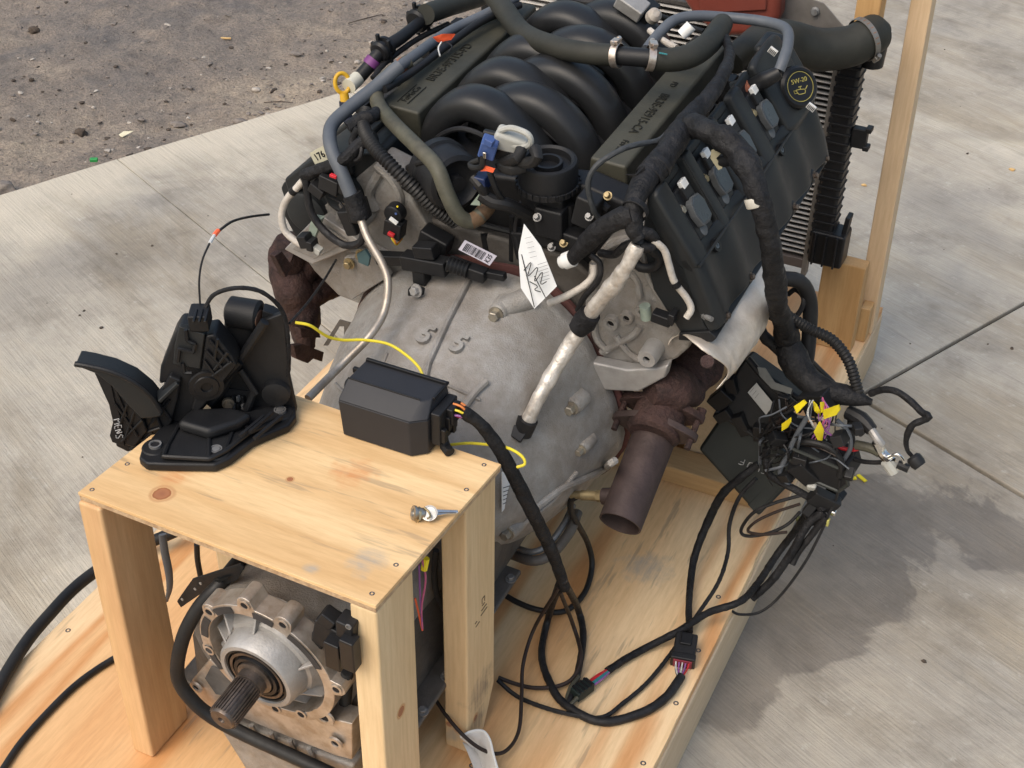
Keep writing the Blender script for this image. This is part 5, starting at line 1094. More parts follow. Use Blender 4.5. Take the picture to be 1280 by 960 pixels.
bm = B(); box(bm, (RXR + 0.068, RY + 0.0, 0.500), (0.030, 0.020, 0.040)); box(bm, (RXR + 0.084, RY + 0.0, 0.520), (0.012, 0.022, 0.010)); box(bm, (RXR + 0.084, RY, 0.482), (0.012, 0.022, 0.010)); obj('mount_bracket', bm, BLK, tk, bev=0.002)
ft = obj('lower_foot', boxm((RXR + 0.046, RY - 0.002, 0.256), (0.070, 0.060, 0.075), Matrix.Rotation(0.0, 3, 'Z')), BLKG, tk, bev=0.006)
for k in range(3): obj('foot_rib', boxm((RXR + 0.022 + k * 0.022, RY - 0.035, 0.256), (0.004, 0.010, 0.070)), BLK, ft, bev=0.001)
obj('foot_tongue', boxm((RXR + 0.074, RY, 0.310), (0.010, 0.03, 0.040), Matrix.Rotation(0.08, 3, 'Y')), BLK, ft, bev=0.002)
# aluminium corner plate and red part behind it
cpz = thing('corner_plate', 'grey sheet metal corner plate with one bolt at the top of the radiator', 'plate', at(1010, 40, y=1.56))
obj('plate_body', prism(B(), [at(u, v, y=1.487) for u, v in ((970, -40), (1000, -6), (1030, 4), (1064, 44), (1060, 60), (965, 48), (960, -40))], (0, 0.003, 0)), ALUP, cpz, bev=0.001)
obj('plate_bolt', lathe(B(), at(1019, 14, y=1.4855), (0, -1, 0), [(0, 0.0085), (0.003, 0.0085), (0.004, 0.006), (0.008, 0.006)], 20), STEEL, cpz)
rt = thing('red_tank', 'brick red plastic tank showing behind the big radiator hose at the top edge', 'tank', at(910, 60, y=1.60))
obj('tank_body', prism(B(), [at(u, v, y=1.43) for u, v in ((838, -60), (852, 0), (868, 24), (900, 48), (962, 44), (974, 20), (978, -60))], (0, 0.05, 0)), REDBR, rt, bev=0.015, seg=3)
obj('tank_seam', prism(B(), [at(u, v, y=1.429) for u, v in ((868, -60), (876, 16), (958, 12), (962, -60))], (0, -0.005, 0)), REDBR, rt, bev=0.004)

# ------------------------------------------------------------------ hoses
def hose(name, pts, r, m, label, parent_parts=(), cat='hose', **k):
    P = mp(*pts); o = P[0]; t = thing(name, label, cat, (P[0] + P[-1]) / 2)
    obj('hose_body', tb(P, r, **k), m, t); return t, P
rh, P = hose('radiator_hose', [(915, 78, 'y', 0.50), (935, 62, 'y', 0.55), (975, 52, 'Y', 1.36), (1020, 62, 'Y', 1.42), (1062, 58, 'Y', 1.455), (1082, 48, 'Y', 1.475), (1093, 42, 'Y', 1.50)], [0.022, 0.030, 0.039, 0.040, 0.040, 0.038, 0.036], OLIVE, 'thick olive grey radiator hose clamped to the top of the end tank', seg=26, ds=0.012)
def clamp(p, ax, r, parent, w=0.010, m=STEEL, screwdir=None, name='hose_clamp'):
    ax = V(ax).normalized(); c = obj(name, lathe(B(), V(p) - ax * w / 2, ax, [(0, r), (0.0008, r + 0.0013), (w - 0.0008, r + 0.0013), (w, r)], 40, cap=False), m, parent)
    if screwdir is not None:
        sd = V(screwdir); sd = (sd - ax * sd.dot(ax)).normalized(); t = ax.cross(sd)
        q = V(p) + sd * (r + 0.004)
        obj('clamp_housing', boxm(q, (w * 1.05, 0.016, 0.007), frm(ax, t)), m, c, bev=0.0012, seg=1)
        obj('clamp_screw', lathe(B(), q - t * 0.014, t, [(0, 0.0042), (0.005, 0.0042), (0.005, 0.003), (0.026, 0.003), (0.026, 0.0015)], 10), m, c)
        for k in range(7):
            a = -0.1 - k * 0.16; dd_ = sd * math.cos(a * 1.6 - 0.7) + t * math.sin(a * 1.6 - 0.7)
            obj('clamp_slot', boxm(V(p) + dd_ * (r + 0.0013), (w * 0.55, 0.0014, 0.0008), frm(ax, dd_.cross(ax))), mat('slot_brown', (0.25, 0.12, 0.06)), c, smooth=False)
    return c
clamp(P[-2].lerp(P[-3], 0.1), P[-1] - P[-3], 0.0395, rh, 0.012, mat('grey_band', (0.22, 0.215, 0.20), (0.16, 0.155, 0.145), 0.4, 0.6), (0.6, -0.4, -0.6))
obj('hose_neck', tb([P[-1] + V((-0.015, -0.01, 0)), P[-1] + V((0.000, 0.012, 0.0)), P[-1] + V((0.0, 0.022, -0.03)), P[-1] + V((0.0, 0.024, -0.07))], [0.030, 0.028, 0.024, 0.022], seg=24), BLKG, rh)

hh, P = hose('heater_hose', [(612, -12, 'y', 0.48), (630, 12, 'y', 0.42), (655, 42, 'y', 0.345), (700, 60, 'y', 0.28), (740, 67, 'y', 0.262), (768, 69, 'y', 0.262)], [0.0175, 0.0185, 0.0175, 0.017, 0.017, 0.017], OLIVE, 'olive grey heater hose crossing over the intake runners, left half', seg=22, ds=0.008)
clamp(P[-1] + (P[-2] - P[-1]).normalized() * -0.004, P[-1] - P[-2], 0.0182, hh, 0.012, mat('clamp_steel', (0.62, 0.56, 0.50), (0.45, 0.36, 0.30), 0.3, 0.85, 80, 0.05), (0, 0, 1))
h2, Q = hose('heater_hose', [(810, 72, 'y', 0.270), (835, 75, 'y', 0.285), (862, 70, 'y', 0.315), (885, 55, 'y', 0.37), (898, 38, 'y', 0.43), (903, 30, 'y', 0.47)], [0.0175, 0.0185, 0.019, 0.0185, 0.018, 0.017], OLIVE, 'olive grey heater hose beside the right rail cover, joined by a clamped coupler', seg=22, ds=0.008)
clamp(Q[0] + (Q[1] - Q[0]).normalized() * 0.004, Q[1] - Q[0], 0.0187, h2, 0.012, MATS['clamp_steel'], (0, 0, 1))
obj('hose_coupler', tb([P[-1] - (P[-1] - P[-2]).normalized() * 0.01, Q[0] + (Q[1] - Q[0]).normalized() * 0.01], 0.0145, seg=20), BLK, hh)
obj('teal_mark', boxm(eat(829, 67, y=0.265), (0.013, 0.002, 0.0015), RE), TEALW, h2)
bh, P = hose('breather_hose', [(808, 62, 'y', 0.36), (822, 44, 'y', 0.40), (842, 26, 'y', 0.44), (868, 20, 'y', 0.47), (910, 22, 'y', 0.50), (955, 27, 'y', 0.50), (982, 36, 'y', 0.47), (985, 55, 'y', 0.43), (978, 78, 'y', 0.395), (974, 88, 'y', 0.385)], 0.0088, GREYH, 'thin shiny grey breather hose arching from the intake to the right valve cover', seg=16, ds=0.008)
obj('white_sleeve', tb(mp((852, 44, 'y', 0.37), (864, 32, 'y', 0.38)), 0.0095, seg=16), WHITE, bh)
wire('coolant_tube', [(812, 38, 'y', 0.42), (828, 50, 'y', 0.40), (846, 60, 'y', 0.38)], 0.0055, PALEH, 'short pale metal tube lying under the breather hose', 'tube')
# throttle body corner at the very top
tbd = thing('throttle_body', 'bright grey throttle body corner with angular edge at the top of the frame', 'throttle body', eat(790, 12, y=0.52))
obj('body_casting', boxm(eat(792, 14, y=0.50), (0.065, 0.05, 0.055), RE @ Matrix.Rotation(0.5, 3, 'Y')), BLK, tbd, bev=0.004)
obj('top_cover', boxm(eat(790, 6, y=0.475), (0.050, 0.035, 0.024), RE @ Matrix.Rotation(0.45, 3, 'Y') @ Matrix.Rotation(0.2, 3, 'X')), CASTL, tbd, bev=0.003)
obj('sensor_knob', lathe(B(), eat(815, 22, y=0.46), (0.5, -0.5, 0.6), [(0, 0.012), (0.014, 0.012), (0.02, 0.006)], 20), PALES, tbd)
for k, (pts, r) in enumerate(((((700, -5, 'y', 0.52), (735, 4, 'y', 0.50), (780, 0, 'y', 0.53)), 0.008), (((820, 18, 'y', 0.5), (850, 30, 'y', 0.52), (880, 40, 'y', 0.5)), 0.005), (((830, 70, 'y', 0.38), (850, 66, 'y', 0.37), (872, 48, 'y', 0.36)), 0.006))):
    obj('throttle_lead', tb(mp(*pts), r, seg=10), RUBBER, tbd)

# left side hoses and lines
cr, P = hose('coolant_pipe', [(512, 76, 'y', 0.20), (490, 90, 'y', 0.17), (473, 108, 'y', 0.12), (472, 128, 'y', 0.08), (490, 152, 'y', 0.04), (520, 182, 'y', -0.01), (545, 208, 'y', -0.045), (558, 240, 'y', -0.06), (572, 268, 'y', -0.065), (588, 277, 'y', -0.055), (602, 268, 'y', -0.04)], 0.0118, TAN, 'weathered tan coolant hose running diagonally down behind the left rail', seg=18, ds=0.008)
obj('pipe_stub', tb(mp((588, 277, 'y', -0.055), (598, 272, 'y', -0.045), (610, 258, 'y', -0.02)), 0.0122, seg=18), mat('rust_tan', (0.14, 0.085, 0.045), (0.09, 0.05, 0.025), 0.6, 0.1, 60, 0.2), cr)
obj('copper_joint', tb(mp((505, 80, 'y', 0.195), (498, 86, 'y', 0.18)), 0.0130, seg=18), mat('copper_ring', (0.35, 0.15, 0.09), (0.25, 0.10, 0.06), 0.4, 0.6), cr)
gh, P = hose('heater_hose', [(500, 82, 'y', 0.14), (470, 108, 'y', 0.10), (435, 136, 'y', 0.05), (414, 158, 'y', 0.01), (414, 185, 'y', -0.03), (428, 218, 'y', -0.05), (441, 250, 'y', -0.06)], 0.0108, GREYH, 'grey blue hose bending down past the label on the left valve cover', seg=18, ds=0.008)
obj('tape_wrap', tb(mp((440, 243, 'y', -0.06), (447, 258, 'y', -0.062), (450, 272, 'y', -0.065)), 0.0150, seg=16, rough=0.1), TAPE, gh)
dt = wire('metal_tube', [(449, 268, 'y', -0.065), (460, 298, 'y', -0.085), (478, 330, 'y', -0.11), (485, 355, 'y', -0.13), (480, 390, 'y', -0.16), (462, 420, 'y', -0.20), (425, 458, 'y', -0.25), (385, 498, 'Y', 0.34)], 0.0062, TUBEM, 'thin bent metal tube running from the black tape down to the table edge', 'tube', seg=12)
wire('corrugated_conduit', [(458, 138, 'y', 0.04), (454, 158, 'y', 0.01), (466, 182, 'y', -0.03), (490, 208, 'y', -0.05), (520, 238, 'y', -0.05), (545, 262, 'y', -0.04), (570, 278, 'y', -0.02)], 0.0112, RUBBER, 'black corrugated conduit sweeping down between the two left hoses', 'conduit', seg=14, ripple=(0.0062, 0.0024))
wire('metal_fuel_line', [(660, -12, 'y', 0.50), (610, 16, 'y', 0.42), (560, 40, 'y', 0.33), (520, 68, 'y', 0.22), (498, 84, 'y', 0.17)], 0.0085, GREYH, 'dark slanting line just outside the left rail cover, upper of two', 'line', seg=12)
wire('fuel_line', [(650, 6, 'y', 0.47), (600, 28, 'y', 0.38), (555, 60, 'y', 0.28), (515, 90, 'y', 0.18), (480, 112, 'y', 0.10)], 0.0065, BLK, 'dark slanting line just outside the left rail cover, lower of two', 'line', seg=12)
vl = thing('vapour_line', 'black vapour line with two round flanges and a purple band at the upper left', 'vapour line', eat(500, 45, x=-0.30))
obj('line_body', tb(mp((446, 100, 'x', -0.33), (462, 82, 'x', -0.32), (478, 62, 'x', -0.31), (500, 48, 'x', -0.30), (520, 32, 'x', -0.30), (545, 12, 'x', -0.30), (590, -8, 'x', -0.30)), [0.011, 0.012, 0.011, 0.010, 0.011, 0.016, 0.018], seg=16), BLK, vl)
obj('purple_band', tb(mp((462, 82, 'x', -0.32), (468, 74, 'x', -0.315)), 0.0138, seg=18), PURP, vl)
for u, v, r, s in ((478, 62, 0.019, 1), (524, 24, 0.022, 1)):
    a = eat(u, v, x=-0.31); d = (eat(u + 24, v - 20, x=-0.305) - a).normalized()
    f = obj('line_flange', lathe(B(), a - d * 0.013, d, [(0, r * 0.8), (0.004, r), (0.010, r), (0.012, r * 0.72), (0.018, r * 0.72), (0.020, r), (0.026, r), (0.030, r * 0.7)], 28), BLKG, vl)
    for k in range(5):
        aa = k * 1.25; u_, v_, _ = frame(d); obj('flange_tooth', boxm(a + (u_ * math.cos(aa) + v_ * math.sin(aa)) * r, (0.006, 0.006, 0.02), frm(u_, d)), BLK, f, bev=0.001)
obj('white_cap', tb(mp((436, 108, 'x', -0.33), (447, 98, 'x', -0.33)), [0.013, 0.0125], seg=18), mat('cream_cap', (0.60, 0.58, 0.48), (0.52, 0.5, 0.4), 0.4), vl)
obj('olive_hose_end', tb(mp((532, 18, 'x', -0.29), (560, 8, 'x', -0.29), (600, -4, 'x', -0.29)), 0.018, seg=18), OLIVE, vl)
# yellow dipstick
dk = thing('dipstick', 'amber yellow ring handled dipstick standing at the left rear of the engine', 'dipstick', eat(428, 130, x=-0.34))
c0 = eat(428, 104, x=-0.34); u_, v_, w_ = frame((CC - c0) + V((0.9, 0, 0)), (0, 0, 1))
bm = B(); tube(bm, [c0 + u_ * 0.0125 * math.cos(a * math.pi / 16) + v_ * 0.0165 * math.sin(a * math.pi / 16) for a in range(33)], 0.0036, seg=12, smooth=False, ds=0.002); obj('ring_handle', bm, DIP, dk)
obj('handle_stem', tb([c0 - v_ * 0.016, c0 - v_ * 0.034], [0.0075, 0.0085], seg=14), DIP, dk)
obj('tube_end', tb([c0 - v_ * 0.030, c0 - v_ * 0.06, c0 - v_ * 0.12 + V((0.03, 0, 0))], [0.0105, 0.008, 0.006], seg=14), mat('navy_plastic', (0.02, 0.025, 0.05)), dk)
# orange flag and loose thin leads on the left rail
of = solo('orange_flag', prism(B(), [eat(u, v, y=0.235) for u, v in ((541, 47), (553, 43), (569, 43), (564, 50), (548, 53))], EZV * 0.001), ORNG, 'small orange tape flag tied beside the left rail cover', 'tape flag')
for k, pts in enumerate((((552, 52, 'y', 0.23), (548, 60, 'y', 0.22), (550, 70, 'y', 0.20)), ((556, 52, 'y', 0.23), (565, 58, 'y', 0.22), (560, 66, 'y', 0.21)))):
    solo('zip_tie', tb(mp(*pts), 0.0012, seg=6), BLK if k else WHW, ('black' if k else 'white') + ' cable tie tail under the orange tape flag', 'cable tie')
bm = B()
for u0, v0, u1, v1, r in ((470, 120, 455, 140, 0.018), (500, 96, 520, 88, 0.016), (532, 84, 545, 70, 0.013)): tube(bm, mp((u0, v0, 'y', 0.10), (u1, v1, 'y', 0.11)), r, seg=10)
ch = thing('left_wiring_loom', 'tangle of black taped wires lying along the left valve cover', 'wiring loom', eat(450, 180, y=0.0))
obj('loom_trunk', tb(mp((575, 55, 'x', -0.27), (540, 80, 'x', -0.27), (505, 112, 'x', -0.27), (470, 142, 'y', 0.05), (452, 150, 'y', 0.02), (435, 160, 'y', 0.0)), 0.011, seg=12, rough=0.15), TAPE, ch); bm.free()
for pts, r, m in ((((380, 220, 'y', -0.04), (400, 212, 'y', -0.04), (430, 200, 'y', -0.04), (450, 180, 'y', -0.02), (470, 172, 'y', -0.01)), 0.010, TAPE), (((448, 160, 'y', 0.0), (440, 178, 'y', -0.01), (448, 196, 'y', -0.02), (436, 205, 'y', -0.03)), 0.006, WIRE), (((382, 224, 'y', -0.045), (388, 262, 'y', -0.055), (405, 288, 'y', -0.06), (430, 306, 'y', -0.065), (450, 303, 'y', -0.065), (455, 288, 'y', -0.06)), 0.0062, WIRE), (((430, 196, 'y', -0.03), (446, 200, 'y', -0.035), (452, 190, 'y', -0.03), (450, 178, 'y', -0.02)), 0.0035, WIRE), (((412, 246, 'y', -0.03), (424, 252, 'y', -0.04), (433, 265, 'y', -0.045)), 0.0022, WIRE), (((466, 98, 'x', -0.30), (480, 80, 'x', -0.30), (520, 50, 'x', -0.29), (560, 30, 'x', -0.29)), 0.005, WIRE)):
    obj('loom_branch', tb(mp(*pts), r, seg=10, rough=0.08), m, ch)
bm = B()
for u, v, s, rz in ((415, 228, (0.034, 0.025, 0.026), 0.2), (398, 236, (0.026, 0.02, 0.018), 0.5), (428, 232, (0.020, 0.02, 0.020), 0.0)): box(bm, eat(u, v, y=-0.045), s, RE @ Matrix.Rotation(rz, 3, 'Y'))
pl = obj('plug', bm, BLK, ch, bev=0.002); obj('red_lock', boxm(eat(417, 220, y=-0.06), (0.012, 0.006, 0.005), RE @ Matrix.Rotation(0.1, 3, 'Y')), RED, pl, bev=0.001)
bm = B(); box(bm, eat(438, 276, y=-0.05), (0.022, 0.022, 0.044), RE @ Matrix.Rotation(-0.35, 3, 'Y')); box(bm, eat(448, 262, y=-0.05), (0.026, 0.03, 0.035), RE @ Matrix.Rotation(-0.2, 3, 'Y')); cs = obj('cam_plug', bm, BLK, ch, bev=0.003)
obj('brass_pin', boxm(eat(428, 273, y=-0.055), (0.006, 0.005, 0.014), RE @ Matrix.Rotation(-0.5, 3, 'Y')), BRASS, cs, bev=0.001)
ps = thing('sleeved_lead', 'off white sleeved lead curling down the left edge of the engine to a grey clip', 'lead', eat(365, 280, y=-0.05))
obj('sleeve', tb(mp((379, 226, 'y', -0.04), (370, 236, 'y', -0.045), (358, 250, 'y', -0.05), (352, 268, 'y', -0.055), (356, 288, 'y', -0.06), (368, 300, 'y', -0.06), (377, 306, 'y', -0.06)), 0.0058, seg=12, rough=0.06), PALEH, ps)
obj('tape_band', tb(mp((369, 236, 'y', -0.045), (365, 241, 'y', -0.047)), 0.0068, seg=12), TAPE, ps)
bm = boxm(eat(382, 300, y=-0.06), (0.018, 0.02, 0.022), RE @ Matrix.Rotation(-0.3, 3, 'Y')); box(bm, eat(390, 305, y=-0.06), (0.012, 0.02, 0.018), RE); obj('lead_plug', bm, BLK, ps, bev=0.002)
obj('grey_clip', boxm(eat(397, 312, y=-0.06), (0.014, 0.012, 0.011), RE @ Matrix.Rotation(0.4, 3, 'Y')), GREYP, ps, bev=0.001)
obj('grey_clip', prism(B(), mp((388, 278, 'y', -0.05), (392, 272, 'y', -0.05), (402, 274, 'y', -0.05), (392, 300, 'y', -0.05), (384, 298, 'y', -0.05)), EYV * 0.01), GREENG, ps)

# ------------------------------------------------------------------ right hand harness over the valve cover
ha = thing('main_wiring_harness', 'thick black taped main wiring harness winding down over the right valve cover', 'wiring harness', eat(800, 240, y=-0.03))
obj('harness_trunk', tb(mp((905, 45, 'y', 0.42), (912, 68, 'y', 0.35), (903, 95, 'y', 0.28), (885, 122, 'y', 0.22), (862, 148, 'y', 0.16), (846, 172, 'y', 0.10), (828, 200, 'y', 0.05), (806, 226, 'y', 0.0), (792, 256, 'y', -0.04), (793, 285, 'y', -0.055), (800, 300, 'y', -0.06)), [0.007, 0.008, 0.009, 0.011, 0.013, 0.015, 0.018, 0.019, 0.0175, 0.015, 0.011], seg=22, rough=0.16, ds=0.004), TAPE, ha)
for i, (u, v, y, r) in enumerate(((846, 172, 0.10, 0.0172), (822, 208, 0.035, 0.0190), (812, 220, 0.015, 0.0195), (862, 148, 0.16, 0.0138), (794, 262, -0.045, 0.0182))):
    a = eat(u, v, y=y); d = (eat(u - 12, v + 18, y=y - 0.03) - a).normalized(); obj('tape_band', lathe(B(), a - d * 0.005, d, [(0, r * 0.98), (0.001, r * 1.05), (0.009, r * 1.05), (0.010, r * 0.98)], 28, cap=False), WIRE if i % 2 else TAPE, ha)
obj('harness_branch', tb(mp((858, 156, 'y', 0.14), (880, 162, 'y', 0.11), (905, 174, 'y', 0.10), (925, 192, 'y', 0.09), (938, 215, 'y', 0.07), (948, 245, 'y', 0.05), (957, 275, 'y', 0.05), (964, 310, 'y', 0.05), (968, 345, 'y', 0.07), (972, 380, 'y', 0.10), (982, 415, 'Y', 0.86), (990, 445, 'Y', 0.88)), [0.015, 0.018, 0.019, 0.017, 0.0150, 0.0155, 0.016, 0.0155, 0.015, 0.0155, 0.018, 0.022], seg=24, rough=0.22, ds=0.004), TAPE, ha, label='cloth wrapped branch dropping over the cover to the pallet')
obj('cream_tape', tb(mp((940, 243, 'y', 0.05), (953, 250, 'y', 0.05)), 0.010, seg=12, rough=0.2), mat('dirty_white_tape', (0.50, 0.48, 0.42), (0.38, 0.35, 0.3), 0.6), ha)
obj('cream_tape', lathe(B(), eat(945, 245, y=0.052), (eat(948, 256, y=0.05) - eat(942, 236, y=0.056)), [(0, 0.0165), (0.002, 0.0175), (0.012, 0.0175), (0.014, 0.0165)], 26, cap=False), MATS['dirty_white_tape'], ha)
obj('knock_plug', tb(mp((898, 203, 'y', 0.11), (915, 199, 'y', 0.10), (925, 196, 'y', 0.09)), [0.008, 0.009, 0.006], seg=12), BLK, ha)
obj('torn_tape', prism(B(), mp((889, 188, 'y', 0.10), (897, 185, 'y', 0.10), (903, 190, 'y', 0.10), (895, 198, 'y', 0.10), (903, 210, 'y', 0.10), (898, 213, 'y', 0.10), (888, 198, 'y', 0.10)), EYV * 0.002), mat('dirty_cream', (0.40, 0.37, 0.25), (0.3, 0.27, 0.18), 0.6), ha)
obj('loom_twig', tb(mp((835, 166, 'y', 0.10), (822, 176, 'y', 0.08), (800, 180, 'y', 0.05), (775, 188, 'y', 0.02), (745, 208, 'y', -0.01), (735, 232, 'y', -0.02), (742, 262, 'y', -0.02), (750, 275, 'y', -0.01)), 0.0042, seg=10, rough=0.12), mat('grey_black_loom', (0.03, 0.033, 0.036), (0.045, 0.048, 0.05), 0.5), ha)
obj('tie_tail', prism(B(), mp((806, 208, 'y', 0.0), (796, 218, 'y', -0.01), (782, 218, 'y', -0.01), (794, 222, 'y', -0.01), (806, 215, 'y', 0.0)), EYV * 0.001), WIRE, ha)
lf = obj('harness_branch', tb(mp((792, 268, 'y', -0.05), (768, 276, 'y', -0.055), (745, 292, 'y', -0.055), (728, 310, 'y', -0.05), (712, 326, 'y', -0.045)), [0.015, 0.015, 0.015, 0.013, 0.010], seg=16, rough=0.1), TAPE, ha)
obj('white_plug', lathe(B(), eat(716, 323, y=-0.045), (eat(696, 330, y=-0.045) - eat(716, 323, y=-0.045)), [(0, 0.0125), (0.014, 0.0125), (0.014, 0.0095), (0.022, 0.0095)], 22), WHITE, ha)
obj('harness_branch', tb(mp((798, 290, 'y', -0.055), (812, 292, 'y', -0.05), (818, 300, 'y', -0.04), (812, 310, 'y', -0.05), (800, 306, 'y', -0.055)), 0.008, seg=12, rough=0.08), TAPE, ha)
obj('loom_branch', tb(mp((800, 300, 'y', -0.06), (780, 308, 'y', -0.04), (768, 318, 'y', -0.02), (750, 316, 'y', -0.01)), 0.006, seg=10), WIRE, ha)
obj('loom_ring', tb(mp((800, 302, 'y', -0.05), (815, 312, 'y', -0.03), (824, 322, 'y', -0.02), (818, 334, 'y', -0.02), (800, 334, 'y', -0.02), (790, 322, 'y', -0.02)), 0.007, seg=12), BLK, ha)
ww = obj('pale_lead', tb(mp((742, 330, 'y', -0.04), (741, 345, 'y', -0.045), (730, 357, 'y', -0.05), (708, 370, 'y', -0.055), (686, 379, 'y', -0.06)), 0.0055, seg=12, rough=0.05), PALEH, ha)
obj('loom_branch', tb(mp((738, 318, 'y', -0.045), (750, 330, 'y', -0.045), (748, 350, 'y', -0.05), (730, 372, 'y', -0.05), (722, 388, 'y', -0.05)), 0.0045, seg=10), WIRE, ha)
obj('pale_lead', tb(mp((816, 300, 'y', -0.045), (830, 312, 'y', -0.04), (836, 330, 'y', -0.035), (843, 352, 'y', -0.03), (858, 372, 'y', -0.025), (864, 386, 'y', -0.025), (858, 397, 'y', -0.03)), 0.0052, seg=12, rough=0.05), PALEH, ha)
obj('tape_band', tb(mp((843, 353, 'y', -0.03), (846, 359, 'y', -0.03)), 0.0068, seg=12), TAPE, ha)
# silver wrapped branch to the round plug
sv = thing('foil_wrapped_lead', 'silver foil wrapped lead running down across the bell housing to a black plug', 'lead', eat(690, 460, y=-0.12))
F_ = mp((797, 306, 'y', -0.06), (785, 330, 'y', -0.07), (768, 355, 'y', -0.075), (745, 382, 'y', -0.08), (728, 408, 'y', -0.085), (710, 435, 'y', -0.10), (690, 468, 'y', -0.13), (672, 500, 'y', -0.16), (658, 530, 'y', -0.18))
obj('foil_sleeve', tb(F_, [0.010, 0.0115, 0.0125, 0.0112, 0.0108, 0.0118, 0.0112, 0.0105, 0.0105], seg=20, rough=0.16, ds=0.004), FOIL, sv)
obj('tape_band', tb(mp((738, 392, 'y', -0.082), (730, 403, 'y', -0.084), (722, 412, 'y', -0.087)), [0.0160, 0.0175, 0.0150], seg=16, rough=0.06), TAPE, sv)
obj('lead_plug', tb(mp((660, 524, 'y', -0.178), (652, 540, 'y', -0.185)), [0.016, 0.0165], seg=16), BLK, sv)
obj('plug_flange', boxm(eat(646, 542, y=-0.19), (0.026, 0.034, 0.018), frm(eat(670, 556, y=-0.19) - eat(640, 536, y=-0.19), V((0.3, -1, 1)))), BLKG, sv, bev=0.002)
obj('lead_socket', tb(mp((645, 545, 'y', -0.19), (632, 562, 'y', -0.20)), 0.0135, seg=16), BLK, sv)

# ------------------------------------------------------------------ accelerator pedal on the table
NV = V((-0.437, 0.90, 0)).normalized(); PR = V((0.10, 0.20, H))
def vat(u, v, d=0.0):
    p0 = PR + NV * d; r = CR @ V(((u - 640) / FPX, -(v - 480) / FPX, -1.0)); return CC + r * ((p0 - CC).dot(NV) / r.dot(NV))
def vprism(pts, d, th): return prism(B(), [vat(u, v, d) for u, v in pts], NV * th)
pe = thing('accelerator_pedal', 'black plastic accelerator pedal assembly standing on the left of the table', 'pedal', (0.10, 0.19, H))
PXV = V((0.90, 0.437, 0)).normalized()
# base plate
bp_ = [at(u, v, z=H + 0.001) for u, v in ((178, 572), (175, 582), (184, 589), (205, 590), (270, 591), (288, 583), (318, 560), (362, 541), (371, 530), (370, 512), (352, 500), (300, 520), (262, 528), (225, 528), (200, 545))]
obj('base_plate', prism(B(), bp_, (0, 0, 0.014)), BLK, pe, bev=0.004)
bp2 = [at(u, v, z=H + 0.015) for u, v in ((210, 562), (205, 575), (262, 578), (282, 568), (312, 545), (352, 527), (345, 510), (300, 520), (262, 528), (225, 535))]
obj('base_deck', prism(B(), bp2, (0, 0, 0.005)), BLK, pe, bev=0.002)
rim = [p + V((0, 0, 0.006)) for p in bp2]
obj('base_rim', tb(rim[:6], 0.0035, seg=8, smooth=False), BLK, pe)
for i_, (a_, b_) in enumerate(((0, 9), (2, 8), (3, 7), (4, 7))): obj('base_rib', tb([rim[a_], rim[b_]], 0.003, seg=8), BLKG, pe)
obj('base_hump', prism(B(), [at(u, v, z=H + 0.02) for u, v in ((222, 540), (262, 552), (300, 540), (318, 528), (290, 520), (240, 522))], (0, 0, 0.018)), BLK, pe, bev=0.008, seg=3)
for u, v in ((194, 556), (270, 562), (350, 513)):
    p = at(u, v, z=H + 0.019); obj('bolt_eyelet', lathe(B(), p - V((0, 0, 0.008)), (0, 0, 1), [(0, 0.0185), (0.004, 0.0185), (0.006, 0.017)], 28), BLK, pe)
    e = obj('bolt_ring', lathe(B(), p - V((0, 0, 0.002)), (0, 0, 1), [(0, 0.0085), (0.004, 0.0085), (0.004, 0.0065), (0.001, 0.006)], 24, cap=False), STEEL, pe)
    if u != 194: obj('bolt', lathe(B(), p, (0, 0, 1), [(0, 0.0058), (0.002, 0.0055), (0.0022, 0.003)], 16), STEEL, pe)
    else: obj('bolt_hole', lathe(B(), p - V((0, 0, 0.001)), (0, 0, 1), [(0, 0.0064), (0.0012, 0.0064)], 16), INK, pe)
# right triangular side wall, recessed pocket and diagonal rails
obj('side_wall', vprism([(352, 392), (356, 398), (362, 470), (371, 512), (368, 524), (330, 530), (292, 548), (268, 545), (262, 505), (296, 455), (330, 400)], 0.035, 0.010), BLK, pe, bev=0.003)
obj('wall_edge', tb([vat(331, 402, 0.028), vat(300, 450, 0.028), vat(278, 487, 0.025), vat(262, 505, 0.022)], 0.0065, seg=8, smooth=False), BLK, pe)
obj('wall_edge', tb([vat(300, 452, 0.020), vat(275, 480, 0.018), vat(250, 508, 0.015)], 0.0055, seg=8, smooth=False), BLKG, pe)
obj('wall_edge', tb([vat(318, 488, 0.026), vat(300, 535, 0.018)], 0.0050, seg=8, smooth=False), BLK, pe)
obj('wall_edge', tb([vat(300, 462, 0.026), vat(320, 492, 0.024)], 0.0045, seg=8, smooth=False), BLK, pe)
obj('wall_pocket', lathe(B(), vat(345, 492, 0.028), -NV, [(-0.01, 0.020), (0.004, 0.019), (0.007, 0.010)], 24), BLK, pe)
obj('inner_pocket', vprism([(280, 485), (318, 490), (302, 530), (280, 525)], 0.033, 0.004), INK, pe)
obj('spring_pin', lathe(B(), vat(285, 503, 0.027), -NV + V((0.3, 0, 0)), [(0, 0.0085), (0.004, 0.0085), (0.004, 0.005), (0.010, 0.005)], 18), mat('greased_steel', (0.38, 0.32, 0.24), (0.25, 0.2, 0.15), 0.4, 0.7), pe)
for k in range(6): obj('spring_coil', boxm(vat(292 + (k % 3) * 6, 498 + (k // 3) * 10, 0.030), (0.004, 0.006, 0.009)), STEEL if k % 2 else BLK, pe, bev=0.001)
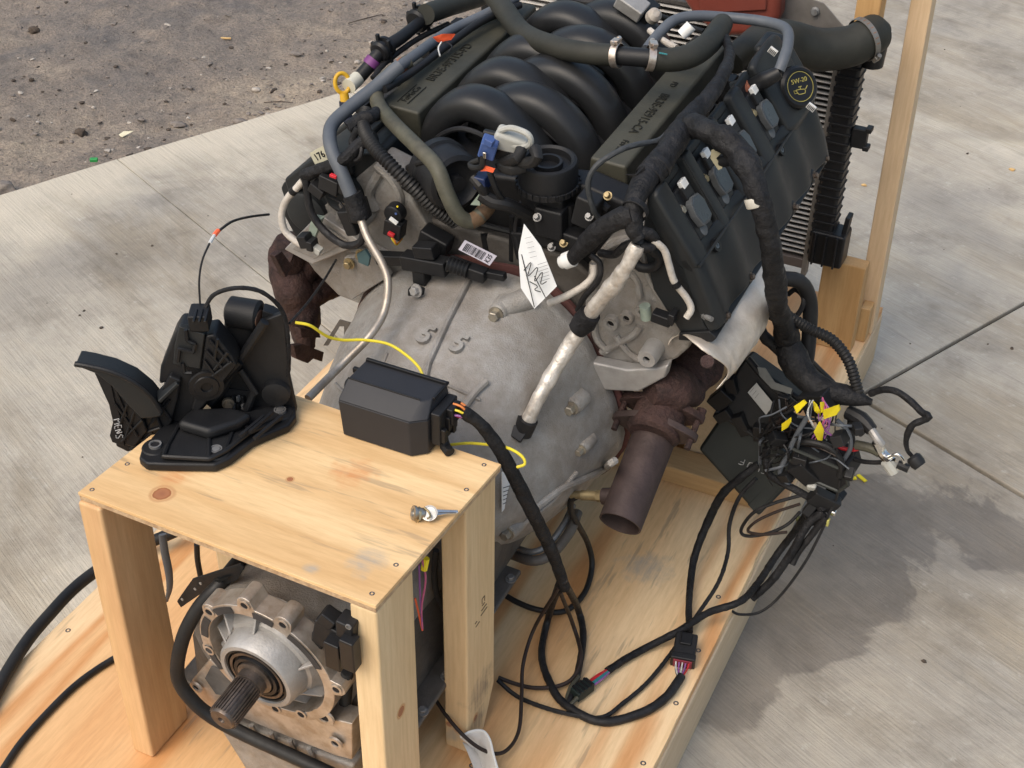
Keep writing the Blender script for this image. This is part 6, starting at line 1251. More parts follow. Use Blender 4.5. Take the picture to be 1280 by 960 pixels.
for (a, b_) in (((312, 540), (340, 516)), ((300, 545), (330, 520)), ((318, 548), (352, 520))): obj('base_rib', tb([at(*a, z=H + 0.034), at(*b_, z=H + 0.034)], 0.0032, seg=6), BLK, pe)
# top hinge drum and its neck
hx = PXV
obj('hinge_drum', lathe(B(), vat(292, 390, 0.06), (hx + V((0, -0.25, 0))).normalized(), [(-0.008, 0.015), (-0.004, 0.0215), (0.036, 0.0215), (0.040, 0.017)], 30), BLK, pe)
obj('hinge_cap', lathe(B(), vat(322, 398, 0.045), (hx + V((0, -0.35, 0))).normalized(), [(0, 0.013), (0.004, 0.012), (0.005, 0.006)], 24), mat('brown_pin', (0.10, 0.05, 0.03), (0.06, 0.03, 0.02), 0.5), pe)
obj('hinge_neck', vprism([(280, 400), (322, 395), (330, 420), (312, 450), (296, 465), (290, 440), (278, 430)], 0.045, 0.035), BLK, pe, bev=0.006)
obj('hinge_teeth', vprism([(328, 388), (340, 392), (352, 400), (338, 425), (326, 410)], 0.040, 0.02), BLK, pe, bev=0.002)
obj('neck_shoulder', vprism([(278, 428), (298, 448), (300, 455), (268, 500), (258, 498), (262, 440)], 0.035, 0.03), BLK, pe, bev=0.004)
# sensor housing
hs_ = obj('sensor_housing', vprism([(222, 412), (258, 420), (266, 430), (262, 460), (256, 492), (240, 540), (225, 545), (214, 530), (212, 478), (198, 482), (200, 460), (214, 425)], 0.0, 0.045), BLK, pe, bev=0.005)
obj('housing_front', vprism([(224, 408), (256, 418), (250, 462), (216, 456), (218, 432)], -0.006, 0.01), COVER, hs_, bev=0.002)
obj('housing_clasp', tb([vat(232, 412, -0.008), vat(234, 426, -0.009), vat(244, 430, -0.009), vat(242, 440, -0.009), vat(224, 436, -0.009), vat(222, 452, -0.009)], 0.0028, seg=6, smooth=False), BLKG, hs_)
obj('housing_clasp', tb([vat(228, 454, -0.008), vat(230, 466, -0.009), vat(240, 466, -0.009)], 0.0028, seg=6, smooth=False), BLKG, hs_)
side = [(256, 420), (268, 418), (290, 446), (296, 458), (264, 498), (245, 520), (238, 512), (250, 470)]
obj('rotor_side', vprism(side, -0.004, 0.040), BLK, hs_, bev=0.004)
obj('rotor_disc', lathe(B(), vat(258, 482, -0.006), -NV + V((0.35, 0, 0)), [(0, 0.024), (0.003, 0.023), (0.003, 0.017), (0.005, 0.016), (0.005, 0.008), (0.002, 0.007), (0.002, 0.003)], 36), BLKG, hs_)
for a, b_ in (((262, 425), (286, 452)), ((258, 438), (280, 462)), ((272, 424), (268, 450)), ((285, 440), (268, 462)), ((290, 452), (266, 470)), ((255, 450), (268, 468))): obj('housing_rib', tb([vat(*a, -0.007), vat(*b_, -0.007)], 0.0022, seg=6), BLKG, hs_)
# electrical plug on top of the housing
pg = obj('plug', boxm(vat(250, 397, 0.006), (0.026, 0.026, 0.030), frm(PXV, V((0.25, 0, 1)))), BLK, pe, bev=0.003)
for k in range(3): obj('plug_ridge', boxm(vat(244 + k * 7, 395, -0.008), (0.003, 0.004, 0.026), frm(PXV, V((0.25, 0, 1)))), BLKG, pg, bev=0.0008)
obj('plug_neck', boxm(vat(243, 410, 0.006), (0.016, 0.016, 0.012)), BLK, pg, bev=0.002)
# lever arm and tread
def bar4(a, b_, w, h, up=V((0, 0, 1))):
    d = (b_ - a); return box(B(), (a + b_) / 2, (d.length, w, h), frm(d, up.cross(d).normalized()))
obj('pedal_arm', prism(B(), [vat(u, v, -0.010) for u, v in ((212, 470), (226, 476), (222, 500), (214, 530), (196, 545), (180, 560), (166, 566), (160, 562), (178, 545), (196, 512), (200, 492))], NV * 0.020), BLK, pe, bev=0.003)
for a, b_ in (((216, 486), (200, 510)), ((200, 505), (214, 525)), ((196, 520), (204, 540)), ((184, 540), (200, 535)), ((175, 548), (188, 556)), ((212, 500), (190, 530)), ((170, 560), (190, 540)), ((164, 556), (182, 560))): obj('arm_rib', tb([vat(*a, -0.012), vat(*b_, -0.012)], 0.0018, seg=6), BLKG, pe)
arm_top = obj('arm_top', bar4(vat(222, 474, -0.004), vat(198, 497, -0.012), 0.024, 0.006), COVER, pe, bev=0.002)
# curved tread: loft of arcs
def trd(side_, k): return None
T1 = [(93, 455), (112, 457), (140, 463), (170, 478), (192, 498), (202, 515)]
rows_t = []
for i, (u, v) in enumerate(T1):
    a = vat(u, v, -0.045); b_ = vat(u - 0, v, -0.005); rows_t.append((a, b_))
pad_dir = V((0.42, -0.75, -0.50)).normalized()
bm = B(); secs_t = []
top_e = [vat(u, v, 0.0) for u, v in ((93, 454), (118, 459), (150, 467), (178, 481), (196, 499), (204, 517))]
bot_e = [vat(u, v, -0.004) for u, v in ((95, 459), (114, 478), (130, 500), (146, 512), (170, 522), (203, 522))]
f1 = [(95, 456), (118, 461), (150, 469), (176, 483), (192, 500), (202, 520), (196, 523), (182, 522), (168, 512), (150, 494), (132, 478), (112, 464)]
obj('tread', vprism([(94, 453), (112, 456), (140, 463), (166, 475), (186, 491), (198, 506), (203, 521), (190, 523), (176, 524), (158, 505), (140, 484), (120, 468), (97, 459)], -0.022, 0.030), COVER, pe, bev=0.003)
obj('tread_lip', tb([vat(94, 455, -0.020), vat(112, 458, -0.022), vat(140, 465, -0.024), vat(168, 478, -0.024), vat(188, 495, -0.022), vat(201, 514, -0.02)], 0.0038, seg=10), BLK, pe)
web = obj('tread_web', vprism([(118, 466), (140, 480), (160, 502), (178, 522), (184, 540), (168, 560), (152, 556), (140, 553), (137, 546), (142, 528), (136, 505), (126, 484)], -0.016, 0.022), BLK, pe, bev=0.003)
wl_ = obj('tread_side', vprism([(117, 464), (138, 477), (143, 500), (150, 520), (156, 558), (140, 553), (137, 545), (141, 528), (136, 506), (126, 484)], -0.0185, 0.004), BLKG, pe, bev=0.001)
for a, b_ in (((142, 482), (158, 520)), ((148, 490), (175, 522)), ((144, 505), (172, 545)), ((178, 525), (152, 552)), ((160, 503), (150, 530)), ((168, 514), (156, 550))): obj('tread_rib', tb([vat(*a, -0.018), vat(*b_, -0.018)], 0.0020, seg=6), BLKG, pe)
obj('arm_joint', vprism([(150, 528), (180, 522), (200, 520), (200, 540), (178, 558), (160, 566), (144, 558)], -0.008, 0.016), BLK, pe, bev=0.003)
wo = vat(148, 536, -0.0192); wu = (vat(150, 553, -0.0192) - vat(145, 518, -0.0192)).normalized(); wv = (vat(154, 534, -0.0192) - vat(142, 537, -0.0192)).normalized()
M_ = [[(0, -0.005), (0, 0.005), (0.0032, 0.0), (0.0065, 0.005), (0.0065, -0.005)]]
E_ = [[(0.0135, 0.005), (0.009, 0.005), (0.009, -0.005), (0.0135, -0.005)], [(0.009, 0), (0.013, 0)]]
N_ = [[(0.016, -0.005), (0.016, 0.005), (0.0205, -0.005), (0.0205, 0.005)]]
S_ = [[(0.0285, 0.0045), (0.024, 0.005), (0.0235, 0.001), (0.028, -0.001), (0.0275, -0.005), (0.023, -0.005)]]
strokes(M_ + E_ + N_ + S_, wo - wu * 0.0165, wu, wv, 0.0007, CHALK, pe, 'handwriting', 1.15, 1.0)
# pedal leads
wire('pedal_lead', [(250, 380, 'Y', 0.205), (249, 350, 'Y', 0.215), (253, 325, 'Y', 0.23), (262, 304, 'Y', 0.25)], 0.0014, WIRE, 'thin black lead rising from the pedal plug to the white sleeved splice', 'wire', seg=6)
sp = thing('spliced_wire', 'stiff thin wire with a white sleeve and orange band reaching the left engine side', 'wire', at(290, 285, y=0.40))
obj('sleeve', tb(mp((262, 304, 'Y', 0.25), (268, 294, 'Y', 0.27)), 0.0024, seg=8), WHW, sp); obj('orange_band', tb(mp((268, 294, 'Y', 0.27), (273, 288, 'Y', 0.28)), 0.0032, seg=8), ORNG, sp)
obj('wire_end', tb(mp((273, 289, 'Y', 0.28), (290, 277, 'Y', 0.34), (312, 271, 'Y', 0.42), (336, 268, 'Y', 0.50)), 0.0019, seg=8), WIRE, sp)
wire('pedal_lead', [(256, 385, 'Y', 0.205), (268, 368, 'Y', 0.215), (295, 360, 'Y', 0.23), (325, 364, 'Y', 0.25), (348, 382, 'Y', 0.265), (358, 405, 'Y', 0.27), (361, 445, 'Y', 0.27), (360, 470, 'Y', 0.268)], 0.0030, TAPE, 'taped lead looping over the pedal hinge from its plug', 'wire', seg=8, rough=0.12)
wire('thin_lead', [(362, 404, 'Y', 0.28), (385, 378, 'Y', 0.38), (405, 350, 'Y', 0.50), (420, 325, 'Y', 0.60)], 0.0019, WIRE, 'thin dark lead slanting up from the pedal to the left manifold', 'wire', seg=6)
wire('yellow_wire', [(369, 403, 'Y', 0.28), (388, 407, 'Y', 0.29), (408, 420, 'Y', 0.31), (428, 425, 'Y', 0.33), (455, 425, 'Y', 0.35), (485, 430, 'Y', 0.36), (508, 444, 'Y', 0.355), (524, 460, 'Y', 0.345), (531, 477, 'Y', 0.335)], 0.0021, YWIRE, 'yellow wire arching from behind the pedal down to the relay box', 'wire', seg=8)
wire('yellow_wire', [(562, 556, 'Y', 0.33), (585, 554, 'Y', 0.34), (612, 556, 'Y', 0.345), (635, 560, 'Y', 0.345), (652, 570, 'Y', 0.34), (656, 580, 'Y', 0.335), (646, 584, 'Y', 0.33)], 0.0021, YWIRE, 'yellow wire tail curling behind the thick loom at the table corner', 'wire', seg=8)

# ------------------------------------------------------------------ relay box
rx = thing('relay_box', 'black plastic relay box with chamfered lid lying on the table', 'relay box', (0.31, 0.295, H))
X0, X1, Y0, Y1, Z0, Z1 = 0.243, 0.372, 0.258, 0.336, H + 0.0015, H + 0.083
def lbox(y_z, x0, x1): return prism(B(), [(x0, y, z) for y, z in y_z], (x1 - x0, 0, 0))
FB = mat('relay_box_plastic', (0.020, 0.021, 0.025), (0.026, 0.027, 0.032), 0.45, 0, 5, 0.06, 900, 0.52, 0.2, (0.05, 0.045, 0.04))
front = []
def ch(z, ins): return [V((X0 + ins, Y0 + ins, z)), V((X1 - 0.020, Y0 + ins, z)), V((X1 - ins * 0.5, Y0 + 0.016 + ins, z)), V((X1 - ins * 0.5, Y1 - ins, z)), V((X0 + ins, Y1 - ins, z))]
bd = obj('box_body', loft([ch(Z0, 0.003), ch(Z1 - 0.022, 0.0)]), FB, rx, bev=0.002)
topP = [V((X0, Y0, Z1 - 0.0215)), V((X1 - 0.020, Y0, Z1 - 0.0215)), V((X1, Y0 + 0.016, Z1 - 0.0215)), V((X1, Y1, Z1 - 0.0215)), V((X0, Y1, Z1 - 0.0215))]
top2 = [V((X0 + 0.001, Y0 + 0.026, Z1 - 0.002)), V((X1 - 0.015, Y0 + 0.026, Z1 - 0.002)), V((X1 - 0.004, Y0 + 0.036, Z1 - 0.002)), V((X1 - 0.003, Y1 - 0.002, Z1 - 0.002)), V((X0 + 0.001, Y1 - 0.002, Z1 - 0.002))]
ld = obj('box_lid', loft([topP, top2]), FB, rx, bev=0.0015)
obj('lid_ridge', boxm(((X0 + X1) / 2 - 0.008, Y0 + 0.027, Z1 - 0.0015), (X1 - X0 - 0.018, 0.002, 0.003)), BLKG, ld, bev=0.0006)
obj('lid_ridge', boxm(((X0 + X1) / 2, Y1 - 0.004, Z1 + 0.000), (X1 - X0 - 0.004, 0.005, 0.005)), BLKG, ld, bev=0.001)
obj('lid_ridge', boxm((X1 - 0.003, (Y0 + Y1) / 2 + 0.020, Z1 - 0.002), (0.004, 0.042, 0.004)), BLKG, ld, bev=0.001)
bm = boxm((X1 + 0.007, (Y0 + Y1) / 2 + 0.010, (Z0 + Z1) / 2), (0.014, 0.052, 0.052)); box(bm, (X1 + 0.012, Y1 - 0.022, Z1 - 0.030), (0.022, 0.026, 0.026)); obj('plug_block', bm, BLK, rx, bev=0.002)
for k in range(3): obj('plug_catch', boxm((X1 + 0.016, Y0 + 0.030 + k * 0.013, Z0 + 0.030 + (k % 2) * 0.012), (0.008, 0.008, 0.022)), BLKG, rx, bev=0.0015)
obj('mount_foot', tb([(X1 + 0.006, Y1 - 0.036, Z0 + 0.024), (X1 + 0.014, Y1 - 0.042, Z0 + 0.008), (X1 + 0.026, Y1 - 0.050, Z0 + 0.006)], 0.0075, seg=12, flat=0.8), BLK, rx)
obj('foot_rivet', lathe(B(), (X1 + 0.025, Y1 - 0.050, Z0 + 0.0125), (0, 0, 1), [(0, 0.005), (0.002, 0.0045)], 16), BLKG, rx)
obj('mount_ear', tb([(X0 - 0.001, Y1 - 0.030, Z1 - 0.016), (X0 - 0.010, Y1 - 0.034, Z1 - 0.020), (X0 - 0.010, Y1 - 0.040, Z1 - 0.028), (X0 - 0.001, Y1 - 0.042, Z1 - 0.030)], 0.003, seg=8), BLK, rx)
obj('mount_ear', boxm((X0 - 0.002, Y1 - 0.018, Z1 - 0.012), (0.018, 0.006, 0.008)), BLK, rx, bev=0.001)
ws = (X1 + 0.020, Y1 - 0.020, Z1 - 0.030)
lo = thing('relay_box_loom', 'thick black taped loom leaving the relay box and dropping over the table corner', 'wiring loom', at(650, 620, y=0.35))
for k, (m, dy, dz) in enumerate(((ORW, 0.006, 0.006), (ORW, 0.0, 0.008), (YWIRE, -0.005, 0.006), (PINKW, 0.004, -0.001), (RED, -0.002, -0.003), (PURW, -0.006, 0.001), (ORNG, 0.008, 0.001))):
    obj('coloured_wire', tb([V(ws) + V((-0.004, dy * 1.6, dz * 1.6)), V(ws) + V((0.008, dy * 1.4, dz * 1.4 + 0.001)), V(ws) + V((0.020, dy * 0.6, dz * 0.6 - 0.001))], 0.0017, seg=6), m, lo)
LA = mp((578, 514, 'Y', 0.315), (598, 528, 'Y', 0.325), (615, 548, 'Y', 0.335), (632, 575, 'Y', 0.345), (655, 620, 'Y', 0.365), (678, 665, 'Y', 0.40), (694, 700, 'Y', 0.42), (706, 735, 'Y', 0.44))
obj('loom_body', tb(LA, [0.0085, 0.0095, 0.0105, 0.0108, 0.0105, 0.0100, 0.0095, 0.0085], seg=16, rough=0.10, ds=0.006), TAPE, lo)
obj('loom_branch', tb(mp((704, 725, 'Y', 0.43), (722, 760, 'Z', 0.035), (729, 795, 'Z', 0.015), (722, 842, 'Z', 0.012), (710, 880, 'Z', 0.010)), 0.0058, seg=12, rough=0.06), WIRE, lo)
obj('loom_branch', tb(mp((702, 722, 'Y', 0.43), (686, 770, 'Z', 0.030), (677, 818, 'Z', 0.012), (688, 855, 'Z', 0.010), (706, 880, 'Z', 0.009), (750, 902, 'Z', 0.009), (800, 892, 'Z', 0.009), (832, 872, 'Z', 0.011), (852, 845, 'Z', 0.014)), [0.0062, 0.0062, 0.0058, 0.0058, 0.0060, 0.0068, 0.0072, 0.0075, 0.0072], seg=14, rough=0.06), WIRE, lo)
wire('black_wire', [(623, 847, 'Z', 0.02), (645, 855, 'Z', 0.010), (670, 860, 'Z', 0.009), (700, 857, 'Z', 0.012), (718, 845, 'Z', 0.018), (726, 818, 'Z', 0.028), (716, 780, 'Z', 0.045), (700, 740, 'Y', 0.44)], 0.0034, WIREB, 'black wire curving on the deck from behind the stained leg up into the loom', seg=8)
wire('black_wire', [(622, 850, 'Z', 0.02), (640, 866, 'Z', 0.010), (660, 877, 'Z', 0.008), (700, 890, 'Z', 0.010), (750, 897, 'Z', 0.010), (780, 878, 'Z', 0.008), (812, 850, 'Z', 0.008), (845, 808, 'Z', 0.014), (872, 768, 'Z', 0.02), (898, 728, 'Z', 0.04), (910, 690, 'Z', 0.06), (912, 655, 'Z', 0.10), (924, 622, 'Z', 0.15), (945, 598, 'Z', 0.19)], 0.0036, WIRE, 'long twisted wire sweeping from the stained leg along the deck up to the module', seg=8, rough=0.1)
wire('black_wire', [(698, 735, 'Y', 0.43), (668, 785, 'Z', 0.08), (654, 830, 'Z', 0.05), (652, 870, 'Z', 0.03), (648, 915, 'Z', 0.02), (630, 940, 'Z', 0.025), (605, 938, 'Z', 0.035), (575, 915, 'Z', 0.06), (545, 875, 'Z', 0.08), (530, 835, 'Z', 0.11), (525, 790, 'Z', 0.16)], 0.0030, WIREB, 'thin black wire drooping in front of the white strip between two legs', seg=8)
# big eight way plug and the loom above it
bp8 = thing('multi_pin_plug', 'black multi pin plug with purple and white wires near the deck edge', 'plug', at(855, 815, z=0.0))
pc = at(856, 812, z=0.018); pd = (at(862, 785, z=0.03) - at(853, 838, z=0.012)).normalized()
obj('plug_shell', box(B(), pc, (0.050, 0.036, 0.026), frm(pd, V((1, 0.2, 0.0)))), BLK, bp8, bev=0.003)
obj('plug_collar', box(B(), pc - pd * 0.020, (0.012, 0.040, 0.030), frm(pd, V((1, 0.2, 0.0)))), BLKG, bp8, bev=0.002)
obj('plug_latch', box(B(), pc + V((0, 0, 0.015)) + pd * 0.008, (0.022, 0.018, 0.006), frm(pd, V((1, 0.2, 0.0)))), BLKG, bp8, bev=0.0015)
sx_ = pd.cross(V((0, 0, 1))).normalized()
obj('red_seal', box(B(), pc - pd * 0.0265, (0.003, 0.030, 0.020), frm(pd, V((1, 0.2, 0.0)))), mat('dark_red_seal', (0.25, 0.03, 0.05)), bp8)
for k, m in enumerate((WHW, PURW, WHW, PURW, RED, GREYH, PURW, WHW, GREYH)):
    off = sx_ * ((k % 5) - 2) * 0.0055 + V((0, 0, 0.006 if k < 5 else -0.002)); e = at(850, 846, z=0.014)
    obj('coloured_wire', tb([pc - pd * 0.026 + off, pc - pd * 0.040 + off * 0.8, e + off * 0.35], 0.0013, seg=6), m, bp8)
wire('module_loom', [(862, 790, 'Z', 0.022), (861, 760, 'Z', 0.022), (864, 720, 'Z', 0.03), (870, 690, 'Z', 0.05), (885, 652, 'Z', 0.09), (903, 618, 'Z', 0.15), (925, 598, 'Z', 0.19), (948, 580, 'Z', 0.22)], [0.0058, 0.0056, 0.0062, 0.0066, 0.0072, 0.0076, 0.0070, 0.0065], TAPE, 'taped loom rising from the multi pin plug in front of the dark module', 'wiring loom', seg=14, rough=0.10)
# lower inline plug with red and teal wires
ip = thing('inline_plug', 'small black inline plug with red and teal wires lying on the deck', 'plug', at(730, 862, z=0.0))
ic = at(728, 862, z=0.016); idr = (at(752, 845, z=0.014) - at(715, 872, z=0.014)).normalized()
obj('plug_shell', box(B(), ic, (0.036, 0.020, 0.018), frm(idr, V((0, 0, 1)).cross(idr))), mat('green_black_plastic', (0.012, 0.020, 0.018), (0.018, 0.026, 0.024), 0.45), ip, bev=0.002)
for k in range(4): obj('plug_ridge', box(B(), ic + idr * (-0.012 + k * 0.008) + V((0, 0, 0.0095)), (0.004, 0.020, 0.003), frm(idr, V((0, 0, 1)).cross(idr))), BLKG, ip, bev=0.0006)
sd_ = V((0, 0, 1)).cross(idr)
for k, m in enumerate((RED, RED, TEALW, TEALW, PURW)):
    o_ = sd_ * (2 - k) * 0.0028; obj('coloured_wire', tb([ic + idr * 0.016 + o_, ic + idr * 0.040 + o_, ic + idr * 0.066 + o_ * 0.4], 0.0014, seg=6), m, ip)
wire('twisted_loom', [(759, 839, 'Z', 0.015), (785, 822, 'Z', 0.012), (815, 806, 'Z', 0.014), (850, 788, 'Z', 0.030), (885, 766, 'Z', 0.035), (925, 752, 'X', 0.735), (948, 728, 'X', 0.745), (972, 692, 'X', 0.755), (995, 662, 'Z', 0.10), (1012, 635, 'Z', 0.16), (1020, 615, 'Z', 0.19)], 0.0062, TAPE, 'twisted loom from the inline plug crossing the deck edge up to the hanging fuse holder', 'wiring loom', seg=12, rough=0.10)
wire('olive_wire', [(722, 872, 'Z', 0.016), (708, 884, 'Z', 0.010), (712, 862, 'Z', 0.014), (724, 845, 'Z', 0.02)], 0.0035, TAN, 'short olive wire tail beside the inline plug', seg=8)
# oxygen sensor lead
wire('oxygen_sensor_lead', [(720, 621, 'y', yc - 0.01), (714, 626, 'y', yc - 0.01), (714, 640, 'y', yc), (722, 655, 'y', yc + 0.02), (735, 680, 'Z', 0.07), (740, 708, 'Z', 0.02), (730, 742, 'Z', 0.012), (705, 764, 'Z', 0.012), (672, 762, 'Z', 0.012), (645, 752, 'Z', 0.014), (622, 738, 'Z', 0.02)], 0.0050, RUBBER, 'rubber sensor lead looping on the deck below the cut downpipe', seg=12)

# ------------------------------------------------------------------ key and lock cylinder
kl = thing('lock_cylinder', 'small worn chrome lock cylinder with its key lying near the table edge', 'lock', at(522, 645, z=H))
c = at(521, 643, z=H + 0.009)
obj('cylinder_body', lathe(B(), c + V((0.006, 0.006, -0.001)), (-0.70, -0.62, 0.32), [(0, 0.0075), (0.011, 0.0075), (0.0112, 0.0095), (0.014, 0.0095), (0.0142, 0.0055), (0.012, 0.005), (0.012, 0.001)], 26), mat('worn_chrome', (0.42, 0.40, 0.36), (0.25, 0.23, 0.2), 0.25, 0.9, 90, 0.1), kl)
obj('cylinder_ring', lathe(B(), c + V((0.002, 0.002, -0.0012)), (-0.70, -0.62, 0.32), [(0, 0.0105), (0.0025, 0.0105), (0.0025, 0.0078)], 6), mat('brassy_nut', (0.60, 0.52, 0.36), (0.48, 0.40, 0.26), 0.25, 0.9), kl)
obj('lock_cam', prism(B(), [vat(u, v, 0.13) for u, v in ((517, 640), (519, 624), (522, 617), (527, 616), (529, 622), (526, 636), (524, 644))], NV * 0.003), mat('aged_brass', (0.45, 0.37, 0.25), (0.3, 0.24, 0.16), 0.3, 0.9), kl, bev=0.001)
ky = obj('key_bow', lathe(B(), at(537, 642, z=H + 0.010), (0.12, -0.5, 0.86), [(0, 0.0105), (0.002, 0.0105), (0.0022, 0.009), (0.0016, 0.0085)], 28), mat('nickel_key', (0.50, 0.49, 0.47), (0.36, 0.35, 0.33), 0.35, 0.7, 90, 0.1), kl)
obj('key_blade', prism(B(), [at(545, 638, z=H + 0.010), at(572, 639, z=H + 0.006), at(573, 642, z=H + 0.005), at(560, 643, z=H + 0.006), at(545, 646, z=H + 0.007)], (0, 0, 0.002)), CHROME, kl, bev=0.0004)
obj('key_groove', tb([at(548, 641, z=H + 0.0125), at(570, 641, z=H + 0.0085)], 0.0006, seg=5), DSTEEL, ky)
obj('key_ring_wire', tb(mp((530, 634, 'Z', H + 0.018), (536, 640, 'Z', H + 0.014), (538, 646, 'Z', H + 0.013), (534, 648, 'Z', H + 0.013)), 0.0014, seg=6), BRASS, kl)

# ------------------------------------------------------------------ cables at the left and under the table
wire('thick_cable', [(-20, 895, 'Z', 0.012), (8, 842, 'Z', 0.012), (35, 800, 'Z', 0.012), (62, 768, 'Z', 0.012), (90, 738, 'Z', 0.012), (120, 714, 'Z', 0.012), (160, 690, 'Z', 0.02), (230, 660, 'Z', 0.04)], 0.0105, RUBBER, 'thick black cable lying over the left deck edge behind the orange leg', 'cable', seg=16)
wire('thin_cable', [(-5, 975, 'Z', 0.006), (25, 930, 'Z', 0.006), (62, 888, 'Z', 0.006), (100, 852, 'Z', 0.006), (145, 822, 'Z', 0.006), (200, 795, 'Z', 0.01)], 0.0055, RUBBER, 'thinner black cable on the deck at the lower left corner', 'cable', seg=12)
wire('black_hose', [(330, 678, 'Y', 0.16), (300, 700, 'Y', 0.10), (275, 730, 'Y', 0.055), (248, 760, 'Y', 0.03), (228, 800, 'Y', 0.01), (222, 845, 'Y', 0.0), (240, 875, 'Y', 0.0), (268, 898, 'Y', 0.005), (310, 920, 'Y', 0.01), (365, 945, 'Y', 0.012), (430, 975, 'Y', 0.012)], 0.0100, RUBBER, 'black rubber hose curling round the left of the tail housing under the table', 'hose', seg=16)
wire('hanging_strap', [(203, 668, 'Y', 0.20), (206, 690, 'Y', 0.20), (211, 715, 'Y', 0.20), (212, 735, 'Y', 0.20), (208, 752, 'Y', 0.20)], [0.006, 0.0062, 0.0062, 0.005, 0.003], GREYH, 'flat grey black strap hanging under the table beside the orange leg', 'strap', seg=10, flat=0.4)
wire('hanging_strap', [(246, 680, 'Y', 0.22), (247, 700, 'Y', 0.22), (251, 722, 'Y', 0.22)], 0.0045, BLK, 'short dark strap hanging under the table near its rear left leg', 'strap', seg=8)
wire('hanging_wire', [(528, 700, 'Y', 0.17), (532, 725, 'Y', 0.17), (527, 760, 'Y', 0.17), (528, 786, 'Y', 0.17)], 0.0014, PINKW, 'thin pink wire hanging between the two right legs', seg=6)
wire('hanging_wire', [(524, 706, 'Y', 0.17), (525, 740, 'Y', 0.17), (528, 786, 'Y', 0.17)], 0.0014, PURW, 'thin purple wire hanging between the two right legs', seg=6)
wire('hanging_wire', [(519, 748, 'Y', 0.17), (523, 765, 'Y', 0.17), (528, 788, 'Y', 0.17)], 0.0014, ORNG, 'thin orange wire hanging beside the front right leg', seg=6)
wire('black_hose', [(545, 688, 'Y', 0.24), (543, 715, 'Y', 0.24), (546, 742, 'Y', 0.24), (560, 768, 'Y', 0.25)], 0.0046, RUBBER, 'thin black hose seen between the two right table legs', 'hose', seg=10)
wire('crimp_connector', [(533, 698, 'Y', 0.175), (530, 712, 'Y', 0.172)], 0.0045, YTAPE, 'yellow crimp connector under the right table edge', 'connector', seg=10)
# white translucent strip at the bottom
def strip():
    P = mp((576, 921, 'Z', 0.050), (600, 913, 'Z', 0.060), (612, 925, 'Z', 0.052), (618, 950, 'Z', 0.035), (630, 985, 'Z', 0.015)); Q = mp((585, 930, 'Z', 0.006), (590, 945, 'Z', 0.004), (597, 962, 'Z', 0.004), (602, 980, 'Z', 0.004), (608, 1000, 'Z', 0.004))
    return P, Q
bm = B(); rim = mp((575, 921, 'Z', 0.05), (590, 914, 'Z', 0.055), (604, 914, 'Z', 0.055), (612, 925, 'Z', 0.05), (617, 945, 'Z', 0.04), (625, 970, 'Z', 0.03), (640, 1000, 'Z', 0.02))
inn_ = mp((588, 934, 'Z', 0.01), (592, 936, 'Z', 0.008), (596, 940, 'Z', 0.006), (600, 948, 'Z', 0.005), (604, 960, 'Z', 0.004), (610, 980, 'Z', 0.003), (618, 1005, 'Z', 0.003))
lid = thing('plastic_tub', 'milky white plastic tub edge at the bottom between the timber leg and deck', 'tub', at(600, 960, z=0))
vs = [bm.verts.new(p) for p in rim]; vi = [bm.verts.new(p) for p in inn_]
lowp = [bm.verts.new(p) for p in mp((578, 928, 'Z', 0.03), (584, 940, 'Z', 0.02), (590, 955, 'Z', 0.012), (594, 970, 'Z', 0.008), (598, 985, 'Z', 0.006), (604, 1000, 'Z', 0.004), (610, 1015, 'Z', 0.003))]
for a, b_ in ((vs, vi), (vi, lowp)):
    for i in range(6): bm.faces.new((a[i], a[i + 1], b_[i + 1], b_[i]))
o = obj('tub_wall', bm, TRANSL, lid); sm_ = o.modifiers.new('thick', 'SOLIDIFY'); sm_.thickness = 0.0018
obj('tub_rim', tb(rim, 0.0022, seg=8), WHITE, lid)

# ------------------------------------------------------------------ module, junction box and the tangle hanging at the right
pm = thing('control_module', 'dark flat engine control module with handwriting propped at the pallet edge', 'control module', at(940, 620, y=0.83))
m4 = [at(873, 562, y=0.86), at(912, 505, y=0.90), at(1008, 585, y=0.88), at(948, 646, y=0.84)]
pn = (m4[1] - m4[0]).cross(m4[3] - m4[0]).normalized(); pn = pn if pn.dot(CC - m4[0]) < 0 else -pn
MODM = mat('dark_grey_module', (0.022, 0.026, 0.025), (0.030, 0.034, 0.032), 0.42, 0.2, 6, 0.05, 600, 0.5, 0.3, (0.05, 0.048, 0.042))
obj('module_case', prism(B(), m4, pn * 0.024), MODM, pm, bev=0.006, seg=3)
obj('module_step', prism(B(), [m4[3].lerp(m4[0], 0.18) - pn * 0.0006, m4[2].lerp(m4[1], 0.18) - pn * 0.0006, m4[2].lerp(m4[1], 0.04) - pn * 0.0006, m4[3].lerp(m4[0], 0.04) - pn * 0.0006], pn * 0.004), MODM, pm, bev=0.002)
mu = (m4[3] - m4[0]).normalized()
def mat_(u, v):
    r = CR @ V(((u - 640) / FPX, -(v - 480) / FPX, -1.0)); return CC + r * ((m4[0] - CC).dot(pn) / r.dot(pn))
wu = (mat_(927, 577) - mat_(962, 595)).normalized(); wu = (mat_(918, 572) - mat_(968, 592)).normalized(); wv = pn.cross(wu); wv = wv if wv.dot(V((0, 0, 1))) < 0 else -wv
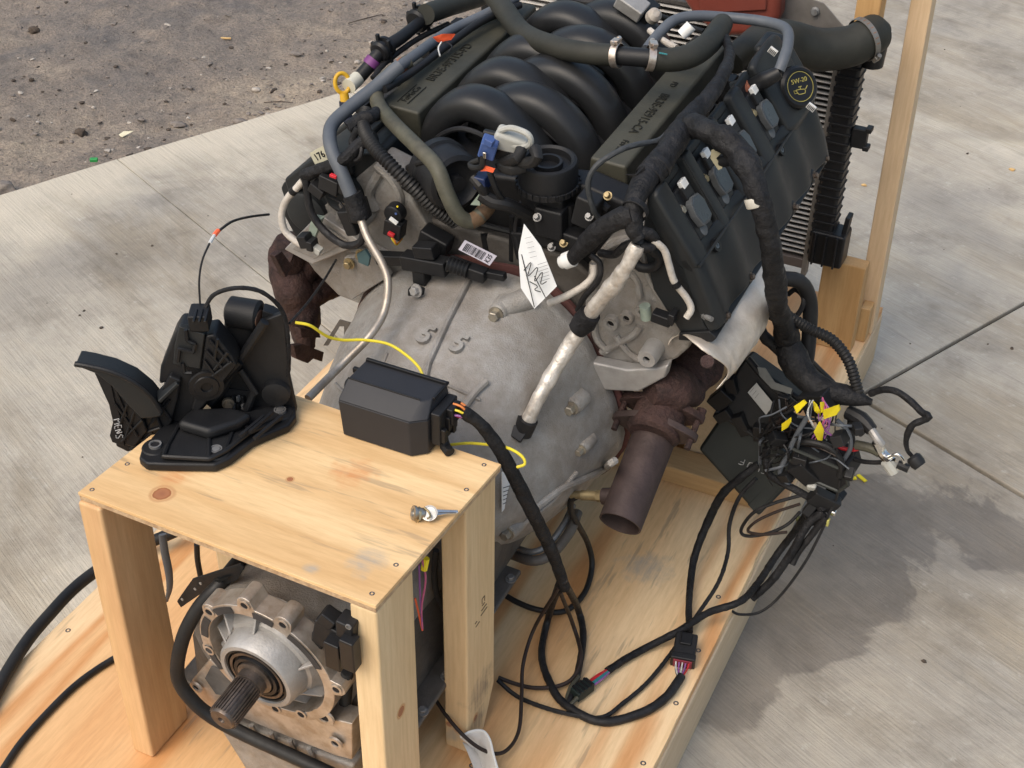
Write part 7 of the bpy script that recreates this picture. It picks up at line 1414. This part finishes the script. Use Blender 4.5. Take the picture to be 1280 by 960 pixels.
hw = [[(0, 0), (0, 0.011), (0.004, 0.004), (0.008, 0.011), (0.008, 0)], [(0.016, 0.011), (0.011, 0.011), (0.011, 0), (0.016, 0)], [(0.011, 0.0055), (0.015, 0.0055)], [(0.020, 0), (0.020, 0.011)], [(0.030, 0.011), (0.030, 0.002), (0.035, 0.0), (0.038, 0.003), (0.038, 0.011)], [(0.045, 0), (0.045, 0.011), (0.052, 0.011)], [(0.045, 0.006), (0.050, 0.006)]]
strokes(hw, mat_(967, 588) - pn * 0.004, wu, wv, 0.0010, CHALK, pm, 'handwriting', 1.15, 1.0)
jb = thing('junction_box', 'black fuse junction box with grey label hanging above the dark module', 'junction box', at(945, 500, y=0.86))
j4 = [at(893, 508, y=0.86), at(930, 448, y=0.88), at(1004, 500, y=0.88), at(962, 552, y=0.85)]
jn = (j4[1] - j4[0]).cross(j4[3] - j4[0]).normalized(); jn = jn if jn.dot(CC - j4[0]) < 0 else -jn
obj('box_body', prism(B(), j4, jn * 0.05), BLK, jb, bev=0.006)
def jat(u, v, off=0.001):
    r = CR @ V(((u - 640) / FPX, -(v - 480) / FPX, -1.0)); return CC + r * ((j4[0] - CC).dot(jn) / r.dot(jn)) - jn * off
lbp = obj('box_label', prism(B(), [jat(u, v, 0.002) for u, v in ((935, 490), (946, 478), (968, 505), (958, 518))], jn * 0.0008), LAB, jb)
bm = B()
for k in range(3): tube(bm, [jat(943 + k * 3, 484 + k * 3.6, 0.0025), jat(938 + k * 3, 490 + k * 3.6, 0.0025)], 0.0003, seg=4, smooth=False)
obj('printed_line', bm, INK, lbp)
obj('box_strap', prism(B(), [jat(u, v, 0.016) for u, v in ((950, 455), (960, 456), (972, 474), (994, 482), (992, 489), (968, 482), (953, 466))], jn * 0.002), mat('grey_strap', (0.15, 0.155, 0.15)), jb, bev=0.0005)
obj('box_ledge', tb([jat(936, 446, 0.006), jat(960, 474, 0.006), jat(990, 500, 0.006), jat(1004, 512, 0.006)], 0.006, seg=8), BLKG, jb)
obj('box_ledge', tb([jat(896, 512, 0.004), jat(930, 534, 0.004), jat(960, 553, 0.004)], 0.005, seg=8), BLK, jb)
for k, (u, v, s) in enumerate(((902, 498, (0.03, 0.022, 0.04)), (905, 518, (0.02, 0.02, 0.03)), (928, 530, (0.04, 0.02, 0.02)), (915, 480, (0.03, 0.02, 0.02)), (950, 540, (0.03, 0.02, 0.02)), (980, 500, (0.03, 0.03, 0.02)))):
    obj('box_lug', boxm(jat(u, v, 0.0), s, Matrix.Rotation(0.6 + k * 0.2, 3, 'Y')), BLK, jb, bev=0.002)
tg_ = thing('hanging_wire_tangle', 'tangle of black looms and plugs hanging over the right pallet edge', 'wiring tangle', at(1040, 540, y=0.84))
def tpart(nm, pts, r, m, **k): return obj(nm, tb(mp(*[(p[0], p[1], 'Y', p[2]) for p in pts]), r, **k), m, tg_)
tpart('loom_trunk', [(985, 430, 0.87), (995, 455, 0.86), (1010, 475, 0.85), (1030, 488, 0.84), (1060, 495, 0.84), (1090, 503, 0.84)], [0.020, 0.024, 0.022, 0.019, 0.016, 0.005], TAPE, seg=16, rough=0.14)
tpart('loom_branch', [(985, 395, 0.86), (1010, 410, 0.87), (1040, 425, 0.87), (1060, 450, 0.86), (1070, 480, 0.85), (1075, 500, 0.84)], 0.0098, RUBBER, seg=14, ripple=(0.006, 0.0018))
tpart('loom_branch', [(975, 348, 0.90), (1000, 352, 0.92), (1012, 375, 0.93), (1012, 410, 0.92), (1008, 450, 0.90), (1000, 470, 0.88)], 0.0125, RUBBER, seg=14)
tpart('loom_branch', [(960, 395, 0.90), (972, 400, 0.90), (995, 395, 0.91), (1005, 375, 0.92), (995, 362, 0.93), (985, 368, 0.93)], 0.0045, WIRE, seg=8)
tpart('loom_branch', [(946, 398, 0.88), (955, 420, 0.88), (972, 435, 0.88), (985, 450, 0.87)], 0.010, TAPE, seg=12, rough=0.15)
tpart('loom_branch', [(1010, 450, 0.90), (1025, 465, 0.92), (1040, 480, 0.92), (1050, 495, 0.90)], 0.007, RUBBER, seg=10)
tpart('loom_branch', [(1088, 492, 0.84), (1105, 487, 0.83), (1122, 490, 0.82), (1140, 503, 0.81), (1152, 515, 0.80), (1162, 521, 0.79), (1152, 526, 0.79), (1140, 532, 0.79), (1133, 548, 0.79), (1134, 562, 0.79), (1140, 570, 0.79)], [0.0055] * 9 + [0.004, 0.003], TAPE, seg=10, rough=0.12)
pgm = obj('plug', lathe(B(), at(1140, 570, y=0.79), V((0.55, -0.2, -0.35)), [(0, 0.009), (0.004, 0.012), (0.014, 0.012), (0.020, 0.010)], 22), BLK, tg_)
tpart('loom_branch', [(1065, 510, 0.84), (1062, 530, 0.84), (1066, 550, 0.83), (1062, 575, 0.83), (1050, 590, 0.83)], 0.0042, WIRE, seg=8)
tpart('loom_branch', [(1055, 560, 0.84), (1070, 574, 0.83), (1090, 578, 0.82), (1115, 577, 0.81)], 0.0040, WIRE, seg=8)
tpart('plug', [(1060, 515, 0.84), (1078, 525, 0.83), (1090, 538, 0.82)], [0.012, 0.013, 0.010], BLK, seg=10)
tpart('plug', [(1064, 528, 0.84), (1080, 540, 0.83)], 0.010, BLK, seg=8)
for k, (pts, m, r) in enumerate((([(1042, 552, .82), (1052, 560, .82), (1068, 562, .82), (1080, 558, .82)], RED, 0.0035), ([(1070, 556, .82), (1088, 560, .815), (1100, 566, .81)], TAN, 0.008), ([(1088, 536, .82), (1096, 548, .81), (1102, 556, .81)], CASTL, 0.007), ([(1096, 552, .81), (1104, 568, .81), (1116, 578, .80)], CHROME, 0.0085), ([(1110, 572, .80), (1122, 568, .80), (1130, 578, .80), (1124, 586, .80), (1112, 580, .80)], CHROME, 0.0028), ([(1108, 576, .80), (1118, 590, .80)], GREYP, 0.010), ([(1122, 580, .80), (1136, 586, .80)], BLK, 0.007))):
    tpart('ring_terminal' if m in (CHROME, CASTL) else 'coloured_wire' if m is RED else 'connector', pts, r, m, seg=10)
# loops in front
tpart('wire_loop', [(1000, 505, .82), (985, 515, .82), (970, 522, .82), (958, 540, .82), (958, 565, .82), (965, 590, .81)], 0.0032, WIRE, seg=8)
tpart('wire_loop', [(1010, 520, .80), (995, 545, .80), (985, 568, .80), (975, 590, .80), (985, 605, .80), (1005, 618, .80)], 0.0042, GREYH, seg=8)
tpart('wire_loop', [(965, 560, .81), (978, 556, .81), (1010, 552, .80), (1038, 560, .80), (1052, 580, .80), (1050, 595, .80)], 0.0062, BLK, seg=10)
tpart('wire_loop', [(1046, 525, .81), (1060, 540, .81), (1063, 560, .81), (1050, 580, .81), (1040, 588, .81)], 0.0038, GREYH, seg=8)
tpart('wire_loop', [(958, 560, .81), (960, 590, .80), (975, 602, .80), (1000, 615, .80), (1020, 628, .80), (1030, 640, .79)], 0.0065, TAPE, seg=10, rough=0.1)
tpart('wire_loop', [(1050, 600, .80), (1045, 625, .80), (1035, 645, .79), (1025, 668, .78), (1005, 705, .76), (975, 745, .74), (950, 765, .72), (925, 768, .70), (912, 762, .69)], 0.0024, WIRE, seg=8)
tpart('wire_loop', [(1006, 618, .80), (970, 628, .78), (943, 640, .77), (928, 658, .77), (928, 668, .77), (942, 670, .77), (965, 665, .78), (985, 655, .79), (1000, 640, .80)], 0.0030, WIRE, seg=8)
tpart('wire_loop', [(1000, 630, .79), (970, 640, .78), (945, 652, .77), (935, 664, .77), (955, 668, .77), (984, 665, .78)], 0.0026, WIREB, seg=8)
tpart('wire_loop', [(1030, 640, .79), (1010, 655, .78), (990, 690, .76), (965, 725, .74), (940, 748, .72)], 0.0070, TAPE, seg=12, rough=0.12)
tpart('wire_loop', [(1032, 645, .79), (1015, 668, .78), (998, 690, .77), (990, 705, .76)], 0.006, WIRE, seg=10, rough=0.12)
# hanging open socket housing
h4 = [at(988, 560, y=0.80), at(1055, 588, y=0.80), at(1060, 606, y=0.80), at(1048, 614, y=0.80), at(1010, 598, y=0.80), at(986, 572, y=0.80)]
obj('socket_housing', prism(B(), h4, (0.01, 0.045, 0.02)), BLKG, tg_, bev=0.003)
obj('socket_rim', tb(h4 + [h4[0]], 0.0035, seg=8, smooth=False), MODM, tg_)
for k, (u, v, s, m) in enumerate(((1030, 625, (0.05, 0.02, 0.03), BLK), (1005, 590, (0.05, 0.02, 0.03), BLKG), (1020, 645, (0.03, 0.02, 0.03), BLK), (1015, 608, (0.012, 0.012, 0.016), GREYP), (1040, 640, (0.012, 0.010, 0.014), CHROME), (990, 540, (0.06, 0.03, 0.05), BLK), (1045, 615, (0.02, 0.02, 0.03), BLK), (1025, 500, (0.05, 0.04, 0.04), BLK), (1000, 650, (0.012, 0.01, 0.012), mat('olive_clip', (0.12, 0.13, 0.05))))):
    obj('plug', boxm(at(u, v, y=0.80 if k < 5 else 0.83), s, Matrix.Rotation(0.5 + 0.3 * k, 3, 'Y') @ Matrix.Rotation(0.3, 3, 'Z')), m, tg_, bev=0.003)
obj('yellow_clip', boxm(at(1033, 652, y=0.79), (0.010, 0.008, 0.014)), mat('olive_yellow', (0.45, 0.42, 0.12)), tg_, bev=0.001)
# fine loose wires looping through the tangle
rt_ = random.Random(21)
for k in range(26):
    u0, v0 = rt_.uniform(965, 1050), rt_.uniform(495, 560); a_ = rt_.uniform(0, 6.28); pts = []
    for j in range(5):
        pts.append((u0, v0, 0.80 + rt_.uniform(-0.015, 0.03))); a_ += rt_.uniform(-0.9, 0.9); L_ = rt_.uniform(12, 26)
        u0 += math.cos(a_) * L_; v0 += abs(math.sin(a_)) * L_ * 0.9; u0 = min(max(u0, 950), 1075)
    tpart('fine_wire', pts, rt_.choice((0.0011, 0.0014, 0.0018, 0.0024)), rt_.choice((WIRE, WIRE, WIREB, BLK, GREYH, WIRE)), seg=6)
for k, (u, v, s) in enumerate(((1000, 575, 0.016), (972, 548, 0.018), (1050, 548, 0.020), (1062, 592, 0.014), (1012, 636, 0.016), (982, 596, 0.015), (1072, 536, 0.014))):
    pq = obj('small_plug', boxm(at(u, v, y=0.795), (s * 1.5, s, s), Matrix.Rotation(0.5 * k, 3, 'Y') @ Matrix.Rotation(0.7 * k, 3, 'Z')), BLKG if k % 2 else BLK, tg_, bev=0.002)
# yellow tape flags on purple wires
for k, (poly, lab_) in enumerate((([(992, 508), (1004, 500), (1008, 504), (996, 517)], 'narrow rolled yellow tape flag nearest the grey label'), ([(977, 530), (988, 522), (988, 528), (984, 535), (977, 539)], 'small ragged yellow tape flag lowest on the left'), ([(1016, 502), (1020, 506), (1024, 514), (1025, 520), (1018, 514)], 'slim upright yellow tape flag in the middle of the purple wires'), ([(1028, 513), (1048, 506), (1050, 512), (1045, 519), (1030, 524)], 'widest yellow tape flag pointing right over the purple wires'), ([(1024, 527), (1029, 538), (1027, 551), (1022, 550), (1017, 540)], 'pointed yellow tape flag hanging down below the purple wires'), ([(1025, 503), (1030, 503), (1030, 515), (1026, 516)], 'short yellow tape band wrapped round the purple wires'))):
    solo('tape_flag', prism(B(), [at(u, v, y=0.785 + 0.001 * k + 0.010 * math.sin(i_ * 1.9 + k)) for i_, (u, v) in enumerate(poly)], (0.001, 0.0016, 0.0004)), YTAPE, lab_, 'tape flag', 'yellow tape flags on the hanging wires')
rw = random.Random(11)
pw = thing('purple_wire_bunch', 'bunch of fine purple and grey wires between the yellow tape flags', 'wires', at(1030, 530, y=0.80))
for k in range(16):
    x0 = 1022 + rw.uniform(-6, 10); m = (PURW, PURW, GREYH, PINKW, WHW)[k % 5]
    if k % 5 == 4 or k % 5 == 2: pts = [(1014 + rw.uniform(-2, 4), 500, .80), (1011 + rw.uniform(-2, 5), 515, .79), (1014 + rw.uniform(0, 5), 530, .79), (1022, 540, .80)]
    else: pts = [(1028, 498 + rw.uniform(-2, 3), .80), (1024 + rw.uniform(-2, 14), 515, .79), (1026 + rw.uniform(-6, 14), 532, .79), (1030 + rw.uniform(-18, 18), 548 + rw.uniform(-6, 4), .80)]
    obj('fine_wire', tb(mp(*[(a, b_, 'Y', c_) for a, b_, c_ in pts]), 0.0009, seg=5), m, pw)
for k in range(7):
    pts = [(985 + rw.uniform(-6, 20), 505 + rw.uniform(-8, 6), .83), (975 + rw.uniform(-8, 8), 515 + rw.uniform(-6, 10), .82), (965 + rw.uniform(-4, 14), 530 + rw.uniform(-6, 10), .82), (985 + rw.uniform(-8, 10), 545, .82)]
    obj('fine_wire', tb(mp(*[(a, b_, 'Y', c_) for a, b_, c_ in pts]), 0.0010, seg=5), WIREB, pw)
# two yellow scraps lying on the concrete beyond
for (u, v, lab_, rz) in ((1077, 599, 'yellow tape scrap on the concrete below the ring terminals, longer of two', 0.6), (1066, 599, 'short yellow tape scrap on the concrete beside the longer one', -0.5)):
    p = at(u, v, z=GZ); solo('tape_scrap', boxm(p + V((0, 0, 0.003)), (0.024 if rz > 0 else 0.014, 0.008, 0.002), Matrix.Rotation(-rz, 3, 'Z')), YTAPE, lab_, 'tape scrap', 'yellow tape scraps on the concrete', org=p)
